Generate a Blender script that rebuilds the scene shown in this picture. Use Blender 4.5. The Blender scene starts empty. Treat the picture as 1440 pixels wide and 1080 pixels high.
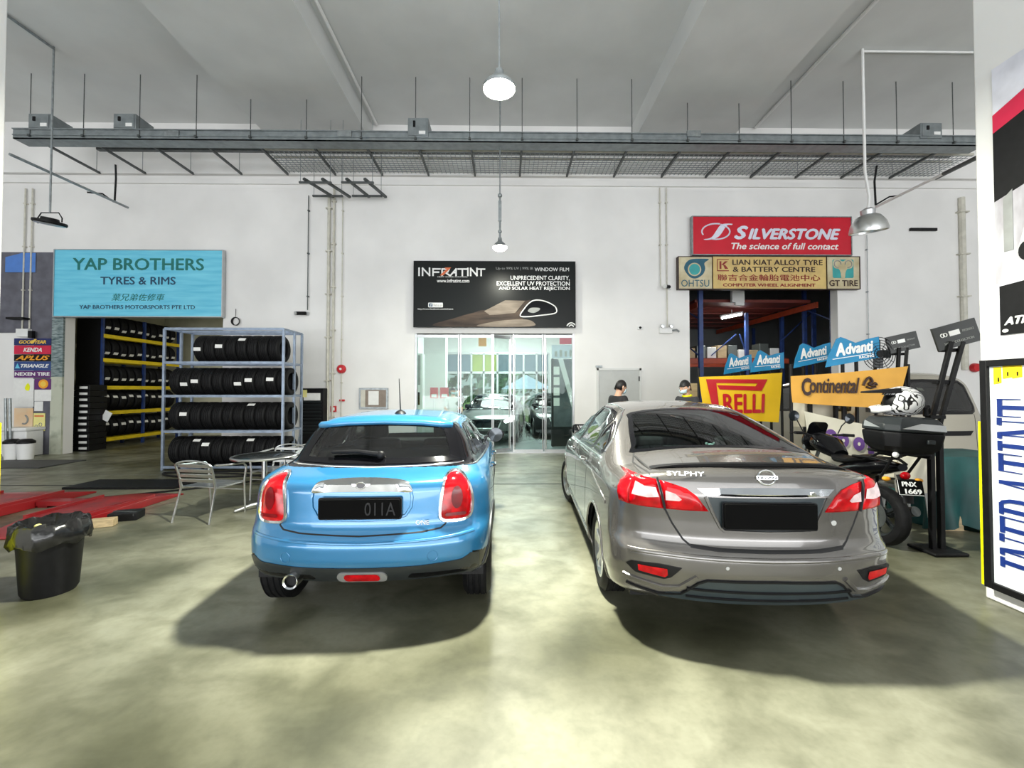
import bpy, math, random
import numpy as np
from mathutils import Vector, Matrix, Euler
from mathutils.bvhtree import BVHTree
from mathutils.geometry import delaunay_2d_cdt
random.seed(7)
R = math.radians
sc = bpy.context.scene
COL = sc.collection
# ---------------------------------------------------------------- camera
FPX, CAMH = 605.0, 1.62
cam_data = bpy.data.cameras.new('camera'); cam = bpy.data.objects.new('camera', cam_data); COL.objects.link(cam)
cam.location = (0, 0, CAMH); cam.rotation_euler = (R(91.2), 0, R(-0.76))
cam_data.sensor_width = 36; cam_data.lens = FPX / 1440 * 36; cam_data.shift_y = -4.7 / 1440
cam_data.clip_start = 0.05; cam_data.clip_end = 300
sc.camera = cam
# ---------------------------------------------------------------- world, exposure
w = bpy.data.worlds.new('world'); sc.world = w; w.use_nodes = True
bg = w.node_tree.nodes['Background']; bg.inputs[0].default_value = (0.90, 0.97, 1.0, 1); bg.inputs[1].default_value = 0.5
vs = sc.view_settings; vs.view_transform = 'Standard'; vs.look = 'None'; vs.gamma = 1.0; vs.exposure = 0.0; vs.use_curve_mapping = False
sc.cycles.max_bounces = 8; sc.cycles.transparent_max_bounces = 16; sc.cycles.caustics_reflective = False; sc.cycles.caustics_refractive = False
sc.cycles.sample_clamp_indirect = 6.0

def lamp_light(name, kind, loc, energy, color=(1, 1, 1), size=0.3, rot=(0, 0, 0), size_y=None, spot=None):
    d = bpy.data.lights.new(name, kind); d.energy = energy; d.color = color
    if kind == 'AREA':
        d.size = size
        if size_y: d.shape = 'RECTANGLE'; d.size_y = size_y
        else: d.shape = 'DISK'
    else: d.shadow_soft_size = size
    if spot: d.spot_size = spot; d.spot_blend = 0.5
    o = bpy.data.objects.new(name, d); o.location = loc; o.rotation_euler = rot; COL.objects.link(o); return o

# ---------------------------------------------------------------- pixel -> world
_M = Euler(cam.rotation_euler).to_matrix()
def ray(px, py):
    return _M @ Vector(((px - 720) / FPX, (540 - py - 4.7) / FPX, -1.0))
def at(px, py, Y):                       # point of that pixel on the plane y = Y
    d = ray(px, py); t = Y / d.y
    return Vector((d.x * t, Y, CAMH + d.z * t))
def gr(px, py, z=0.0):                   # point of that pixel on the plane z
    d = ray(px, py); t = (z - CAMH) / d.z
    return Vector((d.x * t, d.y * t, z))
def atx(px, py, X):
    d = ray(px, py); t = X / d.x
    return Vector((X, d.y * t, CAMH + d.z * t))

# ---------------------------------------------------------------- materials
def new_mat(name):
    m = bpy.data.materials.new(name); m.use_nodes = True
    return m, m.node_tree.nodes, m.node_tree.links, m.node_tree.nodes['Principled BSDF']
def S(b, k, v):
    if k in b.inputs: b.inputs[k].default_value = v
def mat(name, col, rough=0.5, metal=0.0, var=0.08, scale=6.0, bump=0.0, bscale=None, spec=0.5, coat=0.0, emit=None, estr=0.0, col2=None, lo=0.35, hi=0.65, stretch=None, detail=4.0, rvar=0.0):
    m, N, L, b = new_mat(name)
    tc = N.new('ShaderNodeTexCoord'); mp = N.new('ShaderNodeMapping'); L.new(tc.outputs['Object'], mp.inputs[0])
    if stretch: mp.inputs['Scale'].default_value = stretch
    nz = N.new('ShaderNodeTexNoise'); nz.inputs['Scale'].default_value = scale; nz.inputs['Detail'].default_value = detail; L.new(mp.outputs[0], nz.inputs['Vector'])
    rp = N.new('ShaderNodeValToRGB'); L.new(nz.outputs['Fac'], rp.inputs[0])
    rp.color_ramp.elements[0].position = lo; rp.color_ramp.elements[1].position = hi
    c2 = col2 if col2 else tuple(max(0, c * (1 - var * 2)) for c in col)
    rp.color_ramp.elements[0].color = (*c2, 1); rp.color_ramp.elements[1].color = (*col, 1)
    L.new(rp.outputs[0], b.inputs['Base Color'])
    S(b, 'Roughness', rough); S(b, 'Metallic', metal); S(b, 'Specular IOR Level', spec); S(b, 'Coat Weight', coat); S(b, 'Coat Roughness', 0.03)
    if rvar:
        mr = N.new('ShaderNodeMapRange'); L.new(nz.outputs['Fac'], mr.inputs[0]); mr.inputs[1].default_value = 0.3; mr.inputs[2].default_value = 0.7
        mr.inputs[3].default_value = rough - rvar; mr.inputs[4].default_value = rough + rvar; L.new(mr.outputs[0], b.inputs['Roughness'])
    if bump:
        n2 = N.new('ShaderNodeTexNoise'); n2.inputs['Scale'].default_value = bscale or scale * 5; L.new(mp.outputs[0], n2.inputs['Vector'])
        bp = N.new('ShaderNodeBump'); bp.inputs['Strength'].default_value = bump; bp.inputs['Distance'].default_value = 0.01
        L.new(n2.outputs['Fac'], bp.inputs['Height']); L.new(bp.outputs[0], b.inputs['Normal'])
    if emit: S(b, 'Emission Color', (*emit, 1)); S(b, 'Emission Strength', estr)
    return m
def glass_mat(name, tint, rough=0.02, gloss=1.0, ior=1.5, solid=0.0, solidcol=(0, 0, 0)):
    m, N, L, b = new_mat(name); out = N['Material Output']
    tr = N.new('ShaderNodeBsdfTransparent'); tr.inputs[0].default_value = (*tint, 1)
    gl = N.new('ShaderNodeBsdfGlossy'); gl.inputs['Roughness'].default_value = rough; gl.inputs[0].default_value = (gloss, gloss, gloss, 1)
    fr = N.new('ShaderNodeFresnel'); fr.inputs[0].default_value = ior
    mx = N.new('ShaderNodeMixShader'); L.new(fr.outputs[0], mx.inputs[0]); L.new(tr.outputs[0], mx.inputs[1]); L.new(gl.outputs[0], mx.inputs[2])
    L.new(mx.outputs[0], out.inputs[0]); return m

M = {}
M['wall'] = mat('wall paint', (0.83, 0.82, 0.805), 0.75, var=0.05, scale=0.7, bump=0.05, bscale=40, detail=6)
M['wall_beige'] = mat('beige plaster', (0.50, 0.49, 0.36), 0.8, var=0.1, scale=2)
M['wall_grey'] = mat('grey wall paint', (0.13, 0.13, 0.16), 0.6, var=0.15, scale=4)
M['ceil'] = mat('ceiling paint', (0.70, 0.71, 0.70), 0.85, var=0.05, scale=0.8, bump=0.05, bscale=30)
M['white'] = mat('white paint', (0.80, 0.80, 0.79), 0.45, var=0.03)
M['offwhite'] = mat('cream pipe paint', (0.62, 0.60, 0.52), 0.5, var=0.08, scale=9)
M['galv'] = mat('galvanised steel', (0.34, 0.37, 0.38), 0.4, 0.6, var=0.15, scale=12)
M['strut'] = mat('dark strut steel', (0.11, 0.12, 0.12), 0.5, 0.5, var=0.15, scale=12)
M['tray'] = mat('tray grey steel', (0.26, 0.29, 0.30), 0.45, 0.4, var=0.12, scale=7)
M['black'] = mat('black plastic', (0.006, 0.006, 0.007), 0.5, var=0.2, scale=20, spec=.25)
M['blackgloss'] = mat('gloss black plastic', (0.004, 0.004, 0.005), 0.10, var=0.1, scale=10, spec=.3)
M['rubber'] = mat('rubber', (0.007, 0.007, 0.008), 0.62, spec=.22, var=0.25, scale=18, bump=0.1, bscale=90)
M['chrome'] = mat('chrome', (0.86, 0.87, 0.88), 0.08, 1.0, var=0.04, scale=9)
M['alu'] = mat('brushed aluminium', (0.72, 0.73, 0.72), 0.28, 1.0, var=0.05, scale=20, stretch=(1, 1, 8))
M['silver'] = mat('silver paint', (0.55, 0.56, 0.57), 0.3, 0.7, var=0.05)
M['redpaint'] = mat('red painted steel', (0.30, 0.010, 0.013), 0.4, var=0.15, scale=3, spec=0.6, coat=0.2)
M['red'] = mat('red plastic', (0.55, 0.012, 0.02), 0.35, var=0.05)
M['yellow'] = mat('yellow paint', (0.85, 0.62, 0.01), 0.45, var=0.08, scale=5)
M['guard'] = mat('fluorescent yellow guard', (0.88, 0.90, 0.0), 0.5, var=0.05)
M['bluesteel'] = mat('blue rack steel', (0.02, 0.05, 0.19), 0.45, var=0.2, scale=6)
M['rackgrey'] = mat('blue grey rack steel', (0.28, 0.34, 0.44), 0.35, 0.5, var=0.12, scale=8)
M['orange'] = mat('orange rack beam', (0.42, 0.06, 0.02), 0.5, var=0.12)
M['paper'] = mat('paper', (0.82, 0.82, 0.80), 0.8, var=0.03, scale=12)
M['label'] = mat('white tyre label', (0.80, 0.80, 0.78), 0.6, var=0.04, scale=12)
M['lit'] = mat('lit lamp diffuser', (1, 1, 0.9), 0.4, var=0.0, emit=(1.0, 1.0, 0.80), estr=60)
M['lit2'] = mat('lit bulb', (1, 1, 0.9), 0.4, var=0.0, emit=(1.0, 1.0, 0.82), estr=22)
M['tube'] = mat('fluorescent tube', (1, 1, 1), 0.4, var=0.0, emit=(1.0, 1.0, 0.95), estr=14)
M['glass'] = glass_mat('clear shop glass', (0.88, 0.965, 0.93), 0.01, 1.0, 1.35)
M['carglass'] = glass_mat('tinted car glass', (0.42, 0.50, 0.48), 0.015, 1.0, 1.6)
M['carglass_dark'] = glass_mat('dark tinted car glass', (0.16, 0.20, 0.20), 0.015, 1.0, 1.6)
M['wood'] = mat('bare wood', (0.55, 0.42, 0.24), 0.7, var=0.15, scale=4, stretch=(1, 8, 8))
M['skin'] = mat('skin', (0.62, 0.36, 0.24), 0.55, var=0.05, scale=10)
M['hair'] = mat('black hair', (0.012, 0.010, 0.010), 0.5, var=0.3, scale=40, bump=0.3, bscale=120)
M['mask'] = mat('pale blue face mask', (0.62, 0.80, 0.86), 0.8, var=0.04, scale=20)

# ---------------------------------------------------------------- scene graph helpers
WM = {}
def tag(o, label=None, cat=None, group=None, kind=None):
    if label: o['label'] = label
    if cat: o['category'] = cat
    if group: o['group'] = group
    if kind: o['kind'] = kind
    return o
def thing(name, label, cat, loc=(0, 0, 0), rz=0.0, group=None, rot=None):
    o = bpy.data.objects.new(name, None); o.empty_display_size = 0.1; COL.objects.link(o)
    o.location = loc; o.rotation_euler = rot if rot else (0, 0, rz)
    WM[o] = Matrix.Translation(Vector(loc)) @ Euler(o.rotation_euler).to_matrix().to_4x4()
    return tag(o, label, cat, group)
def kids(o): return [c for c in bpy.data.objects if c.parent is o]
_kidmap = {}
def dup(root, loc=None, rz=None, label=None, group=None, rot=None):
    def rec(o, par):
        c = o.copy(); COL.objects.link(c)
        if par is not None: c.parent = par
        for ch in _kidmap.get(o, []): rec(ch, c)
        return c
    c = rec(root, None)
    if loc is not None: c.location = loc
    if rz is not None: c.rotation_euler = (0, 0, rz)
    if rot is not None: c.rotation_euler = rot
    if label: c['label'] = label
    if group: c['group'] = group
    return c
def finish(name, me, material, parent=None, sharp=38, bevel=0, bseg=2):
    mats = material if isinstance(material, (list, tuple)) else [material]
    for m in mats: me.materials.append(m)
    me.polygons.foreach_set('use_smooth', [True] * len(me.polygons)) if sharp else None
    if sharp: me.set_sharp_from_angle(angle=R(sharp))
    o = bpy.data.objects.new(name, me); COL.objects.link(o)
    if parent is not None:
        o.parent = parent; WM[o] = WM[parent]; _kidmap.setdefault(parent, []).append(o)
    else: WM[o] = Matrix.Identity(4)
    if bevel:
        bm = o.modifiers.new('bevel', 'BEVEL'); bm.width = bevel; bm.segments = bseg; bm.limit_method = 'ANGLE'; bm.angle_limit = R(40)
    return o

class MB:
    def __init__(s, T=None): s.v = []; s.f = []; s.T = T
    def add(s, vs, fs):
        n = len(s.v)
        if s.T is not None: vs = [s.T @ Vector(v) for v in vs]
        s.v += [tuple(v) for v in vs]; s.f += [tuple(i + n for i in f) for f in fs]; return s
    def box(s, c, d, rot=None):
        hx, hy, hz = d[0] / 2, d[1] / 2, d[2] / 2
        pts = [Vector((x, y, z)) for z in (-hz, hz) for y in (-hy, hy) for x in (-hx, hx)]
        if rot is not None:
            Q = rot if isinstance(rot, Matrix) else Euler(rot).to_matrix()
            pts = [Q @ p for p in pts]
        c = Vector(c)
        return s.add([p + c for p in pts], [(0, 2, 3, 1), (4, 5, 7, 6), (0, 1, 5, 4), (2, 6, 7, 3), (0, 4, 6, 2), (1, 3, 7, 5)])
    def bb(s, a, b):
        return s.box([(a[i] + b[i]) / 2 for i in range(3)], [abs(a[i] - b[i]) for i in range(3)])
    def bar(s, p0, p1, w, h, up=(0, 0, 1)):
        p0 = Vector(p0); p1 = Vector(p1); d = (p1 - p0); L = d.length; d.normalize()
        u = Vector(up); r = d.cross(u)
        if r.length < 1e-4: r = d.cross(Vector((0, 1, 0)))
        r.normalize(); u = r.cross(d)
        Q = Matrix((r, d, u)).transposed()
        return s.box((p0 + p1) / 2, (w, L, h), Q)
    def ring(s, rings, closed=False, caps=True, loop=False):
        n = len(rings[0]); k = len(rings); vs = [p for r in rings for p in r]; fs = []
        for i in range(k if loop else k - 1):
            a = i * n; b = ((i + 1) % k) * n
            for j in range(n if not closed else n - 1):
                j2 = (j + 1) % n; fs.append((a + j, a + j2, b + j2, b + j))
        if caps and not loop:
            fs.append(tuple(range(n))[::-1]); fs.append(tuple((k - 1) * n + j for j in range(n)))
        return s.add(vs, fs)
    def tube(s, pts, r, n=8, loop=False, caps=True, flat=1.0):
        pts = [Vector(p) for p in pts]; k = len(pts); rings = []; pu = None
        for i, p in enumerate(pts):
            a = pts[i - 1] if (i > 0 or loop) else p; b = pts[(i + 1) % k] if (i < k - 1 or loop) else p
            d = (b - a)
            if d.length < 1e-9: d = Vector((0, 0, 1))
            d.normalize()
            if pu is None:
                pu = Vector((0, 0, 1)) if abs(d.z) < 0.9 else Vector((0, 1, 0))
            u = (pu - d * pu.dot(d))
            if u.length < 1e-6: u = d.orthogonal()
            u.normalize(); pu = u; w_ = d.cross(u)
            rr = r[i] if isinstance(r, (list, tuple)) else r
            rings.append([p + (u * math.cos(t) * flat + w_ * math.sin(t)) * rr for t in [2 * math.pi * j / n for j in range(n)]])
        return s.ring(rings, caps=caps, loop=loop)
    def cyl(s, p0, p1, r0, r1=None, n=16): return s.tube([p0, p1], [r0, r0 if r1 is None else r1], n)
    def lathe(s, prof, n=24, c=(0, 0, 0), axis='z', ang=2 * math.pi, caps=False):
        rings = []; c = Vector(c)
        full = abs(ang - 2 * math.pi) < 1e-6; m = n if full else n + 1
        for i in range(m):
            t = ang * i / n; ct, st = math.cos(t), math.sin(t); ring = []
            for (r, h) in prof:
                if axis == 'z': p = Vector((r * ct, r * st, h))
                elif axis == 'x': p = Vector((h, r * ct, r * st))
                else: p = Vector((r * ct, h, r * st))
                ring.append(p + c)
            rings.append(ring)
        k = len(prof); vs = [p for r in rings for p in r]; fs = []
        for i in range(m if full else m - 1):
            a = i * k; b = ((i + 1) % m) * k
            for j in range(k - 1): fs.append((a + j, b + j, b + j + 1, a + j + 1))
        return s.add(vs, fs)
    def prism(s, poly, fr, depth=0.01, lift=0.0):     # outline in a frame, extruded along its normal
        n = len(poly); vs = [fr(u, v, lift) for u, v in poly] + [fr(u, v, lift + depth) for u, v in poly]
        A = sum(poly[i][0] * poly[(i + 1) % n][1] - poly[(i + 1) % n][0] * poly[i][1] for i in range(n))
        idx = list(range(n)) if A > 0 else list(range(n))[::-1]
        fs = [tuple(i + n for i in idx), tuple(idx[::-1])]
        for k in range(n):
            a, b = idx[k], idx[(k + 1) % n]; fs.append((a, b, b + n, a + n))
        return s.add(vs, fs)
    def sphere(s, c, r, n=12, m=8, sc=(1, 1, 1)):
        c = Vector(c); vs = [c + Vector((0, 0, -r * sc[2]))]; fs = []
        for i in range(1, m):
            ph = -math.pi / 2 + math.pi * i / m
            for j in range(n):
                t = 2 * math.pi * j / n; vs.append(c + Vector((r * sc[0] * math.cos(ph) * math.cos(t), r * sc[1] * math.cos(ph) * math.sin(t), r * sc[2] * math.sin(ph))))
        vs.append(c + Vector((0, 0, r * sc[2]))); top = len(vs) - 1
        for j in range(n): fs.append((0, 1 + (j + 1) % n, 1 + j))
        for i in range(m - 2):
            for j in range(n):
                a = 1 + i * n; b = a + n; fs.append((a + j, a + (j + 1) % n, b + (j + 1) % n, b + j))
        a = 1 + (m - 2) * n
        for j in range(n): fs.append((a + j, a + (j + 1) % n, top))
        return s.add(vs, fs)
    def build(s, name, material, parent=None, sharp=38, bevel=0, bseg=2, world=True, label=None, kind=None):
        vs = s.v; loc = None
        if parent is not None:
            if world:
                I = WM[parent].inverted(); vs = [I @ Vector(v) for v in vs]
        elif world:
            a = np.array(vs); loc = ((a[:, 0].min() + a[:, 0].max()) / 2, (a[:, 1].min() + a[:, 1].max()) / 2, a[:, 2].min())
            vs = (a - np.array(loc)).tolist()
        me = bpy.data.meshes.new(name); me.from_pydata([tuple(v) for v in vs], [], s.f); me.update()
        o = finish(name, me, material, parent, sharp, bevel, bseg)
        if loc is not None: o.location = loc; WM[o] = Matrix.Translation(Vector(loc))
        if label: o['label'] = label
        if kind: o['kind'] = kind
        return o
def struct(o): o['kind'] = 'structure'; return o
def solo(mb, name, material, label, cat, group=None, **k): return tag(mb.build(name, material, **k), label, cat, group)

class Frame:                                  # u right, v up, n out of the face
    def __init__(s, o, u, v, su=1.0, sv=1.0, pu=0.0, pv=0.0):
        s.o = Vector(o); s.u = Vector(u).normalized(); s.v = Vector(v).normalized(); s.n = s.u.cross(s.v).normalized(); s.su = su; s.sv = sv; s.pu = pu; s.pv = pv
    def __call__(s, a, b, n=0.0): return s.o + s.u * ((a - s.pu) * s.su) + s.v * ((b - s.pv) * s.sv) + s.n * n
def wall_frame(px0, py0, px1, py1, Y, x0=None, y0=None, x1=None, y1=None):
    """frame on the plane y=Y whose coordinates are photo pixels with v pointing DOWN converted to up: use fr(px, -py)"""
    a = at(px0, py1, Y); b = at(px1, py0, Y)
    su = (b.x - a.x) / (px1 - px0); sv = (b.z - a.z) / (py1 - py0)
    return Frame(a, (1, 0, 0), (0, 0, 1), su, sv, px0, -py1)

def glyphs(s, bold=0.0, shear=0.0, spacing=1.0, res=3):
    cu = bpy.data.curves.new('t', 'FONT'); cu.body = s; cu.size = 1; cu.shear = shear; cu.space_character = spacing; cu.resolution_u = res; cu.extrude = 0.5
    o = bpy.data.objects.new('t', cu); me = bpy.data.meshes.new_from_object(o)
    n = len(me.vertices); co = np.empty(n * 3); me.vertices.foreach_get('co', co); co = co.reshape(-1, 3)
    fs = [tuple(p.vertices) for p in me.polygons]
    bpy.data.objects.remove(o); bpy.data.curves.remove(cu); bpy.data.meshes.remove(me)
    if bold and n:
        n0 = len(co); C0 = co; F0 = fs; co = [C0]; fs = list(F0)
        for k, (dx, dy) in enumerate(((bold, 0), (-bold, 0), (0, bold * .8), (0, -bold * .8))): co.append(C0 + np.array([dx, dy, .12 * (k + 1)])); fs += [tuple(i + n0 * (k + 1) for i in f) for f in F0]
        co = np.concatenate(co)
    return co, fs
def text(s, fr, box, material, parent, name='lettering', bold=0.0, shear=0.0, depth=0.004, lift=0.002, rot90=False, spacing=1.0, res=3, world=True):
    """box = (u0, v0, u1, v1) in frame units; the glyphs are fitted to it"""
    co, fs = glyphs(s, bold, shear, spacing, res)
    if len(co) == 0: return None
    x, y, z = co[:, 0], co[:, 1], co[:, 2]
    a = (x - x.min()) / (x.max() - x.min()); b = (y - y.min()) / max(1e-6, y.max() - y.min())
    if rot90: a, b = 1 - b, a
    u0, v0, u1, v1 = box
    mb = MB(); vs = [fr(u0 + (u1 - u0) * a[i], v0 + (v1 - v0) * b[i], lift + depth * (z[i] + 0.5)) for i in range(len(co))]
    mb.add(vs, fs)
    return mb.build(name, material, parent, sharp=30, world=world)
def rrect(u0, v0, u1, v1, r, n=5):
    out = []
    for cx, cy, a0 in ((u1 - r, v1 - r, 0), (u0 + r, v1 - r, 90), (u0 + r, v0 + r, 180), (u1 - r, v0 + r, 270)):
        for i in range(n + 1):
            t = R(a0 + 90 * i / n); out.append((cx + r * math.cos(t), cy + r * math.sin(t)))
    return out
def ell(cx, cy, rx, ry, n=24, a0=0, a1=360):
    return [(cx + rx * math.cos(R(a0 + (a1 - a0) * i / n)), cy + ry * math.sin(R(a0 + (a1 - a0) * i / n))) for i in range(n if a1 - a0 == 360 else n + 1)]
def cr(pts, k=6, closed=True):                 # Catmull-Rom through points
    P_ = [Vector(p) for p in pts]; n = len(P_); out = []
    for i in range(n if closed else n - 1):
        g = lambda j: P_[j % n] if closed else P_[max(0, min(n - 1, j))]
        p0, p1, p2, p3 = g(i - 1), g(i), g(i + 1), g(i + 2)
        for j in range(k):
            t = j / k
            out.append(tuple(0.5 * ((2 * p1) + (-p0 + p2) * t + (2 * p0 - 5 * p1 + 4 * p2 - p3) * t * t + (-p0 + 3 * p1 - 3 * p2 + p3) * t ** 3)))
    if not closed: out.append(tuple(P_[-1]))
    return out
# ================================================================ daylight and an added fill light
lamp_light('daylight_through_rear_opening', 'AREA', (0, -16, 4.0), 3000, (0.96, 0.985, 1.0), 30, (R(90), 0, 0), 8)
lamp_light('ceiling_fill_light', 'AREA', (0, -7.5, .25), 2500, (0.97, 0.98, 1.0), 26, (R(152), 0, 0), 4)  # unseen uplight behind the camera, added to brighten the ceiling
# ================================================================ room shell
WY = 11.0; WT = 0.25; ZC = 8.45
xa0, xa1 = at(91, 500, WY).x, at(313, 500, WY).x
xb0, xb1 = at(583, 500, WY).x, at(808, 500, WY).x
xc0, xc1 = at(970, 500, WY).x, at(1179, 500, WY).x
za, zb_, zc = at(200, 440, WY).z, at(700, 469, WY).z, at(1070, 400, WY).z
XL, XR = -14.5, 14.5
def floor_mat():
    m, N, L, b = new_mat('polished concrete floor')
    tc = N.new('ShaderNodeTexCoord')
    def noise(sc_, det, dist=0.0, st=None):
        mp = N.new('ShaderNodeMapping'); L.new(tc.outputs['Object'], mp.inputs[0])
        if st: mp.inputs['Scale'].default_value = st
        n = N.new('ShaderNodeTexNoise'); n.inputs['Scale'].default_value = sc_; n.inputs['Detail'].default_value = det; n.inputs['Distortion'].default_value = dist; L.new(mp.outputs[0], n.inputs['Vector']); return n
    n1 = noise(0.8, 9, 0.15); n2 = noise(3.2, 9, 0.35, (1, 1.3, 1)); n3 = noise(28, 4)
    r1 = N.new('ShaderNodeValToRGB'); L.new(n1.outputs[0], r1.inputs[0])
    e = r1.color_ramp.elements; e[0].position = 0.36; e[0].color = (0.105, 0.105, 0.068, 1); e[1].position = 0.62; e[1].color = (0.255, 0.252, 0.185, 1)
    r2 = N.new('ShaderNodeValToRGB'); L.new(n2.outputs[0], r2.inputs[0])
    e = r2.color_ramp.elements; e[0].position = 0.33; e[0].color = (0.52, 0.53, 0.48, 1); e[1].position = 0.60; e[1].color = (1, 1, 1, 1)
    r3 = N.new('ShaderNodeValToRGB'); L.new(n3.outputs[0], r3.inputs[0])
    e = r3.color_ramp.elements; e[0].position = 0.3; e[0].color = (0.86, 0.86, 0.84, 1); e[1].position = 0.6; e[1].color = (1, 1, 1, 1)
    m1 = N.new('ShaderNodeMix'); m1.data_type = 'RGBA'; m1.blend_type = 'MULTIPLY'; m1.inputs[0].default_value = 0.75; L.new(r1.outputs[0], m1.inputs[6]); L.new(r2.outputs[0], m1.inputs[7])
    m2 = N.new('ShaderNodeMix'); m2.data_type = 'RGBA'; m2.blend_type = 'MULTIPLY'; m2.inputs[0].default_value = 0.8; L.new(m1.outputs[2], m2.inputs[6]); L.new(r3.outputs[0], m2.inputs[7])
    n4 = noise(0.42, 3, 0.0); r4 = N.new('ShaderNodeValToRGB'); L.new(n4.outputs[0], r4.inputs[0]); e = r4.color_ramp.elements; e[0].position = .36; e[0].color = (.68, .68, .62, 1); e[1].position = .56; e[1].color = (1, 1, 1, 1)
    m3 = N.new('ShaderNodeMix'); m3.data_type = 'RGBA'; m3.blend_type = 'MULTIPLY'; m3.inputs[0].default_value = 1; L.new(m2.outputs[2], m3.inputs[6]); L.new(r4.outputs[0], m3.inputs[7]); m2 = m3
    L.new(m2.outputs[2], b.inputs['Base Color'])
    mr = N.new('ShaderNodeMapRange'); L.new(n2.outputs[0], mr.inputs[0]); mr.inputs[1].default_value = 0.3; mr.inputs[2].default_value = 0.7; mr.inputs[3].default_value = 0.44; mr.inputs[4].default_value = 0.28
    L.new(mr.outputs[0], b.inputs['Roughness'])
    bp = N.new('ShaderNodeBump'); bp.inputs['Strength'].default_value = 0.12; bp.inputs['Distance'].default_value = 0.01; L.new(n2.outputs[0], bp.inputs['Height']); L.new(bp.outputs[0], b.inputs['Normal'])
    return m
M['floor'] = floor_mat()
struct(MB().bb((XL, -6, -0.2), (XR, WY, 0)).build('floor', M['floor'], sharp=0))
mb = MB()
for a, b, z0, z1 in ((XL, xa0, 0, ZC), (xa0, xa1, za, ZC), (xa1, xb0, 0, ZC), (xb0, xb1, zb_, ZC), (xb1, xc0, 0, ZC), (xc0, xc1, zc, ZC), (xc1, XR, 0, ZC)):
    mb.bb((a, WY, z0), (b, WY + WT, z1))
struct(mb.build('wall_back', M['wall'], sharp=0))
struct(MB().bb((XL - .2, -6, 0), (XL, WY, ZC)).build('wall_left', M['wall'], sharp=0))
struct(MB().bb((XR, -6, 0), (XR + .2, WY, ZC)).build('wall_right', M['wall'], sharp=0))
struct(MB().bb((XL - .2, -6, ZC), (XR + .2, WY + .3, ZC + .2)).build('ceiling', M['ceil'], sharp=0))
zs = 7.93
struct(MB().bb((-5.95, -6, zs), (-3.46, WY, ZC)).build('ceiling_beam', M['ceil'], sharp=0))
struct(MB().bb((3.25, -6, zs), (5.65, WY, ZC)).build('ceiling_beam', M['ceil'], sharp=0))
# wall head band with ledges
mb = MB(); z = at(700, 262, WY).z
mb.bb((XL, WY - .06, z), (XR, WY, z + .12)); mb.bb((XL, WY - .12, z + .22), (XR, WY, z + .28))
struct(mb.build('trim_1', M['wall'], sharp=0))
# grey painted end of the left wall, and the jamb cladding of the left opening
x_g0, x_g1 = at(2, 500, WY).x, at(75, 500, WY).x
struct(MB().bb((x_g0 - 2.5, WY - .03, at(0, 468, WY).z), (x_g1, WY - .002, at(0, 355, WY).z)).build('wall_left_grey_panel', M['wall_grey'], sharp=0))
struct(MB().bb((at(48, 560, WY).x, WY - .03, 0), (x_g1, WY - .002, at(0, 468, WY).z)).build('trim_2', M['wall_grey'], sharp=0))
M['slate'] = mat('weathered blue grey cladding', (0.30, 0.36, 0.36), 0.7, col2=(0.05, 0.09, 0.10), scale=7, stretch=(1, 1, 5), bump=0.4, bscale=12)
M['stain'] = mat('stained pale plaster', (0.50, 0.52, 0.42), 0.8, col2=(0.24, 0.26, 0.20), scale=3, lo=.3, hi=.5, bump=0.2)
xs0, xs1 = x_g1, xa0
zj = at(80, 530, WY).z
struct(MB().bb((xs0, WY - .05, zj), (xs1, WY - .002, at(80, 446, WY).z)).build('trim_3', M['slate'], sharp=0))
struct(MB().bb((xs0, WY - .05, 0), (xs1, WY - .002, zj)).build('trim_4', M['stain'], sharp=0))
# side face of the pillars
PXR = 3.74; PXL = -3.83
struct(MB().bb((PXR, 2.4, 0), (PXR + .9, 3.345, ZC)).build('pillar_right', M['wall'], bevel=.012))
struct(MB().bb((PXL - .9, 2.4, 0), (PXL, 3.30, ZC)).build('pillar_left', M['wall'], bevel=.012))
# rooms behind
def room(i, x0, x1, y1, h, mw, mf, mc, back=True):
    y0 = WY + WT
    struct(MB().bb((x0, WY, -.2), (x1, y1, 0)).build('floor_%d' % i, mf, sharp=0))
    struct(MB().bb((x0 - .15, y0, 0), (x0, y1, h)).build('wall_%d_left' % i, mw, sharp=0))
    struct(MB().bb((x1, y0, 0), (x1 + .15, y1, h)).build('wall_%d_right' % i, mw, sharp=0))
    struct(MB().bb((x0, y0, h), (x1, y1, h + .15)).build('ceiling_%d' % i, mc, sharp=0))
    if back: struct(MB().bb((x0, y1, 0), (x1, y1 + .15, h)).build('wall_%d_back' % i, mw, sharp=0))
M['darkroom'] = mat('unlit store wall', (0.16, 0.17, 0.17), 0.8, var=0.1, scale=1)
M['tile'] = mat('grey showroom floor', (0.30, 0.34, 0.34), 0.15, var=0.06, scale=2)
room(1, -12.2, -5.2, 15.5, 4.6, M['wall_beige'], M['floor'], M['ceil'])
room(2, -3.2, 2.6, 19.5, 4.3, M['white'], M['tile'], M['white'], back=False)
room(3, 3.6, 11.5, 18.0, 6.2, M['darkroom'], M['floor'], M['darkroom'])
lamp_light('tyre_room_light', 'AREA', (-7.5, 13.2, 4.4), 60, (1.0, 0.98, 0.85), 1.5)
lamp_light('outdoor_sun', 'SUN', (0, -20, 30), 3.2, (1, .97, .9), .01, (R(28), 0, 0))
lamp_light('showroom_light', 'AREA', (0, 15, 4.2), 430, (0.93, 1.0, 1.0), 4)
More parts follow.
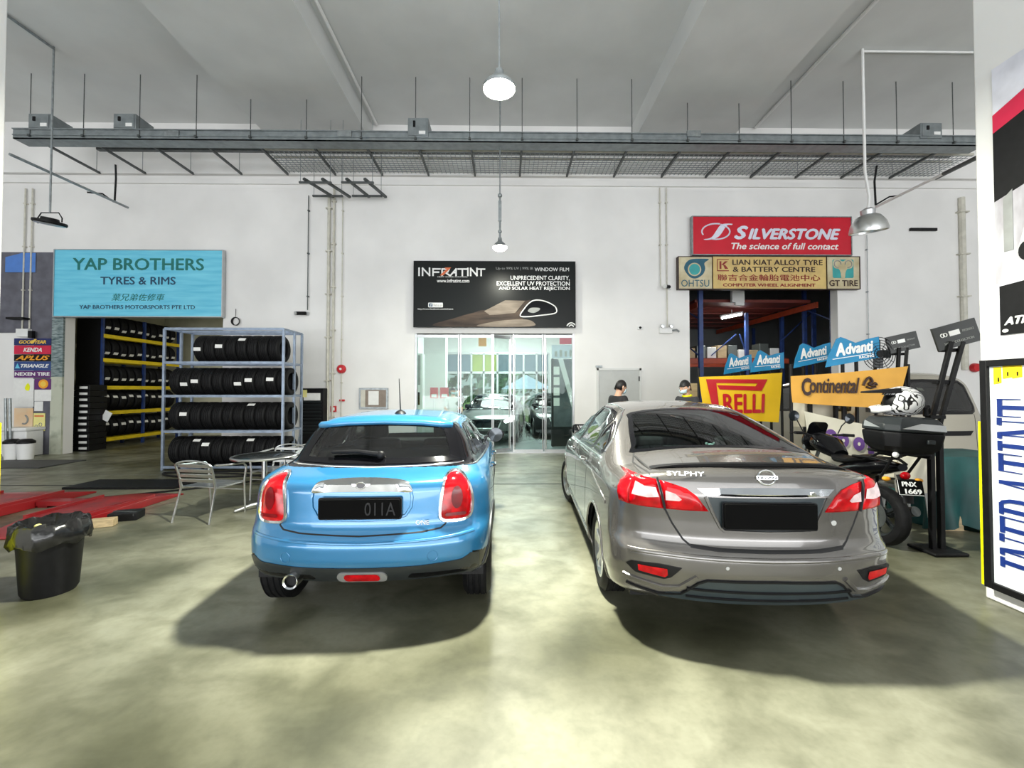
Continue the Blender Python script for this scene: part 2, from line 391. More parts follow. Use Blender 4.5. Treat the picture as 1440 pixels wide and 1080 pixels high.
# ================================================================ pendants
p = at(702, 118, 3.4)
T = thing('highbay_lamp', 'lit round high bay lamp hanging between the cars and camera, the brightest light', 'lamp', (p.x, p.y, p.z - .05))
MB().lathe([(0.0, .0), (.115, .0), (.124, .008), (.115, .014)], 28, (p.x, p.y, p.z - .04)).build('diffuser', M['lit'], T)
MB().lathe([(.128, -.006), (.130, .02), (.10, .055), (.045, .08), (.035, .15), (0, .155)], 28, (p.x, p.y, p.z - .04)).build('housing', M['galv'], T)
MB().cyl((p.x, p.y, p.z + .10), (p.x, p.y, ZC), .007).build('pole', M['galv'], T)
lamp_light('highbay_light', 'AREA', (p.x, p.y, p.z - .055), 700, (1.0, 1.0, 0.87), .25)
p = at(703, 347, 9.5)
T = thing('pendant_lamp', 'small lit pendant lamp hanging on a chain above the black film banner', 'lamp', (p.x, p.y, p.z - .1))
MB().lathe([(0, -.09), (.10, -.08), (.16, -.03), (.15, .01), (.0, .012)], 24, tuple(p)).build('diffuser', M['lit2'], T)
MB().lathe([(.165, -.01), (.12, .06), (.05, .12), (.04, .2), (0, .21)], 24, tuple(p)).build('housing', M['galv'], T)
mb = MB(); q = at(703, 275, 9.5)
mb.cyl((p.x, p.y, p.z + .2), (p.x, p.y, q.z), .022); mb.sphere((p.x, p.y, p.z + .34), .045); mb.box((p.x, p.y, p.z + .8), (.07, .05, .45)); mb.sphere((p.x, p.y, q.z), .05)
mb.cyl((p.x, p.y, q.z), (p.x, p.y, ZC), .014)
mb.build('pole', M['galv'], T)
lamp_light('pendant_light', 'AREA', (p.x, p.y, p.z - .13), 80, (1.0, 1.0, 0.86), .3)
p = at(70, 314, 8.55); q = at(75, 100, 8.55)
T = thing('highbay_lamp', 'unlit flat black high bay lamp hanging high at the left', 'lamp', (p.x, p.y, p.z - .1))
mb = MB(Matrix.Translation(p) @ Euler((R(6), R(8), 0)).to_matrix().to_4x4()); mb.lathe([(0, -.02), (.24, -.02), (.255, .0), (.25, .04), (.14, .05), (.13, .10), (0, .105)], 28)
mb.build('housing', M['black'], T)
mb = MB(Matrix.Translation(p) @ Euler((R(6), R(8), 0)).to_matrix().to_4x4()); mb.lathe([(0, -.026), (.22, -.026), (.225, -.018)], 28); mb.build('diffuser', M['silver'], T)
mb = MB(); mb.tube([(p.x - .23, p.y, p.z + .0), (p.x - .24, p.y, p.z + .1), (p.x - .17, p.y, p.z + .21), (p.x + .17, p.y, p.z + .21), (p.x + .24, p.y, p.z + .1), (p.x + .235, p.y, p.z + .02)], .011); mb.build('yoke', M['black'], T)
MB().cyl((p.x, p.y, p.z + .21), (p.x, p.y, ZC), .017).build('pole', M['galv'], T)
p = at(1221, 312, 8.4)
T = thing('highbay_lamp', 'unlit aluminium dome high bay lamp beside the red sign', 'lamp', (p.x, p.y, p.z - .15))
mb = MB(Matrix.Translation(p) @ Euler((R(8), R(-8), 0)).to_matrix().to_4x4())
mb.lathe([(.315, -.20), (.322, -.17), (.29, -.03), (.20, .10), (.11, .15), (.0, .155)], 32); mb.lathe([(.30, -.195), (.28, -.03), (.19, .085), (0, .13)], 32); mb.build('reflector_dome', M['alu'], T)
mb = MB(Matrix.Translation(p) @ Euler((R(8), R(-8), 0)).to_matrix().to_4x4()); mb.lathe([(.12, .14), (.125, .23), (.05, .27), (0, .28)], 20); mb.build('housing', M['silver'], T)
q = at(1213, 80, 8.4)
MB().tube([(p.x, p.y, p.z + .25), (p.x + .03, p.y, p.z + .5), (p.x - .05, p.y, p.z + 1.0), (q.x, q.y, ZC)], .026).build('pole', M['white'], T)
# ================================================================ cable trays under the ceiling
TY = 9.3; z1 = at(700, 186, TY).z; z0 = at(700, 203, TY).z
x0, x1 = at(18, 190, TY).x, 10.6
T = thing('cable_tray', 'long grey steel cable tray hung on rods across the whole hall', 'cable tray', (0, TY, z0))
mb = MB(); mb.bb((x0, TY, z0 + .05), (x1, TY + .02, z1)); mb.bb((x0, TY, z1 - .02), (x1, TY - .03, z1)); mb.bb((x0, TY, z0 + .05), (x1, TY + .30, z0 + .07)); mb.bb((x0, TY + .3, z0 + .05), (x1, TY + .32, z1)); mb.bb((x0, TY - .02, z0 + .12), (x1, TY, z0 + .14))
mb.build('tray_channel', M['tray'], T)
MB().bb((at(135, 200, 9.95).x, 9.95, at(0, 209, 9.95).z), (x1, 10.05, at(0, 198, 9.95).z)).build('rear_channel', M['strut'], T)
for px in (243, 485, 975):
    c = at(px, 187, TY); MB().box((c.x, TY - .012, c.z - .03), (.30, .05, .13)).build('coupler', M['galv'], T)
backpx = [141, 205, 272, 340, 405, 472, 538, 603, 668, 731, 797, 863, 930, 992, 1055, 1118, 1182, 1250, 1316]
first = None; fr_ = None
for i, px in enumerate(backpx):
    b = at(px, 248, 10.9); zz = at(700, 188, 9.25).z - .10
    if first is None:
        T0 = thing('hanger_bracket', '', 'bracket', (b.x, 9.25, zz))
        mb = MB(); mb.bar((0, 0, 0), (0, 1.65, 0), .045, .045); mb.build('strut_bar', M['strut'], T0, world=False)
        MB().cyl((0, .04, 0), (0, .04, zs - zz), .009, n=6).build('rod', M['strut'], T0, world=False)
        MB().cyl((0, 1.55, 0), (0, 1.55, zs - zz), .007, n=6).build('rod', M['galv'], T0, world=False)
        first = T0; o = T0
    else: o = dup(first, (b.x, 9.25, zz))
    o['label'] = '%s steel strut bracket from the left under the cable tray' % (['first', 'second', 'third', 'fourth', 'fifth', 'sixth', 'seventh', 'eighth', 'ninth', 'tenth', 'eleventh', 'twelfth', 'thirteenth', 'fourteenth', 'fifteenth', 'sixteenth', 'seventeenth', 'eighteenth', 'nineteenth'][i]); o['group'] = 'strut brackets under the overhead cable tray'
    if not (-5.95 < b.x < -3.46 or 3.25 < b.x < 5.65):
        MB().cyl((b.x, 9.29, zs), (b.x, 9.29, ZC), .009, n=6).build('rod', M['strut'], T)
def jbox(px0, px1, py0, py1, label, dx):
    a = at(px0, py1, 9.25); b = at(px1, py0, 9.25)
    T = thing('junction_box', label, 'junction box', ((a.x + b.x) / 2, 9.3, a.z))
    MB().bb((a.x, 9.27, a.z), (b.x, 9.75, b.z)).build('box', M['tray'], T, bevel=.01)
    MB().bb((a.x + .03, 9.255, a.z + .03), (b.x - .03, 9.27, b.z - .03)).build('cover', M['tray'], T, bevel=.005)
    MB().bb((a.x + .12, 9.235, (a.z + b.z) / 2), (a.x + .17, 9.255, b.z - .08)).build('handle', M['black'], T)
    MB().bb((b.x - .2, 9.248, a.z + .06), (b.x - .06, 9.255, a.z + .13)).build('sticker', M['white'], T)
jbox(38, 70, 159, 181, 'grey junction box on the cable tray, leftmost', 0)
jbox(158, 190, 159, 181, 'grey junction box on the cable tray, second from the left', 0)
jbox(573, 602, 165, 192, 'grey junction box on the cable tray left of the bright lamp', 0)
jbox(1296, 1326, 172, 193, 'grey junction box on the cable tray at the far right', 0)
# wire mesh platform
zm = 7.13; xm0, xm1 = at(370, 219, 9.87).x, 11.0
T = thing('wire_mesh_tray', 'wide pale wire mesh tray hung behind the cable tray', 'cable tray', (2, 9.87, zm))
mb = MB()
for i in range(11): mb.bar((xm0, 9.9 + i * .1, zm), (xm1, 9.9 + i * .1, zm), .012, .012)
x = xm0
while x < xm1: mb.bar((x, 9.9, zm), (x, 10.9, zm), .010, .010); x += .11
mb.build('wire_mesh', M['galv'], T, sharp=0, kind='stuff')
mb = MB()
for y, zz in ((9.87, zm + .03), (10.35, zm + .10), (10.92, zm)): mb.bar((xm0, y, zz), (xm1, y, zz), .03, .05)
mb.build('edge_rail', M['offwhite'], T)
# small drop hangers
for k, (pa, pb) in enumerate((((427, 249), (455, 277)), ((487, 249), (508, 277)))):
    a = at(*pa, 9.9); b = at(*pb, 9.9); b = Vector((a.x + (b.x - a.x) * .7, 10.8, at(pb[0], pb[1], 10.8).z)); a = Vector((a.x, 9.9, b.z + .02))
    T = thing('ladder_tray', 'short dark ladder bracket hung near the wall, %s one' % ('left' if k == 0 else 'right'), 'cable tray', tuple(a))
    for d in (0, .42): MB().bar(a + Vector((d, 0, 0)), b + Vector((d, 0, 0)), .06, .05).build('rail', M['strut'], T)
    for y in (10.0, 10.7): MB().bar((a.x - .15, y, a.z - .04), (a.x + .6, y, a.z - .04), .05, .04).build('rung', M['strut'], T)
    for dx, y in ((-.12, 10.0), (.57, 10.0), (-.12, 10.7), (.57, 10.7)): MB().cyl((a.x + dx, y, a.z - .06), (a.x + dx, y, 7.93), .007, n=6).build('rod', M['galv'], T)
# conduits along the ceiling
def conduit(pts, r, m, label, name='conduit', n=8): return solo(MB().tube(pts, r, n), name, m, label, 'pipe')
conduit([(-3.32, -5, ZC - .05), (-3.32, 10.9, ZC - .05)], .035, M['white'], 'white conduit along the ceiling beside the left beam')
conduit([(6.45, -5, ZC - .05), (6.45, 10.9, ZC - .05)], .035, M['white'], 'white conduit running along the ceiling right of the right beam')
q = at(1213, 80, 8.4)
conduit([(q.x, 8.4, ZC - .04), (14, 8.4, ZC - .04)], .02, M['white'], 'thin white conduit on the ceiling above the aluminium dome lamp')
q = at(75, 95, 8.55)
conduit([(q.x, 8.55, ZC - .04), (q.x - .3, 4, ZC - .04)], .025, M['galv'], 'thin conduit on the ceiling running to the black high bay lamp')
a = at(75, 239, 8.7); b = at(180, 292, 10.6)
T = thing('drop_pipe', 'long thin grey pipe slung below the tray at the left', 'pipe', tuple(b))
MB().tube([(a.x - .3, 8.2, b.z), (b.x, 10.6, b.z)], .028).build('pipe', M['galv'], T)
mb = MB(); mb.tube([(b.x - .1, 10.35, b.z + .02), (b.x - .08, 10.35, b.z + .6), (b.x - .05, 10.3, 7.0)], .02); mb.tube([(b.x - .12, 10.35, b.z + .03), (b.x - .25, 10.2, b.z + .16), (b.x - .42, 10.0, b.z + .1)], .018); mb.build('cable', M['black'], T)
a = at(1362, 238, 8.2); b = at(1229, 291, 10.2)
T = thing('drop_pipe', 'white pipe slung diagonally below the tray at the right', 'pipe', tuple(b))
MB().tube([(b.x + .05, 10.2, b.z), (b.x + .05, 8.6, b.z)], .03).build('pipe', M['white'], T)
MB().tube([(b.x + .05, 8.6, b.z), (b.x + .05, 7.4, b.z)], .035).build('pipe_end', M['strut'], T)
mb = MB(); mb.tube([(b.x, 10.15, b.z + .02), (b.x - .02, 10.15, b.z + .6), (b.x, 10.1, 7.0)], .022); mb.tube([(b.x, 10.15, b.z + .03), (b.x + .2, 10.0, b.z + .16), (b.x + .3, 9.8, b.z + .1)], .018); mb.build('cable', M['black'], T)
# pipes on the back wall
def wpipe(px, y0, y1, r, m, label, Y=WY - .05, jog=None):
    a = at(px, y0, Y); b = at(px, y1, Y)
    mb = MB(); mb.tube([(a.x, Y, a.z), (a.x, Y, b.z)], r)
    z = a.z - .4
    while z > b.z: mb.bb((a.x - r * 1.8, Y - r * 1.2, z), (a.x + r * 1.8, Y + .05, z + .03)); z -= 1.1
    solo(mb, 'wall_pipe', m, label, 'pipe')
wpipe(36, 265, 466, .018, M['offwhite'], 'thin upright conduit on the wall at the far left, left one of two')
wpipe(46, 265, 470, .018, M['offwhite'], 'thin upright conduit on the wall at the far left, right one of two')
wpipe(434, 275, 436, .012, M['strut'], 'thin wire dropping down the wall to the security camera by the tyre rack')
wpipe(463, 272, 600, .04, M['offwhite'], 'thick cream pipe down the wall right of the tyre rack')
wpipe(470, 262, 600, .03, M['offwhite'], 'cream pipe down the wall touching the thick one')
wpipe(482, 275, 600, .012, M['offwhite'], 'thin pipe down the wall through the red alarm bell')
wpipe(928, 264, 402, .016, M['offwhite'], 'slim conduit left of the red sign, left one of two')
wpipe(937, 264, 460, .016, M['offwhite'], 'slim conduit left of the red sign, right one of two')
wpipe(1219, 330, 505, .008, M['galv'], 'thin wire down the wall right of the red sign')
wpipe(1352, 278, 520, .07, M['offwhite'], 'wide cream downpipe on the wall at the far right')
solo(MB().bb((at(1315, 317, WY).x, WY - .06, at(0, 319, WY).z), (10.5, WY - .01, at(0, 315, WY).z)), 'cable_bar', M['black'], 'thin black bar fixed to the wall at the far right', 'bar')
# ================================================================ signs
def board(name, label, px0, py0, px1, py1, m, Y, th=.08, frame=None, fmat=None):
    fr = wall_frame(px0, py0, px1, py1, Y)
    T = thing(name, label, 'sign', tuple((fr(px0, -py1) + fr(px1, -py1)) / 2))
    MB().prism([(px0, -py1), (px1, -py1), (px1, -py0), (px0, -py0)], fr, th, -th).build('panel', m, T, sharp=0)
    for fu in (.15, .85): c_ = fr(px0 + (px1 - px0) * fu, -(py0 + py1) / 2); MB().bb((c_.x - .04, Y + th - .005, c_.z - .04), (c_.x + .04, WY, c_.z + .04)).build('wall_bracket', M['galv'], T)
    if frame:
        for a, b, c, d in ((px0 - frame, py0 - frame, px1 + frame, py0), (px0 - frame, py1, px1 + frame, py1 + frame), (px0 - frame, py0, px0, py1), (px1, py0, px1 + frame, py1)):
            MB().prism([(a, -d), (c, -d), (c, -b), (a, -b)], fr, th + .02, -th).build('frame', fmat, T, sharp=0)
    return T, fr
def bx(a, b, c, d): return (a, -d, c, -b)     # photo box left, top, right, bottom
def fill(poly, fr, m, T, name='print', lift=.002, depth=.003): return MB().prism([(u, -v) for u, v in poly], fr, depth, lift).build(name, m, T, sharp=0)
SY = WY - .12
M['skyblue'] = mat('streaked sky blue sign', (0.20, 0.66, 0.84), 0.5, col2=(0.10, 0.50, 0.72), scale=4, stretch=(.25, 1, 3), lo=.3, hi=.7)
M['tealtxt'] = mat('teal letter', (0.004, 0.17, 0.15), 0.5); M['navytxt'] = mat('navy letter', (0.01, 0.06, 0.13), 0.5)
T, fr = board('shop_sign', 'large sky blue shop sign above the tyre store opening', 75.5, 352.5, 313, 444.5, M['skyblue'], SY, .1, 1.2, M['silver'])
text('YAP BROTHERS', fr, bx(101, 363.5, 287, 380.5), M['tealtxt'], T, bold=.018)
text('TYRES & RIMS', fr, bx(140.5, 389.5, 247, 400.5), M['navytxt'], T, bold=.016)
text('葉兄弟佐修車', fr, bx(156.5, 413, 232, 423), M['tealtxt'], T, shear=.25)
text('YAP BROTHERS MOTORSPORTS PTE LTD', fr, bx(111.5, 429, 275, 434.5), M['navytxt'], T, bold=.012)
MB().bb((at(78, 400, WY).x, SY + .1, at(0, 447, WY).z), (at(311, 400, WY).x, WY, at(0, 444, WY).z)).build('bracket', M['galv'], T)

M['bannerblack'] = mat('black printed banner', (0.004, 0.005, 0.005), 0.35, col2=(0.002, 0.004, 0.0035), scale=.8, spec=.22)
M['bronze'] = mat('printed bronze sheen', (0.09, 0.062, 0.045), 0.45, spec=.2, col2=(0.015, 0.011, 0.009), scale=2.2, stretch=(.5, 1, 3), lo=.3, hi=.7)
M['bronze2'] = mat('printed pale sheen', (0.27, 0.225, 0.18), 0.45, spec=.2, col2=(0.12, 0.095, 0.075), scale=2, stretch=(.5, 1, 3))
M['wtxt'] = mat('white letter', (0.86, 0.86, 0.85), 0.5, var=.02); M['gtxt'] = mat('grey letter', (0.33, 0.34, 0.33), 0.5, var=.1)
M['otxt'] = mat('orange letter', (0.75, 0.16, 0.05), 0.5)
T, fr = board('banner_sign', 'wide black window film banner with a car picture above the glass doors', 582, 368.5, 808.5, 459.5, M['bannerblack'], SY, .05, .6, M['black'])
fill(cr([(612, 458.6), (640, 447), (665, 440), (684, 436), (742, 440), (735, 447), (735, 458.6)], 6), fr, M['bronze'], T, 'car_hood')
fill(cr([(672, 458.7), (690, 453), (712, 450), (738, 449), (750, 453), (745, 458.7)], 5), fr, M['bronze2'], T, 'car_hood_sheen', lift=.006)
fill([(680.5, 437.5), (710, 422.5), (738, 423), (724, 440), (700, 442.5), (688, 443)], fr, M['bronze2'], T, 'car_windscreen', lift=.008)
fill([(738, 423), (746, 421.5), (730, 445), (723, 443)], fr, M['bronze'], T, 'car_pillar', lift=.008)
win = [(731, 444), (737, 434), (744, 426), (752, 422.3), (762, 422.8), (772, 426), (780, 431), (782.5, 436), (781.5, 439.5), (776, 441.5), (760, 443.5), (742, 445.4)]
cw = cr(win, 4)
fill(cw, fr, M['blackgloss'], T, 'car_side_window', lift=.006)
mb = MB(); mb.tube([fr(u, -v, .012) for u, v in cw], .016, 6, loop=True); mb.build('car_window_chrome', M['wtxt'], T)
fill(cr([(742, 438), (745, 433.5), (752, 432.6), (759, 433.5), (757, 437), (750, 440)], 4), fr, M['gtxt'], T, 'car_mirror', lift=.010)
# blocky logo built letter by letter
def strokes(fr, T, m, polys, name='lettering', lift=.003, depth=.004):
    mb = MB()
    for k_, p_ in enumerate(polys): mb.prism([(u, -v) for u, v in p_], fr, depth + .0006 * (k_ % 7), lift)
    return mb.build(name, m, T, sharp=0)
def bold_line(pts, w):                          # mitred thick polyline as quads
    out = []
    for (a, b), (c, d) in zip(pts, pts[1:]):
        L_ = math.hypot(c - a, d - b); nx, ny = -(d - b) / L_ * w / 2, (c - a) / L_ * w / 2; ex, ey = (c - a) / L_ * w / 2 * .9, (d - b) / L_ * w / 2 * .9
        out.append([(a + nx - ex, b + ny - ey), (c + nx + ex, d + ny + ey), (c - nx + ex, d - ny + ey), (a - nx - ex, b - ny - ey)])
    return out
def logo_infratint(x0, y0, x1, y1, w):
    W_ = (x1 - x0) / 95.0; H_ = (y1 - y0) / 10.0
    P2 = lambda pts: [(x0 + a * W_, y0 + b * H_) for a, b in pts]
    L_ = []
    for s_ in ([(1, 0), (1, 10)], [(6, 10), (6, 0), (16, 10), (16, 0)], [(21, 10), (21, 1), (31, 1)], [(21, 5.5), (29, 5.5)], [(34, 10), (34, 1), (44, 1), (42, 5), (37, 5), (45, 10)], [(46, 10), (54, 1), (54, 10)], [(50, 6), (54, 6)], [(57, 1), (69, 1)], [(63, 1), (63, 10)], [(71, 0), (71, 10)], [(75, 10), (75, 0), (84, 10), (84, 0)], [(85, 1), (95, 1)], [(90, 1), (90, 10)]):
        L_ += bold_line(P2(s_), w)
    return L_
strokes(fr, T, M['wtxt'], logo_infratint(588, 378, 681, 388, 2.1))
strokes(fr, T, M['otxt'], [[(618, 388), (630, 377), (634, 377), (623, 388)], [(625, 377), (631, 377), (629, 379), (626, 379)]], lift=.009)
text('HEAT UNDER CONTROL', fr, bx(615, 389.3, 657, 390.6), M['wtxt'], T, bold=.01)
text('www.infratint.com', fr, bx(614, 392.8, 659.5, 397.8), M['wtxt'], T, bold=.015)
text('Up to 99% UV | 99% IR', fr, bx(697, 376, 749.5, 380.5), M['gtxt'], T, bold=.01)
text('WINDOW FILM', fr, bx(751.5, 376.5, 800, 381.5), M['wtxt'], T, bold=.005)
text('UNPRECEDENT CLARITY,', fr, bx(717.5, 388, 801, 395), M['wtxt'], T, bold=.016)
text('EXCELLENT UV PROTECTION', fr, bx(698, 395.8, 801, 401.8), M['wtxt'], T, bold=.016)
text('AND SOLAR HEAT REJECTION', fr, bx(701, 403.2, 801, 409.2), M['wtxt'], T, bold=.016)
fill(rrect(602, 426, 622.5, 432.5, 1), fr, M['wtxt'], T, 'social_button'); fill(rrect(603.2, 427, 608, 431.6, .6), fr, M['navytxt'], T, 'social_icon', lift=.006)
text('f', fr, bx(605, 427.6, 607, 431.4), M['wtxt'], T, bold=.02, lift=.01); text('Find us on', fr, bx(609.5, 427.5, 621, 431.5), M['gtxt'], T, lift=.006)
text('http://www.facebook.com/infratint', fr, bx(587.5, 433.8, 637, 436.4), M['wtxt'], T)
for r_ in (6.2, 3.2):
    mb = MB(); mb.tube([fr(u, -v, .008) for u, v in [(803 + r_ * math.cos(R(a_)), 460 - r_ * math.sin(R(a_))) for a_ in range(8, 173, 12) if 803 + r_ * math.cos(R(a_)) < 808.5]], .016, 6); mb.build('emblem_ring', M['wtxt'], T)

M['signred'] = mat('red sign face', (0.60, 0.003, 0.022), 0.35, var=.06, scale=2)
M['lilac'] = mat('pale lilac letter', (0.72, 0.74, 0.86), 0.45, var=.02)
T, fr = board('shop_sign', 'bright red tyre sign at the top right of the back wall', 974.5, 306, 1196, 357.5, M['signred'], SY - .04, .12, 1.2, M['galv'])
text('S', fr, bx(1032, 318, 1052, 337), M['lilac'], T, bold=.05, shear=.3)
text('ILVERSTONE', fr, bx(1051.5, 321.5, 1181.5, 337), M['lilac'], T, bold=.05, shear=.3)
text('The science of full contact', fr, bx(1028, 341.5, 1178.5, 350.5), M['wtxt'], T, bold=.022, shear=.25)
mb = MB(); mb.tube([fr(u, -v, .008) for u, v in [(1006.5 + 19.5 * math.cos(R(a_)) , 326.5 + 10.5 * math.sin(R(a_))) for a_ in range(-70, 120, 10)]], .02, 6)
mb.tube([fr(u, -v, .008) for u, v in [(1007 + 20 * math.cos(R(a_)) , 326.5 - 11 * math.sin(R(a_))) for a_ in range(75, 215, 10)]], .02, 6)
mb.build('emblem_ring', M['lilac'], T)
fill(cr([(989.5, 337), (1000, 334.5), (1008, 324), (1012, 318.5), (1018, 315.6), (1029, 315.5), (1029, 317), (1022, 318), (1015, 328), (1010, 333.5), (1003, 336.5), (995, 337.8)], 4), fr, M['lilac'], T, 'emblem')
M['cream'] = mat('aged cream sign', (0.62, 0.56, 0.38), 0.5, col2=(0.42, 0.34, 0.18), scale=2.5, lo=.3, hi=.6)
M['ochre'] = mat('aged yellow sign', (0.68, 0.50, 0.18), 0.5, col2=(0.52, 0.36, 0.14), scale=2.5, lo=.3, hi=.6)
M['browntxt'] = mat('dark brown letter', (0.035, 0.012, 0.008), 0.5); M['dkred'] = mat('dark red letter', (0.28, 0.02, 0.015), 0.5)
M['dkteal'] = mat('petrol blue', (0.01, 0.10, 0.16), 0.5); M['teal2'] = mat('sea green', (0.04, 0.36, 0.36), 0.5)
T, fr = board('shop_sign', 'long aged yellow tyre and battery sign under the red sign', 1002.5, 361.5, 1161.5, 406, M['ochre'], SY - .02, .12, .8, M['browntxt'])
text('LIAN KIAT ALLOY TYRE', fr, bx(1030, 365.5, 1156.5, 373), M['browntxt'], T, bold=.02)
text('& BATTERY CENTRE', fr, bx(1030.5, 375.5, 1146, 382.5), M['browntxt'], T, bold=.02)
text('聯吉合金輪胎電池中心', fr, bx(1009, 386, 1153, 395), M['dkred'], T, bold=.012)
text('COMPUTER WHEEL ALIGNMENT', fr, bx(1016.5, 398.5, 1146, 403), M['dkred'], T, bold=.03)
strokes(fr, T, M['dkred'], [[(1008.5, 365), (1025, 365), (1025, 366), (1009.5, 366), (1009.5, 381.5), (1008.5, 381.5)], [(1009, 380.5), (1025, 380.5), (1025, 381.7), (1009, 381.7)], [(1012, 368), (1014.5, 368), (1014.5, 378.5), (1012, 378.5)], [(1014.5, 373), (1019.5, 368), (1023.5, 368), (1017.5, 373.2)], [(1017, 373), (1020, 373.2), (1024, 378.5), (1019.5, 378.5)]], 'emblem')
T, fr = board('shop_sign', 'square cream sign with a round blue ring emblem left of the yellow sign', 954.5, 361.5, 1001.2, 406, M['cream'], SY - .02, .12, .8, M['browntxt'])
fill(cr([(962.5, 379), (964, 371), (970, 365.5), (980, 364), (996.5, 364.5), (990.5, 370), (991.5, 378), (988, 386), (979, 391.5), (970, 389.5)], 5), fr, M['dkteal'], T, 'emblem')
fill(ell(976.5, 379, 9.3, 9.3), fr, M['cream'], T, 'emblem_ring', lift=.006); fill(ell(976.5, 379, 7.6, 7.8), fr, M['teal2'], T, 'emblem_disc', lift=.010)
text('OHTSU', fr, bx(958, 393.5, 997, 403), M['dkteal'], T, bold=.0)
T, fr = board('shop_sign', 'square cream sign with a teal ram head emblem right of the yellow sign', 1163, 361.5, 1208, 406, M['cream'], SY - .02, .12, .8, M['browntxt'])
fill(rrect(1171, 365, 1200, 391, 2), fr, M['teal2'], T, 'emblem')
fill(cr([(1171.5, 372), (1173, 366), (1179, 364.6), (1185, 368), (1191, 364.6), (1197, 366), (1199.5, 371), (1197, 377), (1191, 378.5), (1188.5, 384), (1187.5, 391), (1183, 391), (1182, 384), (1179.5, 378.5), (1174, 377)], 5), fr, M['cream'], T, 'emblem_head', lift=.006)
for sx in (-1, 1):
    mb = MB(); mb.tube([fr(u, -v, .011) for u, v in [(1185.3 + sx * (7.5 + 4.6 * math.cos(R(a_))), 371.5 - 4.8 * math.sin(R(a_))) for a_ in range(-110, 200, 20)]], .012, 6); mb.build('emblem_horn', M['gtxt'], T)
text('GT TIRE', fr, bx(1166, 394, 1205.5, 402.5), M['browntxt'], T, bold=.02)
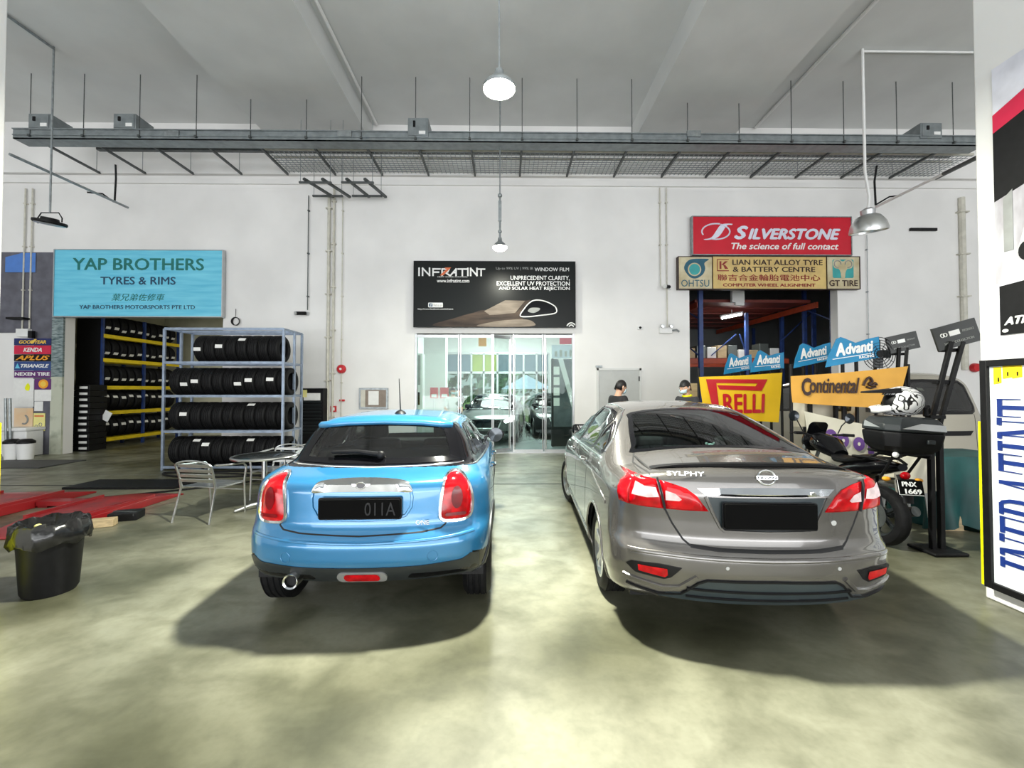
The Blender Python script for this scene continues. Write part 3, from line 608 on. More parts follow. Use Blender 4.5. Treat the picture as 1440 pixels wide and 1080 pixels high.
# ================================================================ cars
def smax(a, b, k):
    h = np.maximum(k - np.abs(a - b), 0.0) / k
    return np.maximum(a, b) + h * h * k * 0.25
def table(pts, sig):
    xs = np.array([p[0] for p in pts], float); ys = np.array([p[1] for p in pts], float)
    lo, hi = xs[0] - .3, xs[-1] + .3; g = np.linspace(lo, hi, 1500); v = np.interp(g, xs, ys)
    # extrapolate with end slopes kept flat
    st = g[1] - g[0]; n = max(1, int(3 * sig / st)); k = np.exp(-0.5 * (np.arange(-n, n + 1) * st / sig) ** 2); k /= k.sum()
    vp = np.concatenate([np.full(n, v[0]), v, np.full(n, v[-1])]); v = np.convolve(vp, k, 'valid')
    return lambda x: np.interp(x, g, v)
class Car:
    def __init__(s, sp, res=1.0):
        s.sp = sp
        s.yr = table(sp['rear'], sp.get('sr', .012)); s.yf = table(sp['front'], .03); s.zt = table(sp['top'], sp.get('st', .06))
        s.W = table(sp['width'], sp.get('sw', .022)); s.taper = table(sp['plan'], .12)
        s.L = sp['L']; s.res = res
        s.vs, s.fs = s.shell(0.0)
        s.bvh = BVHTree.FromPolygons([tuple(v) for v in s.vs], s.fs)
    def f(s, x, y, z):
        sp = s.sp; ax = np.abs(x)
        bow = sp['bow_r'] * (ax / .85) ** 2.6
        A = s.yr(z) + bow - y
        B = y - (s.L - s.yf(z) - sp['bow_f'] * (ax / .85) ** 2.4)
        C = z - s.zt(y) + sp['crown'] * (ax / .6) ** 2.2
        Wd = s.W(z) * s.taper(y)
        for (cy, cz, rr, amp) in sp.get('flare', []):
            Wd = Wd + amp * np.exp(-((y - cy) ** 2 + (z - cz) ** 2) / rr ** 2) * (z < .95)
        D = ax - Wd
        return np.maximum(smax(smax(smax(A, C, sp['k_ac']), B, .18), D, sp['k_d']), sp['zb'] - z)
    def shell(s, off):
        sp = s.sp; r = s.res; nx, ny, nz = int(120 * r), int(230 * r), int(90 * r)
        gx = np.linspace(0, 1, nx + 1); gy = np.linspace(0, 1, ny + 1); gz = np.linspace(0, 1, nz + 1)
        idx = {}; T = []
        faces = []
        def vid(i, j, k):
            key = (i * (ny + 1) + j) * (nz + 1) + k; n = idx.get(key)
            if n is None: n = len(T); idx[key] = n; T.append((gx[i], gy[j], gz[k]))
            return n
        for i in range(nx):
            for k in range(nz):
                faces.append((vid(i, 0, k), vid(i + 1, 0, k), vid(i + 1, 0, k + 1), vid(i, 0, k + 1)))
                faces.append((vid(i + 1, ny, k), vid(i, ny, k), vid(i, ny, k + 1), vid(i + 1, ny, k + 1)))
        for j in range(ny):
            for k in range(nz):
                faces.append((vid(0, j + 1, k), vid(0, j, k), vid(0, j, k + 1), vid(0, j + 1, k + 1)))
                faces.append((vid(nx, j, k), vid(nx, j + 1, k), vid(nx, j + 1, k + 1), vid(nx, j, k + 1)))
        for i in range(nx):
            for j in range(ny):
                faces.append((vid(i, j, nz), vid(i + 1, j, nz), vid(i + 1, j + 1, nz), vid(i, j + 1, nz)))
        T = np.array(T); L = s.L
        O = np.stack([(T[:, 0] * 2 - 1) * 1.0, -0.15 + T[:, 1] * (L + .3), sp['zb'] + T[:, 2] * (sp.get('ztop', 1.62) - sp['zb'])], 1)
        iy0, iy1, iz1 = sp['inner']
        Q = np.stack([(T[:, 0] * 2 - 1) * .42, iy0 + T[:, 1] * (L - iy1 - iy0), sp['zb'] + .001 + T[:, 2] * (iz1 - sp['zb'])], 1)
        a = np.zeros(len(T)); b = np.ones(len(T))
        for _ in range(26):
            m = (a + b) / 2; P = Q + (O - Q) * m[:, None]
            inside = s.f(P[:, 0], P[:, 1], P[:, 2]) < off
            a = np.where(inside, m, a); b = np.where(inside, b, m)
        P = Q + (O - Q) * ((a + b) / 2)[:, None]
        return P, faces
    def hit(s, ax, u, v):
        if ax == 'rear': o, d = Vector((u, -1, v)), Vector((0, 1, 0))
        elif ax == 'front': o, d = Vector((u, s.L + 1, v)), Vector((0, -1, 0))
        elif ax == 'right': o, d = Vector((2, u, v)), Vector((-1, 0, 0))
        elif ax == 'left': o, d = Vector((-2, u, v)), Vector((1, 0, 0))
        else: o, d = Vector((u, v, 3)), Vector((0, 0, -1))
        h = s.bvh.ray_cast(o, d)
        if h[0] is None:
            q = {'rear': (u, .3, v), 'front': (u, s.L - .3, v), 'right': (.8, u, v), 'left': (-.8, u, v), 'top': (u, v, 1.2)}[ax]
            h = s.bvh.find_nearest(Vector(q))
        n = h[1]
        if n.dot(d) > 0: n = -n
        return h[0], n
    def nrm(s, p):
        e = 1e-3; g = []
        for k in range(3):
            a = [np.array([c]) for c in p]; b = [np.array([c]) for c in p]; a[k] = a[k] + e; b[k] = b[k] - e
            g.append(float(s.f(*a)[0] - s.f(*b)[0]))
        v = Vector(g); v.normalize(); return v
    def patch(s, ax, poly, m, parent, name, off=.003, depth=.0, dome=0.0, step=.03, sharp=50, domew=.05, label=None):
        dn = []
        for a_, b_ in zip(poly, list(poly[1:]) + [poly[0]]):
            kk = max(1, int((Vector(b_) - Vector(a_)).length / step)); dn += [tuple(Vector(a_).lerp(Vector(b_), t_ / kk)) for t_ in range(kk)]
        poly = dn
        us = [p[0] for p in poly]; vv = [p[1] for p in poly]; pts = [Vector(p) for p in poly]; n = len(pts)
        def inside(u, v):
            c = False; j = n - 1
            for i in range(n):
                if (pts[i].y > v) != (pts[j].y > v) and u < (pts[j].x - pts[i].x) * (v - pts[i].y) / (pts[j].y - pts[i].y) + pts[i].x: c = not c
                j = i
            return c
        def dist(u, v):
            q = Vector((u, v)); best = 9
            for i in range(n):
                a, b = pts[i], pts[(i + 1) % n]; ab = b - a; t = max(0, min(1, (q - a).dot(ab) / max(1e-12, ab.length_squared)))
                best = min(best, (q - a - ab * t).length)
            return best
        vin = list(pts); k = 1; u = min(us) + step * .5
        while u < max(us):
            v = min(vv) + step * .5
            while v < max(vv):
                if inside(u, v) and dist(u, v) > step * .4: vin.append(Vector((u, v)))
                v += step
            u += step
        res = delaunay_2d_cdt(vin, [(i, (i + 1) % n) for i in range(n)], [], 1, 1e-5)
        co, ed, fa = res[0], res[1], res[2]
        vs = []
        flip = ax in ('rear', 'right', 'top')
        for q in co:
            h, nn = s.hit(ax, q.x, q.y); nn = s.nrm(h)
            o_ = off
            if dome: o_ += dome * (1 - math.exp(-dist(q.x, q.y) / domew * 2))
            vs.append(h + nn * o_)
        fs = [tuple(f) if flip else tuple(f)[::-1] for f in fa]
        if depth:
            cnt = {}
            for f in fs:
                for i in range(len(f)):
                    a, b = f[i], f[(i + 1) % len(f)]; cnt[(a, b)] = cnt.get((a, b), 0) + 1
            border = [(a, b) for (a, b) in cnt if (b, a) not in cnt]; mp = {}
            for a, b in border:
                for q in (a, b):
                    if q not in mp:
                        h = Vector(vs[q]); nn = s.nrm(h); mp[q] = len(vs); vs.append(h - nn * (off + depth))
            for a, b in border: fs.append((a, mp[a], mp[b], b))
        return MB().add(vs, fs).build(name, m, parent, sharp=sharp, world=False, label=label)
    def line(s, ax, pts, wd, m, parent, name, off=.002, ht=.003, loop=False, step=.03):
        P_ = [Vector(p) for p in pts]; out = []
        segs = list(zip(P_, P_[1:] + ([P_[0]] if loop else [])))[: len(P_) if loop else len(P_) - 1]
        for a, b in segs:
            k = max(1, int((b - a).length / step))
            out += [a.lerp(b, i / k) for i in range(k)]
        if not loop: out.append(P_[-1])
        hs = [s.hit(ax, q.x, q.y)[0] for q in out]; ns = [s.nrm(h) for h in hs]; rings = []; K = len(hs)
        for i in range(K):
            a = hs[i - 1] if (i or loop) else hs[i]; b = hs[(i + 1) % K] if (i < K - 1 or loop) else hs[i]
            t = (b - a).normalized(); sd = t.cross(ns[i]).normalized()
            rings.append([hs[i] - sd * wd / 2 - ns[i] * .004, hs[i] - sd * wd / 2 + ns[i] * off, hs[i] - sd * wd * .3 + ns[i] * (off + ht), hs[i] + sd * wd * .3 + ns[i] * (off + ht), hs[i] + sd * wd / 2 + ns[i] * off, hs[i] + sd * wd / 2 - ns[i] * .004])
        return MB().ring(rings, loop=loop, closed=False, caps=not loop).build(name, m, parent, sharp=60, world=False)
    def body(s, m, minner, parent, holes, arches, dark=None):
        """holes: list of (axis, polygon); arches: (cy, cz, r)"""
        def cull(vs, fs):
            V = np.asarray(vs); F = np.array(fs); Cn = V[F].mean(1); keep = np.ones(len(F), bool)
            e1 = V[F[:, 1]] - V[F[:, 0]]; e2 = V[F[:, 2]] - V[F[:, 0]]; N_ = np.cross(e1, e2); N_ /= np.linalg.norm(N_, axis=1)[:, None] + 1e-9
            for ax, poly in holes:
                a, b, cond = {'rear': (0, 2, (Cn[:, 1] < s.L * .45) & (np.abs(N_[:, 0]) < .85)), 'front': (0, 2, Cn[:, 1] > s.L * .6), 'right': (1, 2, Cn[:, 0] > .35), 'left': (1, 2, Cn[:, 0] < -.35), 'top': (0, 1, (N_[:, 2] > .15))}[ax]
                px = np.array([p[0] for p in poly]); py = np.array([p[1] for p in poly]); u = Cn[:, a]; v = Cn[:, b]; c = np.zeros(len(F), bool); j = len(poly) - 1
                for i in range(len(poly)):
                    with np.errstate(divide='ignore', invalid='ignore'):
                        c ^= ((py[i] > v) != (py[j] > v)) & (u < (px[j] - px[i]) * (v - py[i]) / (py[j] - py[i] + 1e-12) + px[i])
                    j = i
                keep &= ~(c & cond)
            for cy, cz, rr in arches: keep &= ~(((Cn[:, 1] - cy) ** 2 + (Cn[:, 2] - cz) ** 2 < rr * rr) & (np.abs(Cn[:, 0]) > .5))
            F = F[keep]; used = np.unique(F); mp = np.full(len(V), -1); mp[used] = np.arange(len(used))
            return V[used], mp[F]
        V, F = cull(s.vs, s.fs)
        o = MB().add(V.tolist(), F.tolist()).build('body', m, parent, sharp=70, world=False)
        me = o.data
        if dark:
            Cn = V[F].mean(1); me.polygons.foreach_set('material_index', dark(Cn).astype(np.int32).tolist())
        nv = len(me.vertices)
        co = np.empty(nv * 3); me.vertices.foreach_get('co', co); co = co.reshape(-1, 3); e = 2e-3; g = []
        for k in range(3):
            d = np.zeros(3); d[k] = e; g.append(s.f(*(co + d).T) - s.f(*(co - d).T))
        g = np.stack(g, 1); g /= np.linalg.norm(g, axis=1)[:, None] + 1e-12
        me.normals_split_custom_set_from_vertices(g.tolist())
        if minner:
            s2 = s.res; s.res = s2 * .5; vi, fi = s.shell(-.035); s.res = s2
            V, F = cull(vi, fi)
            MB().add(V.tolist(), [f[::-1] for f in F.tolist()]).build('inner_lining', minner, parent, sharp=70, world=False)
        return o

def wheel(parent, x, y, r, wdt, side, mt, mr, spokes=5, steer=0.0, style='five', name='wheel'):
    """side +1: outer face to +x"""
    T_ = Matrix.Translation((x, y, r)) @ Matrix.Rotation(steer, 4, 'Z') @ Matrix.Scale(side, 4, (1, 0, 0))
    rr = r * .67; h = wdt / 2
    mb = MB(T_); prof = [(rr - .005, -h * .8), (rr + .01, -h * .95), (rr + (r - rr) * .5, -h * 1.04), (r - .03, -h * .95), (r - .004, -h * .72)]
    for g in (-.5, -.17, .17, .5):
        gx = g * h * 1.25; prof += [(r, gx - .009), (r - .008, gx - .004), (r - .008, gx + .004), (r, gx + .009)]
    prof += [(r - .004, h * .72), (r - .03, h * .95), (rr + (r - rr) * .5, h * 1.04), (rr + .01, h * .95), (rr - .005, h * .8)]
    mb.lathe(prof, 48, axis='x'); mb.lathe([(rr - .006, -h * .8), (rr - .02, 0), (rr - .006, h * .8)], 48, axis='x')
    if side < 0: mb.f = [f[::-1] for f in mb.f]
    t = mb.build('tyre', mt, parent, sharp=40, world=False)
    mb = MB(T_); mb.lathe([(rr - .02, -h * .2), (rr - .018, h * .7), (rr + .004, h * .84), (rr + .006, h * .9), (rr - .012, h * .9), (rr - .03, h * .7), (rr - .03, -h * .2)], 40, axis='x')
    xo = h * .74
    for i in range(spokes):
        a0 = 2 * math.pi * i / spokes + .3
        forks = (-.16, .16) if style == 'five' else (0.0,)
        for df in forks:
            def pt(rad, ang, xx): return (xx, rad * math.cos(ang), rad * math.sin(ang))
            w0 = .045 if style == 'five' else .06
            r0, r1 = .05, rr - .02; a1 = a0 + df; 
            q = []
            for xx in (xo - .035, xo):
                dxx = .018 if xx == xo else 0
                q += [pt(r0, a0 + df * .4 - w0 / .12, xx - .0), pt(r0, a0 + df * .4 + w0 / .12, xx - .0), pt(r1, a1 + w0 / .24 * .5, xx + .012), pt(r1, a1 - w0 / .24 * .5, xx + .012)]
            mb.add(q, [(4, 5, 6, 7), (3, 2, 1, 0), (0, 1, 5, 4), (1, 2, 6, 5), (2, 3, 7, 6), (3, 0, 4, 7)])
    mb.lathe([(0, xo + .012), (.03, xo + .010), (.062, xo), (.066, xo - .03), (.066, xo - .06)], 20, axis='x')
    mb.build('rim', mr, t, sharp=35, world=False)
    MB(T_).lathe([(0, xo - .10), (rr * .62, xo - .10), (rr * .62, xo - .12), (0, xo - .12)], 28, axis='x').build('brake_disc', M['galv'], t, sharp=35, world=False)
    return t

def wheel_well(parent, cy, cz, r, side):
    mb = MB(); n = 20; A_ = []; B_ = []
    for i in range(n + 1):
        t = R(-4 + 188 * i / n); A_.append((side * .80, cy + (r - .004) * math.cos(t), cz + (r - .004) * math.sin(t))); B_.append((side * .48, cy + (r - .004) * math.cos(t), cz + (r - .004) * math.sin(t)))
    vs = A_ + B_ + [(side * .48, cy, cz)]; fs = []
    for i in range(n): fs += [(i, i + 1, n + 2 + i, n + 1 + i), (n + 1 + i, n + 2 + i, 2 * n + 2)]
    mb.add(vs, fs); return mb.build('wheel_well', M['black'], parent, world=False, sharp=40)
def car_seat(parent, x, y, z0, m, head=True, wdt=.48, name='seat'):
    mb = MB(); mb.box((x, y + .1, z0 + .08), (wdt, .5, .16)); o = mb.build(name, m, parent, bevel=.04, world=False)
    MB().box((x, y - .17, z0 + .42), (wdt, .14, .62), (R(14), 0, 0)).build('backrest', m, o, bevel=.045, world=False)
    if head:
        MB().box((x, y - .28, z0 + .83), (.25, .09, .17), (R(10), 0, 0)).build('headrest', m, o, bevel=.035, world=False)
    return o
def car_paint(name, col, flake=.35, metal=.5, rough=.32, coat=1.0, dark=None):
    m = mat(name, col, rough, metal, var=.03, scale=400, coat=coat, detail=1); return m
M['minipaint'] = car_paint('blue metallic paint', (0.022, 0.175, 0.365), metal=.35, rough=.3)
M['sedanpaint'] = car_paint('grey brown metallic paint', (0.125, 0.117, 0.109), metal=.55, rough=.27)
M['lining'] = mat('dark car interior', (0.02, 0.022, 0.022), 0.8)
M['liningl'] = mat('light headliner', (0.25, 0.27, 0.25), 0.8)
M['taillens'] = mat('red tail lamp lens', (0.60, 0.003, 0.008), 0.12, var=.25, scale=14, spec=.35)
M['taildark'] = mat('deep red lens', (0.20, 0.003, 0.006), 0.12, var=.3, scale=10, spec=.35)
M['tailclear'] = mat('clear pink lens', (0.80, 0.62, 0.62), 0.12, var=.15, scale=20)
M['plate'] = mat('black licence plate', (0.002, 0.002, 0.002), 0.8, spec=.08)
M['carglassblk'] = mat('dark mirror glass', (0.03, 0.035, 0.04), 0.05, .6)
M['gap'] = mat('panel gap', (0.004, 0.004, 0.005), 0.7)
M['seatfab'] = mat('black seat fabric', (0.018, 0.018, 0.02), 0.85)
M['satin'] = mat('satin black bumper plastic', (0.016, 0.020, 0.022), 0.42)
M['slatebl'] = mat('dark slate bumper plastic', (0.030, 0.042, 0.048), 0.32)

# ---------------------------------------------------------------- blue hatchback
def hatchback():
    root = thing('car', 'bright blue hatchback seen from behind, with round rear corners and upright red tail lamps', 'car', MINI_LOC, MINI_RZ)
    L = 3.99; RA = .70; FA = RA + 2.567; WR = .315
    sp = dict(L=L, zb=.22, bow_r=.20, bow_f=.30, crown=.045, k_ac=.07, k_d=.17, inner=(.85, .9, .72),
        rear=[(.10, .60), (.27, .40), (.33, .14), (.37, .07), (.43, .03), (.50, .0), (.60, .0), (.645, .014), (.685, .05), (.72, .066), (.80, .074), (.95, .085), (1.0, .105), (1.028, .20), (1.05, .34), (1.075, .42), (1.33, .64), (1.38, .69), (1.45, .80), (1.6, 1.1)],
        front=[(.1, .2), (.3, .03), (.5, .0), (.75, .03), (.88, .15), (.95, .5), (1.02, .9), (1.06, 1.1), (1.36, 1.72), (1.5, 2.0)],
        top=[(-.2, 1.375), (.3, 1.385), (.7, 1.41), (1.5, 1.425), (2.0, 1.40), (2.35, 1.33), (2.9, 1.08), (3.1, 1.0), (3.7, .86), (4.2, .62)],
        width=[(.1, .76), (.25, .80), (.35, .835), (.55, .858), (.75, .862), (.9, .85), (.98, .825), (1.03, .77), (1.065, .705), (1.10, .685), (1.20, .65), (1.34, .59), (1.45, .54)],
        plan=[(-.2, .90), (0, .925), (.35, .975), (.8, 1.0), (2.8, 1.0), (3.3, .98), (4.2, .86)], flare=[(RA, .42, .42, .012), (FA, .42, .42, .012)])
    c = Car(sp, 1.0)
    mp = M['minipaint']
    glass = cr([(-.575, 1.135), (-.53, 1.335), (0, 1.352), (.53, 1.335), (.575, 1.135), (.3, 1.122), (0, 1.119), (-.3, 1.122)], 8)
    glass = [(-.575, 1.092), (-.56, 1.17), (-.505, 1.315), (-.475, 1.335), (-.25, 1.35), (0, 1.355), (.25, 1.35), (.475, 1.335), (.505, 1.315), (.56, 1.17), (.575, 1.092), (.3, 1.085), (0, 1.083), (-.3, 1.085)]
    hole = [(u * .93, 1.222 + (v - 1.222) * .84) for u, v in glass]
    sides = []
    s_win = [[(.86, 1.08), (.92, 1.14), (1.02, 1.27), (1.12, 1.29), (1.14, 1.07)], [(1.20, 1.07), (1.185, 1.295), (1.75, 1.30), (1.85, 1.03)], [(1.93, 1.03), (1.83, 1.30), (2.15, 1.28), (2.55, 1.10), (2.62, 1.03)]]
    wind = [(-.60, 1.06), (-.52, 1.33), (.52, 1.33), (.60, 1.06)]
    holes = [('rear', hole)] + [(a, [(p[0], p[1]) for p in w_]) for a in ('right', 'left') for w_ in s_win] + [('front', wind)]
    def dark(C_):
        belt = np.interp(C_[:, 1], [0, .5, .9, 1.4, 2.0, 2.75], [1.066, 1.05, 1.035, 1.015, 1.0, 1.0])
        gh = (C_[:, 2] > belt) & (C_[:, 2] < np.where(C_[:, 1] < .95, 1.345, 1.325)) & (C_[:, 1] < 2.75)
        ax = np.abs(C_[:, 0]); lz = np.where(C_[:, 1] < .34, np.interp(ax, [0, .45, .66, .74, .80, 1], [.462, .465, .478, .52, .50, .49]), 0)
        return gh | (C_[:, 2] < lz)
    c.body([mp, M['blackgloss']], M['lining'], root, holes, [(RA, .31, .365), (FA, .31, .365)], dark)
    # black glass surround of the tailgate window, then the pane
    surround = [(-.625, 1.082), (-.61, 1.12), (-.55, 1.315), (-.53, 1.345), (-.3, 1.364), (0, 1.369), (.3, 1.364), (.53, 1.345), (.55, 1.315), (.61, 1.12), (.625, 1.082), (.3, 1.072), (0, 1.069), (-.3, 1.072)]
    def ringpatch(outer, inner, m, name, off):
        k = len(outer); vs = []; fs = []
        for P_ in (outer, inner):
            for u, v in P_: h, _ = c.hit('rear', u, v); vs.append(h + c.nrm(h) * off)
        for i in range(k): fs.append((i, (i + 1) % k, k + (i + 1) % k, k + i))
        return MB().add(vs, fs).build(name, m, root, sharp=180, world=False)
    dense = lambda P_: [tuple(Vector(a).lerp(Vector(b), t / 4)) for a, b in zip(P_, P_[1:] + P_[:1]) for t in range(4)]
    ringpatch(dense(surround), dense(hole), M['blackgloss'], 'window_surround', .004)
    c.patch('rear', [(u * 1.0, v) for u, v in hole], M['carglass'], root, 'rear_window', off=.001, step=.08, sharp=180)
    for a, sg in (('right', 1), ('left', -1)):
        # continuous dark band of side glass with pillars
        band = [(.545, 1.065), (.60, 1.14), (.80, 1.325), (1.1, 1.375), (1.8, 1.382), (2.2, 1.35), (2.62, 1.10), (2.70, 1.02), (1.9, 1.015), (1.2, 1.03)]
        for i, w_ in enumerate(s_win):
            c.patch(a, w_, M['carglass_dark'] if i < 2 else M['carglass'], root, 'side_window', off=.002, step=.1, sharp=180)
            c.line(a, w_, .045, M['blackgloss'], root, 'window_frame', loop=True)
        0 and c.patch(a, [(.50, 1.06), (.555, 1.13), (.79, 1.318), (.835, 1.305), (.66, 1.14), (.615, 1.07)], M['blackgloss'], root, 'quarter_pillar', off=.004, step=.06)
        c.line(a, [(.46, 1.052), (.9, 1.037), (1.4, 1.018), (2.0, 1.0), (2.75, 1.0)], .018, M['chrome'], root, 'belt_trim', off=.004)
        c.line(a, [(1.17, 1.0), (1.165, .62), (1.10, .48), (1.08, .32)], .007, M['gap'], root, 'door_gap', off=.0006, ht=.0005)
        c.line(a, [(1.17, .32), (2.9, .32)], .007, M['gap'], root, 'door_gap', off=.0006, ht=.0005)
        c.line(a, [(1.90, 1.0), (1.90, .32)], .007, M['gap'], root, 'door_gap', off=.0006, ht=.0005)
        c.line(a, [(2.80, 1.0), (2.86, .7), (2.80, .32)], .007, M['gap'], root, 'door_gap', off=.0006, ht=.0005)
        for y in (1.30, 2.05):
            h, n = c.hit(a, y, .90); MB().tube([h + Vector((-.0 * sg, -.01, 0)), h + Vector((sg * .028, .02, 0)), h + Vector((sg * .032, .09, 0)), h + Vector((sg * .028, .16, 0)), h + Vector((0, .19, 0))], .011, 8).build('door_handle', M['chrome'], root, world=False)
        for cy in (RA, FA):
            arc = [(cy + .385 * math.cos(R(t)), .31 + .385 * math.sin(R(t))) for t in range(-14, 195, 8)]
            c.line(a, arc, .055, M['satin'], root, 'wheel_arch_trim', off=.006, ht=.006)
        c.line(a, [(.92, 1.30), (1.1, 1.322), (2.05, 1.322), (2.4, 1.25)], .03, mp, root, 'roof_rail', off=.003, ht=.004)
        c.line(a, [(RA + .40, .26), (FA - .40, .26)], .10, M['satin'], root, 'side_skirt', off=.004, ht=.01)
        h, n = c.hit(a, 2.50, 1.04)
        base = h + Vector((sg * .13, .02, .03)); mbm = MB(); mbm.sphere(base, .105, 20, 14, (1.0, .62, .72)); mm = mbm.build('mirror', M['blackgloss'], root, world=False, sharp=180)
        MB().bar(h, base, .05, .03).build('mirror_arm', M['blackgloss'], mm, world=False)
        MB().lathe([(0, -.072), (.085, -.068), (.088, -.064)], 20, tuple(base), 'y').build('mirror_glass', M['carglassblk'], mm, world=False)
        wheel(root, sg * .745, RA, WR, .205, sg, M['rubber'], M['silver'], 5); wheel(root, sg * .745, FA, WR, .205, sg, M['rubber'], M['silver'], 5)
        for cy in (RA, FA): wheel_well(root, cy, .31, .37, sg)
    # lower black bumper valance
    low = [(-.77, .36), (-.77, .50), (-.72, .515), (-.66, .485), (-.4, .472), (0, .468), (.4, .472), (.66, .485), (.72, .515), (.77, .50), (.77, .36), (0, .345)]
    c.patch('rear', low, M['satin'], root, 'lower_bumper', off=.006, depth=.006, step=.06)
    for sg, a in (): c.patch(a, [(.08, .20), (.10, .43), (.20, .45), (.33, .47), (.38, .20)], M['satin'], root, 'bumper_corner', off=.006, step=.06)
    # tailgate gap
    gap = [(-.60, 1.035), (-.585, .98), (-.56, .80), (-.55, .715), (-.52, .692), (-.4, .678), (0, .665), (.4, .678), (.52, .692), (.55, .715), (.56, .80), (.585, .98), (.60, 1.035)]
    c.line('rear', gap, .011, M['gap'], root, 'tailgate_gap', off=.0008, ht=.0006)
    c.line('rear', [(-.64, 1.068), (-.3, 1.060), (0, 1.057), (.3, 1.060), (.64, 1.068)], .014, M['chrome'], root, 'tailgate_trim', off=.004, ht=.004)
    c.line('rear', [(-.74, .655), (-.5, .635), (0, .622), (.5, .635), (.74, .655)], .02, mp, root, 'bumper_crease', off=.001, ht=.003)
    # tail lamps
    for sg in (-1, 1):
        lo = [(sg * u, v) for u, v in ((.515, .78), (.520, .86), (.530, .94), (.548, 1.005), (.585, 1.028), (.645, 1.015), (.690, .965), (.712, .89), (.715, .81), (.70, .758), (.65, .738), (.56, .740), (.528, .752))]
        lo = cr(lo, 3); cx = sg * .613; cz_ = .883
        if sg < 0: lo = lo[::-1]
        ch = c.line('rear', [(cx + (u - cx) * 1.05, cz_ + (v - cz_) * 1.045) for u, v in lo], .026, M['chrome'], root, 'lamp_bezel', off=.006, ht=.010, loop=True, step=.02)
        tl = c.patch('rear', lo, M['taillens'], root, 'tail_light', off=.008, dome=.022, step=.022, sharp=180)
        c.patch('rear', ell(sg * .615, .885, .036, .072, 20), M['taildark'], tl, 'bulb_window', off=.033, step=.02, sharp=180)
        c.patch('rear', rrect(sg * .613 - .07, .765, sg * .613 + .06, .787, .01, 3), M['taildark'], tl, 'reflector_strip', off=.030, step=.02, sharp=180)
    # plate recess, handle, plate
    rec = [(-.315, .975), (-.33, .90), (-.325, .84), (-.29, .785), (-.22, .765), (0, .757), (.22, .765), (.29, .785), (.325, .84), (.33, .90), (.315, .975)]
    M['minirec'] = mp
    c.line('rear', rec, .02, mp, root, 'recess_edge', off=.001, ht=.008)
    c.patch('rear', [(u * .96, v * .998 + .002) for u, v in rec], mp, root, 'plate_recess', off=-.0, step=.06)
    h, n = c.hit('rear', 0, .84)
    fr = Frame(h + Vector((0, -.026, 0)), (1, 0, 0), Vector((0, .02, 1)))
    pl = MB().prism(rrect(-.262, -.062, .262, .062, .012), fr, .016).build('licence_plate', M['plate'], root, world=False, bevel=.002)
    MB().prism(rrect(-.272, -.072, .272, .072, .016), fr, .010, -.012).build('plate_holder', M['blackgloss'], pl, world=False)
    M['faint'] = mat('faint plate digit', (0.035, 0.035, 0.037), 0.7, spec=.1)
    text('011A', fr, (.035, -.042, .235, .042), M['faint'], pl, 'plate_lettering', bold=.0, lift=.016, world=False)
    hd = cr([(-.325, .935), (-.315, .975), (-.28, .998), (-.15, 1.01), (0, 1.013), (.15, 1.01), (.28, .998), (.315, .975), (.325, .935), (.2, .940), (0, .942), (-.2, .940)], 4)
    hn = c.patch('rear', hd[::-1], M['chrome'], root, 'tailgate_handle', off=.012, depth=.012, dome=.016, step=.03, domew=.02)
    h, n = c.hit('rear', 0, .975)
    fe = Frame(h + n * .03, (1, 0, 0), Vector((0, .1, 1)))
    MB().prism(ell(0, 0, .028, .020, 20), fe, .008).build('round_badge', M['blackgloss'], root, world=False)
    mb = MB(); mb.tube([fe(u, v, .008) for u, v in ell(0, 0, .030, .021, 24)], .004, 6, loop=True)
    for sg in (-1, 1): mb.prism([(sg * .03, .008), (sg * .06, .010), (sg * .055, .002), (sg * .05, -.004), (sg * .03, -.004)], fe, .006)
    mb.build('badge_wings', M['chrome'], root, world=False)
    h, n = c.hit('rear', .40, .735); fb = Frame(h + n * .002, (1, 0, 0), Vector((0, .05, 1)))
    text('ONE', fb, (-.045, -.015, .045, .015), M['chrome'], root, 'badge_lettering', bold=.02, lift=.002, world=False)
    for sg in (-1, 1):
        h, n = c.hit('rear', sg * .475, .53); n = c.nrm(h); fc = Frame(h + n * .001, Vector((0, 0, 1)).cross(n) * -1, (0, 0, 1))
        MB().tube([fc(u, v, 0) for u, v in ell(0, 0, .034, .034, 24)], .0022, 6, loop=True).build('tow_cover_ring', M['minipaint'], root, world=False)
    # exhaust, fog lamp
    c1 = Vector((-.43, .02, .385)); MB().lathe([(.038, .0), (.048, -.006), (.050, .0), (.050, .12)], 28, tuple(c1), 'y').build('exhaust_pipe', M['chrome'], root, world=False)
    MB().lathe([(0, .03), (.04, .03), (.041, .0)], 24, tuple(c1), 'y').build('exhaust_bore', M['gap'], root, world=False)
    fg = rrect(-.16, .365, .16, .44, .036, 5)
    c.patch('rear', [(u + .02, v) for u, v in fg], M['silver'], root, 'fog_lamp_bezel', off=.014, depth=.01, step=.05)
    c.patch('rear', [(u + .02, v) for u, v in rrect(-.115, .375, .115, .43, .025, 5)], M['taillens'], root, 'fog_lamp', off=.016, dome=.012, step=.03, sharp=180)
    # spoiler lip, wiper, aerial
    sp_ = [(-.6, 1.30), (-.52, 1.330), (-.3, 1.352), (0, 1.360), (.3, 1.352), (.52, 1.330), (.6, 1.30)]
    c.line('rear', sp_[1:-1], .055, mp, root, 'roof_spoiler', off=.012, ht=.016)
    h, n = c.hit('rear', .03, 1.115)
    mb = MB(); mb.sphere(h + n * .03, .032, 14, 8, (1, .8, 1)); mb.tube([c.hit('rear', u, v)[0] + n * .035 for u, v in ((.03, 1.115), (-.15, 1.135), (-.34, 1.13))], [.020, .016, .012], 8)
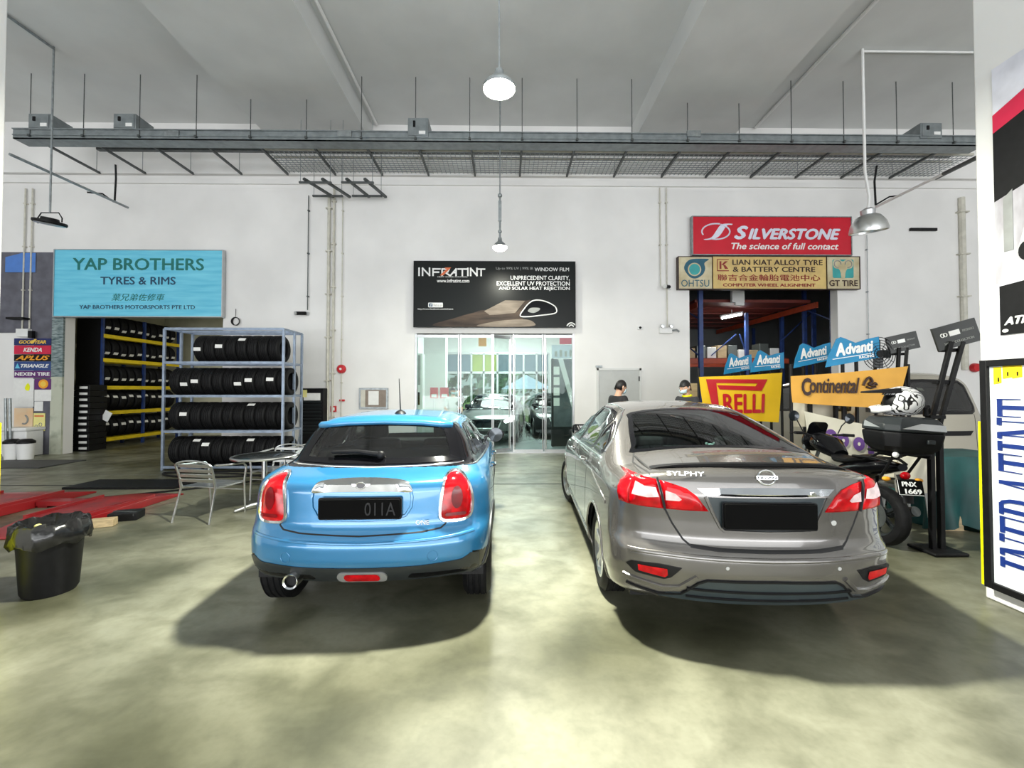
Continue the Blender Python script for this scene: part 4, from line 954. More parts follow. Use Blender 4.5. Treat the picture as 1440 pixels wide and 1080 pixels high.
    mb.build('rear_wiper', M['black'], root, world=False)
    h, n = c.hit('top', 0.06, .95); mb = MB(); mb.lathe([(.05, 0), (.035, .018), (.012, .03), (0, .03)], 16, tuple(h), 'z')
    mb.tube([h + Vector((0, 0, .02)), h + Vector((0, -.06, .30))], [.006, .003], 6); mb.build('roof_aerial', M['black'], root, world=False)
    # inside
    for x in (-.36, .36): car_seat(root, x, 2.0, .38, M['seatfab'])
    car_seat(root, 0, 1.12, .40, M['seatfab'], head=False, wdt=1.22)
    for x in (-.35, .35): MB().box((x, 1.02, 1.06), (.24, .08, .14)).build('rear_headrest', M['seatfab'], root, bevel=.03, world=False)
    MB().bb((-.60, .50, .25), (.60, .95, .96)).build('boot_floor', M['lining'], root, world=False)
    MB().bb((-.68, 2.55, .60), (.68, 2.95, 1.0)).build('dashboard', M['lining'], root, bevel=.05, world=False)
    MB().box((0.0, 2.45, 1.27), (.24, .03, .07)).build('inside_mirror', M['black'], root, bevel=.01, world=False)
    MB().bb((-.70, .50, .26), (.70, L - .4, .30)).build('floor_pan', M['black'], root, world=False)
    return root
# ---------------------------------------------------------------- grey sedan
SEDAN_SP = dict(L=4.56, zb=.22, bow_r=.20, bow_f=.38, crown=.045, k_ac=.05, k_d=.16, inner=(.8, 1.0, .75), st=.075,
    rear=[(.1, .6), (.22, .34), (.265, .14), (.31, .07), (.40, .025), (.50, .0), (.585, .0), (.615, .012), (.65, .048), (.70, .060), (.80, .062), (.95, .054), (1.04, .066), (1.10, .09), (1.135, .125), (1.2, .25), (1.35, .6)],
    front=[(.1, .2), (.3, .03), (.5, .0), (.75, .06), (.86, .2), (.95, .7), (1.02, 1.1), (1.45, 1.9)],
    top=[(-.2, 1.118), (.15, 1.132), (.50, 1.15), (.62, 1.163), (.74, 1.20), (1.58, 1.46), (1.86, 1.495), (2.35, 1.505), (2.75, 1.465), (3.0, 1.38), (3.6, 1.04), (3.85, .99), (4.4, .84), (4.9, .6)],
    width=[(.1, .82), (.25, .885), (.4, .925), (.6, .92), (.8, .91), (.92, .898), (1.03, .872), (1.09, .832), (1.15, .79), (1.27, .72), (1.43, .625), (1.53, .56)],
    plan=[(-.2, .925), (0, .96), (.4, .985), (1.0, 1.0), (3.4, 1.0), (3.9, .97), (4.8, .82)], flare=[(.95, .44, .40, .012), (3.65, .44, .40, .012)])
def sedan_common(root, c, mp, simple=False, dark=False, rimm=None, steer=0.0):
    RA, FA, WR = .95, 3.65, .32
    rearglass = [(-.575, .80), (-.50, 1.18), (-.43, 1.52), (0, 1.56), (.43, 1.52), (.50, 1.18), (.575, .80), (0, .765)]
    dense = lambda P_, k=4: [tuple(Vector(a).lerp(Vector(b), t / k)) for a, b in zip(P_, P_[1:] + P_[:1]) for t in range(k)]
    rgl = dense(cr([(-.66, .71), (-.645, .82), (-.60, 1.08), (-.54, 1.36), (-.485, 1.49), (0, 1.53), (.485, 1.49), (.54, 1.36), (.60, 1.08), (.645, .82), (.66, .71), (.3, .685), (0, .677), (-.3, .685)], 3), 1)
    hole = [(u * .93, 1.10 + (v - 1.10) * .90) for u, v in rgl]
    s_win = [[(1.06, 1.09), (1.12, 1.16), (1.42, 1.315), (1.47, 1.09)], [(1.53, 1.085), (1.50, 1.33), (1.62, 1.385), (1.95, 1.42), (2.26, 1.425), (2.28, 1.06)], [(2.36, 1.06), (2.34, 1.425), (2.70, 1.40), (3.0, 1.29), (3.42, 1.055)]]
    wind = [(-.60, 2.95), (-.66, 3.52), (0, 3.58), (.66, 3.52), (.60, 2.95), (0, 2.90)]
    holes = [('top', hole), ('top', wind)] + [(a, w_) for a in ('right', 'left') for w_ in s_win]
    c.body(mp, None if simple else M['lining'], root, holes, [(RA, .315, .37), (FA, .315, .37)])
    g = M['carglass_dark']
    k = len(rgl); vs = []; fs = []
    for P_ in (rgl, hole):
        for u, v in P_: h, _ = c.hit('top', u, v); vs.append(h + c.nrm(h) * .003)
    for i in range(k): fs.append((i, (i + 1) % k, k + (i + 1) % k, k + i))
    MB().add(vs, [f[::-1] for f in fs]).build('window_surround', M['blackgloss'], root, sharp=180, world=False)
    c.patch('top', hole, M['carglass'], root, 'rear_window', off=.001, step=.09, sharp=180)
    c.patch('top', wind, M['carglass'], root, 'windscreen', off=.002, step=.1, sharp=180)
    c.line('top', wind, .05, M['blackgloss'], root, 'windscreen_frame', loop=True)
    for a, sg in (('right', 1), ('left', -1)):
        for i, w_ in enumerate(s_win):
            c.patch(a, w_, g if i < 2 else M['carglass'], root, 'side_window', off=.002, step=.1, sharp=180)
            c.line(a, w_, .05, M['blackgloss'], root, 'window_frame', loop=True)
        c.line(a, [(1.0, 1.055), (1.5, 1.045), (2.3, 1.03), (3.5, 1.02)], .020, M['chrome'], root, 'belt_trim', off=.004)
        c.line(a, [(1.02, 1.10), (1.10, 1.195), (1.45, 1.365), (1.62, 1.425), (1.95, 1.458), (2.3, 1.46), (2.72, 1.435), (3.05, 1.32), (3.45, 1.08)], .022, M['chrome'] if not simple else M['blackgloss'], root, 'window_top_trim', off=.004)
        for y0 in (1.50, 2.31, 3.36):
            pts = [(y0, 1.03), (y0 + .02, .7), (y0 - .02, .32)] if y0 > 2 else [(y0 + .02, 1.03), (y0 + .02, .75), (y0 - .02, .55), (y0 - .03, .32)]
            c.line(a, pts, .007, M['gap'], root, 'door_gap', off=.0006, ht=.0005)
        for y0 in (1.66, 2.46):
            h, n = c.hit(a, y0, .93); MB().tube([h, h + Vector((sg * .03, .02, 0)), h + Vector((sg * .035, .1, 0)), h + Vector((sg * .03, .18, 0)), h + Vector((0, .2, 0))], .012, 8).build('door_handle', M['chrome'], root, world=False)
        c.line(a, [(.55, .80), (1.2, .90), (2.2, .88), (3.2, .86)], .03, mp, root, 'shoulder_crease', off=.0, ht=.006)
        c.line(a, [(RA + .42, .27), (FA - .42, .27)], .07, M['black'] if simple else mp, root, 'side_skirt', off=.004, ht=.012)
        for cy in (RA, FA):
            arc = [(cy + .375 * math.cos(R(t)), .315 + .375 * math.sin(R(t))) for t in range(-18, 199, 8)]
            c.line(a, arc, .022, mp, root, 'wheel_arch_lip', off=.002, ht=.006); wheel_well(root, cy, .315, .375, sg)
            wheel(root, sg * .79, cy, WR, .205, sg, M['rubber'], rimm or M['alu'], 5, steer=steer if cy == FA else 0, style='five')
        h, n = c.hit(a, 3.22, 1.06)
        base = h + Vector((sg * .15, -.02, .03)); mm = MB().box(base, (.21, .13, .135), (0, 0, R(-8 * sg))).build('mirror', M['blackgloss'], root, world=False, bevel=.045, bseg=3)
        MB().bar(h, base, .06, .03).build('mirror_arm', M['blackgloss'], mm, world=False)
        MB().box(base + Vector((0, -.066, 0)), (.165, .006, .10), (0, 0, R(-8 * sg))).build('mirror_glass', M['chrome'], mm, world=False)
    for x in (-.37, .37): car_seat(root, x, 2.55, .36, M['seatfab'])
    car_seat(root, 0, 1.62, .38, M['seatfab'], head=False, wdt=1.25)
    for x in (-.36, .36): MB().box((x, 1.34, 1.12), (.25, .09, .15)).build('rear_headrest', M['seatfab'], root, bevel=.03, world=False)
    MB().bb((-.60, .86, .98), (.60, 1.35, 1.02)).build('parcel_shelf', M['lining'], root, world=False)
    MB().bb((-.7, 3.1, .6), (.7, 3.55, 1.0)).build('dashboard', M['lining'], root, bevel=.05, world=False)
    MB().bb((-.76, .4, .2), (.76, 4.2, .24)).build('floor_pan', M['black'], root, world=False)
def sedan():
    root = thing('car', 'grey brown metallic saloon seen from behind, with wide red tail lamps and a boot spoiler', 'car', SEDAN_LOC, SEDAN_RZ)
    c = Car(SEDAN_SP, 1.0); mp = M['sedanpaint']
    sedan_common(root, c, mp, steer=R(12))
    # lower bumper
    low = [(-.64, .315), (-.60, .345), (-.50, .365), (-.42, .44), (-.38, .458), (0, .464), (.38, .458), (.42, .44), (.50, .365), (.60, .345), (.64, .315), (0, .295)]
    c.patch('rear', low, M['slatebl'], root, 'lower_bumper', off=.006, depth=.006, step=.05)
    c.line('rear', [(-.82, .36), (-.64, .33), (-.52, .35), (-.43, .438), (-.38, .462), (0, .468), (.38, .462), (.43, .438), (.52, .35), (.64, .33), (.82, .36)], .016, M['black'], root, 'valance_edge', off=.005, ht=.006)
    for z in (.345, .40): c.line('rear', [(-.49, z), (0, z - .004), (.49, z)], .016, M['black'], root, 'valance_slat', off=.006, ht=.008)
    for sg in (-1, 1):
        po = [(sg * u, v) for u, v in ((.525, .525), (.58, .46), (.62, .44), (.78, .455), (.83, .50), (.80, .525), (.65, .535))]
        if sg < 0: po = po[::-1]
        c.patch('rear', po, M['black'], root, 'fog_lamp_bezel', off=.006, depth=.006, step=.04)
        po = [(sg * u, v) for u, v in ((.60, .475), (.615, .458), (.76, .475), (.765, .512), (.605, .512))]
        if sg < 0: po = po[::-1]
        c.patch('rear', po, M['taillens'], root, 'fog_lamp', off=.012, dome=.008, step=.03, sharp=180)
        c.line('rear', [(sg * .84, .42), (sg * .62, .385), (sg * .53, .40), (sg * .44, .48)], .03, mp, root, 'bumper_blade', off=.002, ht=.012)
        # lamps: outer on the wing, inner on the boot lid
        out = [(sg * u, v) for u, v in ((.875, 1.035), (.80, 1.018), (.70, .998), (.628, .98), (.612, .87), (.605, .80), (.70, .80), (.80, .805), (.87, .815))]
        inn = [(sg * u, v) for u, v in ((.628, 1.042), (.55, 1.025), (.475, 1.0), (.42, .958), (.385, .91), (.352, .868), (.45, .866), (.592, .867), (.606, .94))]
        out2 = out[1:]; 
        lamp = out[1:-1]
        outr = [(sg * u, v) for u, v in ((.785, 1.058), (.72, 1.055), (.645, 1.045), (.622, .94), (.607, .867), (.70, .867), (.80, .870))]
        if sg > 0: outr = outr
        a = 'right' if sg > 0 else 'left'
        tl = c.patch('rear', outr if sg < 0 else outr, M['taillens'], root, 'tail_light', off=.006, dome=.012, step=.03, sharp=180, depth=.008)
        # wrap onto the flank
        h1 = c.hit('rear', sg * .785, .97)[0]
        wrap = [(h1.y + .01, 1.035), (h1.y + .06, 1.04), (h1.y + .13, 1.045), (h1.y + .11, 1.0), (h1.y + .09, .93), (h1.y + .07, .88), (h1.y + .01, .872)]
        c.patch(a, wrap, M['taillens'], root, 'tail_light_wrap', off=.008, step=.03, sharp=180, depth=.008)
        c.patch('rear', [(sg * u, v) for u, v in ((.755, 1.02), (.71, 1.0), (.648, .995), (.632, .94), (.70, .932), (.78, .94))], M['tailclear'], tl, 'reversing_window', off=.020, step=.04, sharp=180)
        i2 = c.patch('rear', inn, M['taillens'], root, 'inner_tail_light', off=.008, dome=.010, step=.03, sharp=180, depth=.008)
        c.patch('rear', [(sg * u, v) for u, v in ((.595, .982), (.54, .965), (.505, .935), (.52, .925), (.595, .925))], M['tailclear'], i2, 'reversing_window', off=.020, step=.04, sharp=180)
        c.line('rear', [(sg * .637, 1.05), (sg * .614, .94), (sg * .60, .862)], .010, M['gap'], root, 'lamp_gap', off=.018, ht=.002)
        c.line('rear', [(sg * .66, 1.12), (sg * .637, 1.05), (sg * .598, .862), (sg * .56, .78), (sg * .50, .685), (sg * .46, .652)], .012, M['gap'], root, 'boot_gap', off=.001, ht=.001)
    c.line('rear', [(-.46, .652), (-.3, .640), (0, .637), (.3, .640), (.46, .652)], .026, M['gap'], root, 'boot_gap', off=.001, ht=.001)
    c.line('rear', [(-.82, .595), (-.6, .60), (0, .592), (.6, .60), (.82, .595)], .03, mp, root, 'bumper_crease', off=.0, ht=.004)
    # boot spoiler
    mb = MB(); ring = []
    for i in range(33):
        x = -.64 + 1.28 * i / 32; h, n = c.hit('top', x, .19 + .15 * (x / .62) ** 2); t = 1 - abs(x / .62) ** 8 * .8
        ring.append([h + Vector((0, .085, -.006)), h + Vector((0, .03, .014 * t)), h + Vector((0, -.045, .026 * t)), h + Vector((0, -.06, .020 * t)), h + Vector((0, -.055, .002)), h + Vector((0, -.02, -.012))])
    mb.ring(ring); mb.build('boot_spoiler', M['black'], root, world=False)
    # chrome strip
    st = [(-.415, 1.005), (-.2, 1.014), (0, 1.017), (.2, 1.014), (.415, 1.005), (.37, .968), (.2, .962), (0, .962), (-.2, .962), (-.37, .968)]
    c.patch('rear', st, M['chrome'], root, 'chrome_strip', off=.008, depth=.01, dome=.012, step=.03, domew=.012)
    rec = [(-.37, .955), (-.33, .86), (-.285, .77), (-.26, .748), (0, .743), (.26, .748), (.285, .77), (.33, .86), (.37, .955)]
    c.line('rear', rec, .02, mp, root, 'recess_edge', off=.0, ht=.009)
    c.patch('rear', [(u * .96, v * .997 + .002) for u, v in rec], M['slatebl'], root, 'plate_recess', off=.001, step=.05)
    h, n = c.hit('rear', 0, .85); fr = Frame(h + Vector((0, -.022, 0)), (1, 0, 0), (0, 0, 1))
    pl = MB().prism(rrect(-.275, -.075, .275, .075, .01), fr, .014).build('licence_plate', M['plate'], root, world=False, bevel=.002)
    MB().prism(rrect(-.283, -.086, .283, .082, .014), fr, .010, -.010).build('plate_holder', M['blackgloss'], pl, world=False)
    # round badge
    h, n = c.hit('rear', .0, 1.075); fe = Frame(h + n * .006, (1, 0, 0), Vector((0, .2, 1)))
    mb = MB(); mb.tube([fe(u, v, .004) for u, v in ell(0, 0, .052, .043, 32)], .007, 8, loop=True)
    mb.prism(rrect(-.064, -.011, .064, .011, .003, 2), fe, .011, .0); mb.build('round_badge', M['chrome'], root, world=False)
    text('NISSAN', fe, (-.055, -.007, .055, .007), M['gap'], root, 'badge_lettering', bold=.02, lift=.012, depth=.001, world=False)
    h, n = c.hit('rear', -.475, 1.083); fb = Frame(h + n * .010, Vector((1, -.12, 0)), Vector((0, .15, 1)))
    text('SYLPHY', fb, (-.11, -.014, .115, .014), M['chrome'], root, 'model_lettering', bold=.01, lift=.002, world=False)
    h, n = c.hit('rear', .41, .80); fb = Frame(h + n * .002, (1, 0, 0), (0, 0, 1))
    MB().prism(ell(0, 0, .016, .016, 14), fb, .006).build('lock_cap', M['chrome'], root, world=False)
    for x in (-.27, .40):
        h, n = c.hit('rear', x, .545); fb = Frame(h + n * .001, (1, 0, 0), (0, 0, 1)); MB().prism(ell(0, 0, .011, .011, 14), fb, .002).build('parking_sensor', M['silver'], root, world=False)
    for x in (-.42, .30): MB().cyl((x, .20, .30), (x, .40, .30), .02).build('exhaust_pipe', M['galv'], root, world=False)
    c.line('top', [(-.655, .70), (-.70, .55), (-.69, .38), (-.675, .20)], .012, M['gap'], root, 'boot_gap', off=.001, ht=.001)
    c.line('top', [(.655, .70), (.70, .55), (.69, .38), (.675, .20)], .012, M['gap'], root, 'boot_gap', off=.001, ht=.001)
    return root, c
q = at(510, 711, 2.87)
MINI_LOC = (q.x - .01, 2.80, 0); MINI_RZ = R(1.2)
SEDAN_LOC = (1.60, 2.57, 0); SEDAN_RZ = R(-2.6)
def showroom_car(loc, rz, paint, label, lit):
    root = thing('car', label, 'car', loc, rz); c = SHC; sedan_common(root, c, paint, simple=True)
    for sg in (-1, 1):
        po = [(sg * u, v) for u, v in ((.50, .70), (.60, .78), (.80, .84), (.82, .76), (.74, .68), (.56, .64))]
        c.patch('front', po, M['headlit'] if lit else M['silver'], root, 'headlight', off=.008, dome=.02, step=.05, sharp=180)
    c.patch('front', [(-.44, .72), (-.36, .50), (.36, .50), (.44, .72), (0, .76)], M['blackgloss'], root, 'grille', off=.006, depth=.006, step=.08)
    c.line('front', [(-.44, .72), (-.36, .50), (.36, .50), (.44, .72)], .03, M['chrome'], root, 'grille_trim', off=.006)
    c.patch('front', [(-.7, .42), (-.6, .34), (.6, .34), (.7, .42)], M['black'], root, 'lower_grille', off=.006, step=.08)
    return root
M['headlit'] = mat('lit headlight', (1, 1, 1), .2, var=0, emit=(1, 1, .97), estr=9)
M['darkgrey'] = car_paint('dark grey metallic paint', (0.10, 0.115, 0.11)); M['blackcar'] = car_paint('black car paint', (0.012, 0.014, 0.016), metal=.2)
mini = hatchback()
sed, sedcar = sedan()
_W = WM[sed]
q = _W @ Vector((-.12, 1.02, 1.02)); solo(MB().add([tuple(q + Vector(p_)) for p_ in ((-.09, -.05, 0), (.09, -.05, 0), (.09, .05, 0), (-.09, .05, 0), (-.02, 0, .12), (.05, .01, .07))], [(0, 3, 2, 1), (0, 1, 5, 4), (1, 2, 5), (2, 3, 4, 5), (3, 0, 4)]), 'tissue_pack', mat('pale aqua fabric', (.45, .62, .60), .7), 'pale pointed tissue pack on the rear shelf of the grey saloon', 'tissue pack')
q = _W @ Vector((.06, 1.02, 1.02)); T = thing('plush_toy', 'small pale plush toy on the rear shelf of the grey saloon', 'toy', tuple(q)); pm_ = mat('pale plush', (.40, .55, .53), .9, bump=.4, bscale=60)
MB().sphere(q + Vector((0, 0, .05)), .05, sc=(1, .9, 1)).build('torso', pm_, T, sharp=180); hd_ = MB().sphere(q + Vector((0, 0, .115)), .038).build('head', pm_, T, sharp=180)
for sx in (-1, 1): MB().sphere(q + Vector((sx * .03, 0, .148)), .013, 8, 6).build('ear', pm_, hd_, sharp=180); MB().sphere(q + Vector((sx * .045, -.03, .02)), .02, 8, 6, (1, 1.4, .8)).build('leg', pm_, T, sharp=180); MB().sphere(q + Vector((sx * .052, -.01, .06)), .016, 8, 6, (1, 1, 1.6)).build('arm', pm_, T, sharp=180)

SHC = Car(SEDAN_SP, .55)
# ================================================================ left side
ORD = ['first', 'second', 'third', 'fourth', 'fifth', 'sixth', 'seventh', 'eighth', 'ninth', 'tenth', 'eleventh', 'twelfth', 'thirteenth']
def tyre_mesh(r=.29, w_=.205, T=None, n=40):
    mb = MB(T); h = w_ / 2; prof = [(r * .62, -h * .8), (r * .66, -h * .98), (r * .82, -h * 1.04), (r - .03, -h), (r - .006, -h * .8)]
    for g in (-.55, -.18, .18, .55): prof += [(r, h * g - .008), (r - .009, h * g - .004), (r - .009, h * g + .004), (r, h * g + .008)]
    prof += [(r - .006, h * .8), (r - .03, h), (r * .82, h * 1.04), (r * .66, h * .98), (r * .62, h * .8)]
    mb.lathe(prof, n, axis='x'); mb.lathe([(r * .62, h * .8), (r * .66, h * .5), (r * .66, -h * .5), (r * .62, -h * .8)], n, axis='x')
    return mb
TYRE = None
def tyre(loc, rz, lab, label, grp, r=.29, wd=.205, key=None):
    """lab: angle of the white paper label on the tread or None (local: axis x, angle in the y-z plane)"""
    global TYRE
    if TYRE is None: TYRE = {}
    k = (r, wd)
    if k not in TYRE:
        a = tyre_mesh(r, wd).build('tyre', M['rubber'], sharp=45, world=False); TYRE[k] = a.data; b = a
    else: b = bpy.data.objects.new('tyre', TYRE[k]); COL.objects.link(b)
    b.location = loc; b.rotation_euler = (random.uniform(-.4, .4) if not rz else 0, 0, rz)
    tag(b, label, 'tyre', grp); WM[b] = Matrix.Identity(4)
    if lab is not None:
        if ('lab', k) not in TYRE:
            mb = MB(); rings = []
            for i in range(6):
                t = R(-7 + 14 * i / 5); rr = r + .003
                rings.append([(x, rr * math.cos(t) * 1, rr * math.sin(t)) for x in (-wd * .36, wd * .36)])
            for i in range(5): mb.add(rings[i] + rings[i + 1], [(0, 1, 3, 2)])
            o = mb.build('paper_label', M['label'], b, sharp=0, world=False); TYRE[('lab', k)] = o.data
        else:
            o = bpy.data.objects.new('paper_label', TYRE[('lab', k)]); COL.objects.link(o); o.parent = b
        o.rotation_euler = (R(lab), 0, 0); b.rotation_euler = (0, 0, rz)
    return b
# front steel rack
fx0, fx1 = at(230, 560, 8.77).x, at(398, 560, 8.77).x
zsh = [at(300, y, 8.77).z for y in (657, 607, 557, 510, 462.5)]
T = thing('tyre_rack', 'blue grey steel rack with four shelves of tyres left of the blue car', 'rack', ((fx0 + fx1) / 2, 8.77, 0))
for x in (fx0, fx1):
    for y in (8.77, 9.22, 9.55): MB().box((x, y, zsh[4] / 2), (.045, .045, zsh[4])).build('post', M['rackgrey'], T, bevel=.004)
    for z in zsh[1:]: MB().bar((x, 8.77, z), (x, 9.55, z), .03, .035).build('side_rail', M['rackgrey'], T)
    MB().bar((x, 9.22, zsh[0]), (x, 9.55, zsh[1]), .015, .02).build('brace', M['rackgrey'], T)
for z in zsh:
    for y in (8.77, 9.22, 9.55): MB().bar((fx0, y, z), (fx1, y, z), .03, .05).build('shelf_beam', M['rackgrey'], T)
MB().bb((fx0, 8.80, .02), (fx1, 9.5, .05)).build('base_tray', M['black'], T)
sx = (fx1 - fx0) / 11.0
rows = [('bottom', 0, 0, {2: 70, 3: 50, 7: 72}), ('second lowest', 1, 0, {1: 30, 7: 75}), ('second highest', 2, 0, {1: 8, 2: 20, 6: 10, 7: 25, 9: 28}), ('top', 3, 2.2, {2: 16, 4: 28, 6: 60})]
for nm, k, st, labs in rows:
    x = fx0 + .13 + st * sx; i = 0
    while x < fx1 - .05:
        lb = labs.get(i + (2 if k == 3 else 0))
        tyre((x, 9.12, zsh[k] + .30), 0, None if lb is None else lb + 180 + 0 if False else (None if lb is None else 180 - lb + 20),
             '%s%s tyre from the left, %s shelf of the steel rack' % (ORD[i], ' white labelled' if lb is not None else '', nm), 'tyres on the %s shelf of the steel rack' % nm, .29, sx * .93)
        x += sx; i += 1
# yellow beam rack inside the left room
RX = -11.15; ya, yb = 12.0, 14.75
zy = [at(150, y, 12.0).z for y in (619, 581, 545, 506, 472)]
T = thing('tyre_rack', 'dark blue rack with yellow beams full of tyres inside the left room', 'rack', (RX - .35, (ya + yb) / 2, 0))
for y in (ya, (ya + yb) / 2, yb):
    for x in (RX, RX - .62): MB().box((x, y, 1.85), (.07, .06, 3.7)).build('post', M['bluesteel'], T)
for z in zy:
    MB().bar((RX + .02, ya, z), (RX + .02, yb, z), .05, .10).build('yellow_beam', M['yellow'], T); MB().bar((RX - .6, ya, z), (RX - .6, yb, z), .05, .10).build('yellow_beam', M['yellow'], T)
MB().bb((RX - .66, ya - .04, 0), (RX - .02, ya - .02, 3.62)).build('side_panel', M['black'], T)
nms = ['bottom', 'second', 'middle', 'fourth', 'top']
for k, z in enumerate(zy):
    for i in range(10):
        y = ya + .18 + i * .262
        tyre((RX - .28, y, z + .34), R(90), [165, 160, 200, 205, 205][k] + random.uniform(-8, 8), '%s tyre from the front on the %s shelf of the yellow beam rack' % (ORD[i], nms[k]), 'tyres on the %s shelf of the yellow beam rack' % nms[k], .29, .2)
a = at(150, 585, 11.9)
solo(MB().box(tuple(a), (.20, .01, .27), (0, R(28), 0)), 'price_card', M['paper'], 'white paper card hanging crooked at the end of the yellow beam rack', 'card')
# black boxes with white labels
b0 = None
for i in range(11):
    z = .16 * i; xx = -11.42 + random.uniform(-.02, .02)
    if b0 is None:
        b0 = thing('battery_box', '', 'box', (xx, 11.75, z)); MB().bb((-.42, -.25, 0), (.42, .25, .15)).build('carton', M['black'], b0, bevel=.008, world=False)
        MB().bb((.16, -.256, .045), (.37, -.252, .105)).build('white_label', M['label'], b0, world=False); o = b0
    else: o = dup(b0, (xx + (.0 if i < 8 else .02), 11.75, z))
    o['label'] = '%s black carton from the floor in the labelled stack inside the left room' % ORD[i]; o['group'] = 'stack of black cartons inside the left room'
# brand boards and posters on the left wall
PY = WY - .035
def panel(px0, py0, px1, py1, m, name, label, cat='poster', Y=PY, th=.015):
    fr = wall_frame(px0, py0, px1, py1, Y - .002); T = thing(name, label, cat, tuple(fr((px0 + px1) / 2, -py1)))
    MB().prism([(px0, -py1), (px1, -py1), (px1, -py0), (px0, -py0)], fr, th, -.001).build('sheet', m, T, sharp=0)
    fr.o = fr.o + fr.n * (th - .001); return T, fr
pm = lambda n, c, **k: mat(n, c, .45, var=.05, **k)
M['navy'] = pm('navy print', (.012, .02, .12)); M['crimson'] = pm('crimson print', (.62, .01, .06)); M['tblue'] = pm('blue print', (.02, .06, .22)); M['purple'] = pm('purple print', (.12, .02, .16)); M['ytxt'] = pm('yellow print', (.9, .6, .08)); M['orangep'] = pm('orange print', (.9, .38, .02))
for py0, py1, m, tx, tm, bx_, sh, nm in ((476, 485.5, 'navy', 'GOODYEAR', 'ytxt', (28, 478.5, 66, 483.5), .2, 'navy'), (486, 498, 'crimson', 'KENDA', 'wtxt', (34, 489, 60, 495), .3, 'red'), (498.5, 508, 'black', 'APLUS', 'orangep', (23, 500, 71, 506.5), .4, 'black'), (508.5, 521, 'tblue', 'TRIANGLE', 'wtxt', (30, 512, 70, 517), .3, 'blue'), (521.5, 531, 'purple', 'NEXEN TIRE', 'wtxt', (22, 523.5, 71, 528.5), 0, 'purple')):
    T, fr = panel(20.5, py0, 72.5, py1, M[m], 'brand_board', 'narrow %s tyre brand strip in the stack of boards on the left wall' % nm, 'sign')
    text(tx, fr, bx(*bx_), M[tm], T, bold=.03, shear=sh)
    if tx == 'TRIANGLE': fill([(22, 518), (25.5, 511), (29, 518)], fr, M['skyblue'], T, 'emblem')
    if tx == 'GOODYEAR': fill([(44, 482), (50, 476.8), (53, 477.2), (47.5, 483.5)], fr, M['ytxt'], T, 'winged_shoe', lift=.006)
T, fr = panel(19, 533, 48.5, 572, M['paper'], 'poster', 'white faded poster under the brand strips on the left wall'); fill(cr([(36, 545), (40, 539), (43, 543), (42, 549), (38, 549)], 4), fr, M['guard'], T, 'print_spot')
T, fr = panel(49, 533, 73, 547.5, M['purple'], 'poster', 'small purple poster with an orange disc on the left wall'); fill(ell(62, 540, 7, 6.5), fr, M['orangep'], T, 'disc'); fill(ell(62, 540, 4, 3.8), fr, M['ytxt'], T, 'inner_disc', lift=.006)
T, fr = panel(49, 548, 73, 564, M['paper'], 'paper_sheet', 'pale lilac paper sheet under the purple poster', 'paper')
T, fr = panel(49, 564.5, 61, 578, M['paper'], 'paper_sheet', 'small white paper sheet above the yellow poster', 'paper')
M['peach'] = pm('peach print', (.85, .50, .22), col2=(.85, .72, .55), scale=1.2); M['paleyel'] = pm('pale yellow print', (.85, .78, .30))
T, fr = panel(20, 574, 47, 609, M['peach'], 'poster', 'peach poster with a dark tyre arc at the lower left wall')
MB().tube([fr(35 + 5.5 * math.cos(R(t)), -590 + 6 * math.sin(R(t)), .004) for t in range(-110, 80, 12)], .02, 6).build('tyre_arc', M['gtxt'], T)
T, fr = panel(47.5, 581, 64, 606, M['paleyel'], 'poster', 'yellow notice with small drawings beside the peach poster')
for u, v in ((52, 600), (58, 597), (60, 603)): MB().tube([fr(u + 2.2 * math.cos(R(t)), -v + 2.4 * math.sin(R(t)), .004) for t in range(0, 360, 40)], .008, 5, loop=True).build('ring_drawing', M['gtxt'], T)
fill([(49, 584), (62.5, 584), (62.5, 586), (49, 586)], fr, M['otxt'], T, 'heading')
# blue canopy print on the grey panel
T, fr = panel(6, 355.5, 51.5, 383.5, M['wall_grey'], 'wall_print', 'grey wall print with a blue panel at the far left above the posters', 'print', Y=WY - .03, th=.01)
M['midblue'] = pm('mid blue print', (.08, .22, .62)); fill([(8, 362), (32, 356), (51, 356), (51, 383), (8, 383)], fr, M['midblue'], T, 'blue_shape')
T, fr = panel(27.5, 463, 45, 474, M['white'], 'switch_box', 'white electrical box on the wall above the navy brand strip', 'electrical box', th=.09)
MB().box(tuple(fr(50, -471, -.0)), (.1, .08, .18)).build('black_plug', M['black'], T)
solo(MB().box(tuple(at(25, 448, WY - .15)), (.42, .16, .05)).box(tuple(at(30, 449, WY - .06)), (.05, .12, .05)), 'wall_bracket', M['black'], 'black bracket light on the grey wall above the electrical box', 'bracket')
# sink corner
T = thing('wash_basin', 'white sink unit with stained front at the far left wall', 'sink', (at(30, 600, 10.7).x, 10.7, 0))
c = at(31, 640, 10.7); MB().bb((c.x - .32, 10.55, 0), (c.x + .25, 10.95, .62)).build('cabinet', M['white'], T, bevel=.02); MB().bb((c.x - .36, 10.5, .62), (c.x + .29, 10.97, .70)).build('basin', M['white'], T, bevel=.02)
for k, (px, lbl) in enumerate(((17, 'white paint pail with a black lid at the far left, nearer the pillar'), (36, 'white paint pail with a black lid right of the other pail'))):
    c = at(px, 648, 10.2); T = thing('pail', lbl, 'bucket', (c.x, 10.2, 0)); MB().lathe([(0, 0), (.13, 0), (.155, .38), (.15, .385), (.125, .02), (0, .02)], 20, (c.x, 10.2, 0)).build('bucket', M['white'], T); MB().lathe([(.16, .37), (.16, .42), (.1, .47), (0, .48)], 16, (c.x, 10.2, 0)).build('lid', M['black'], T)
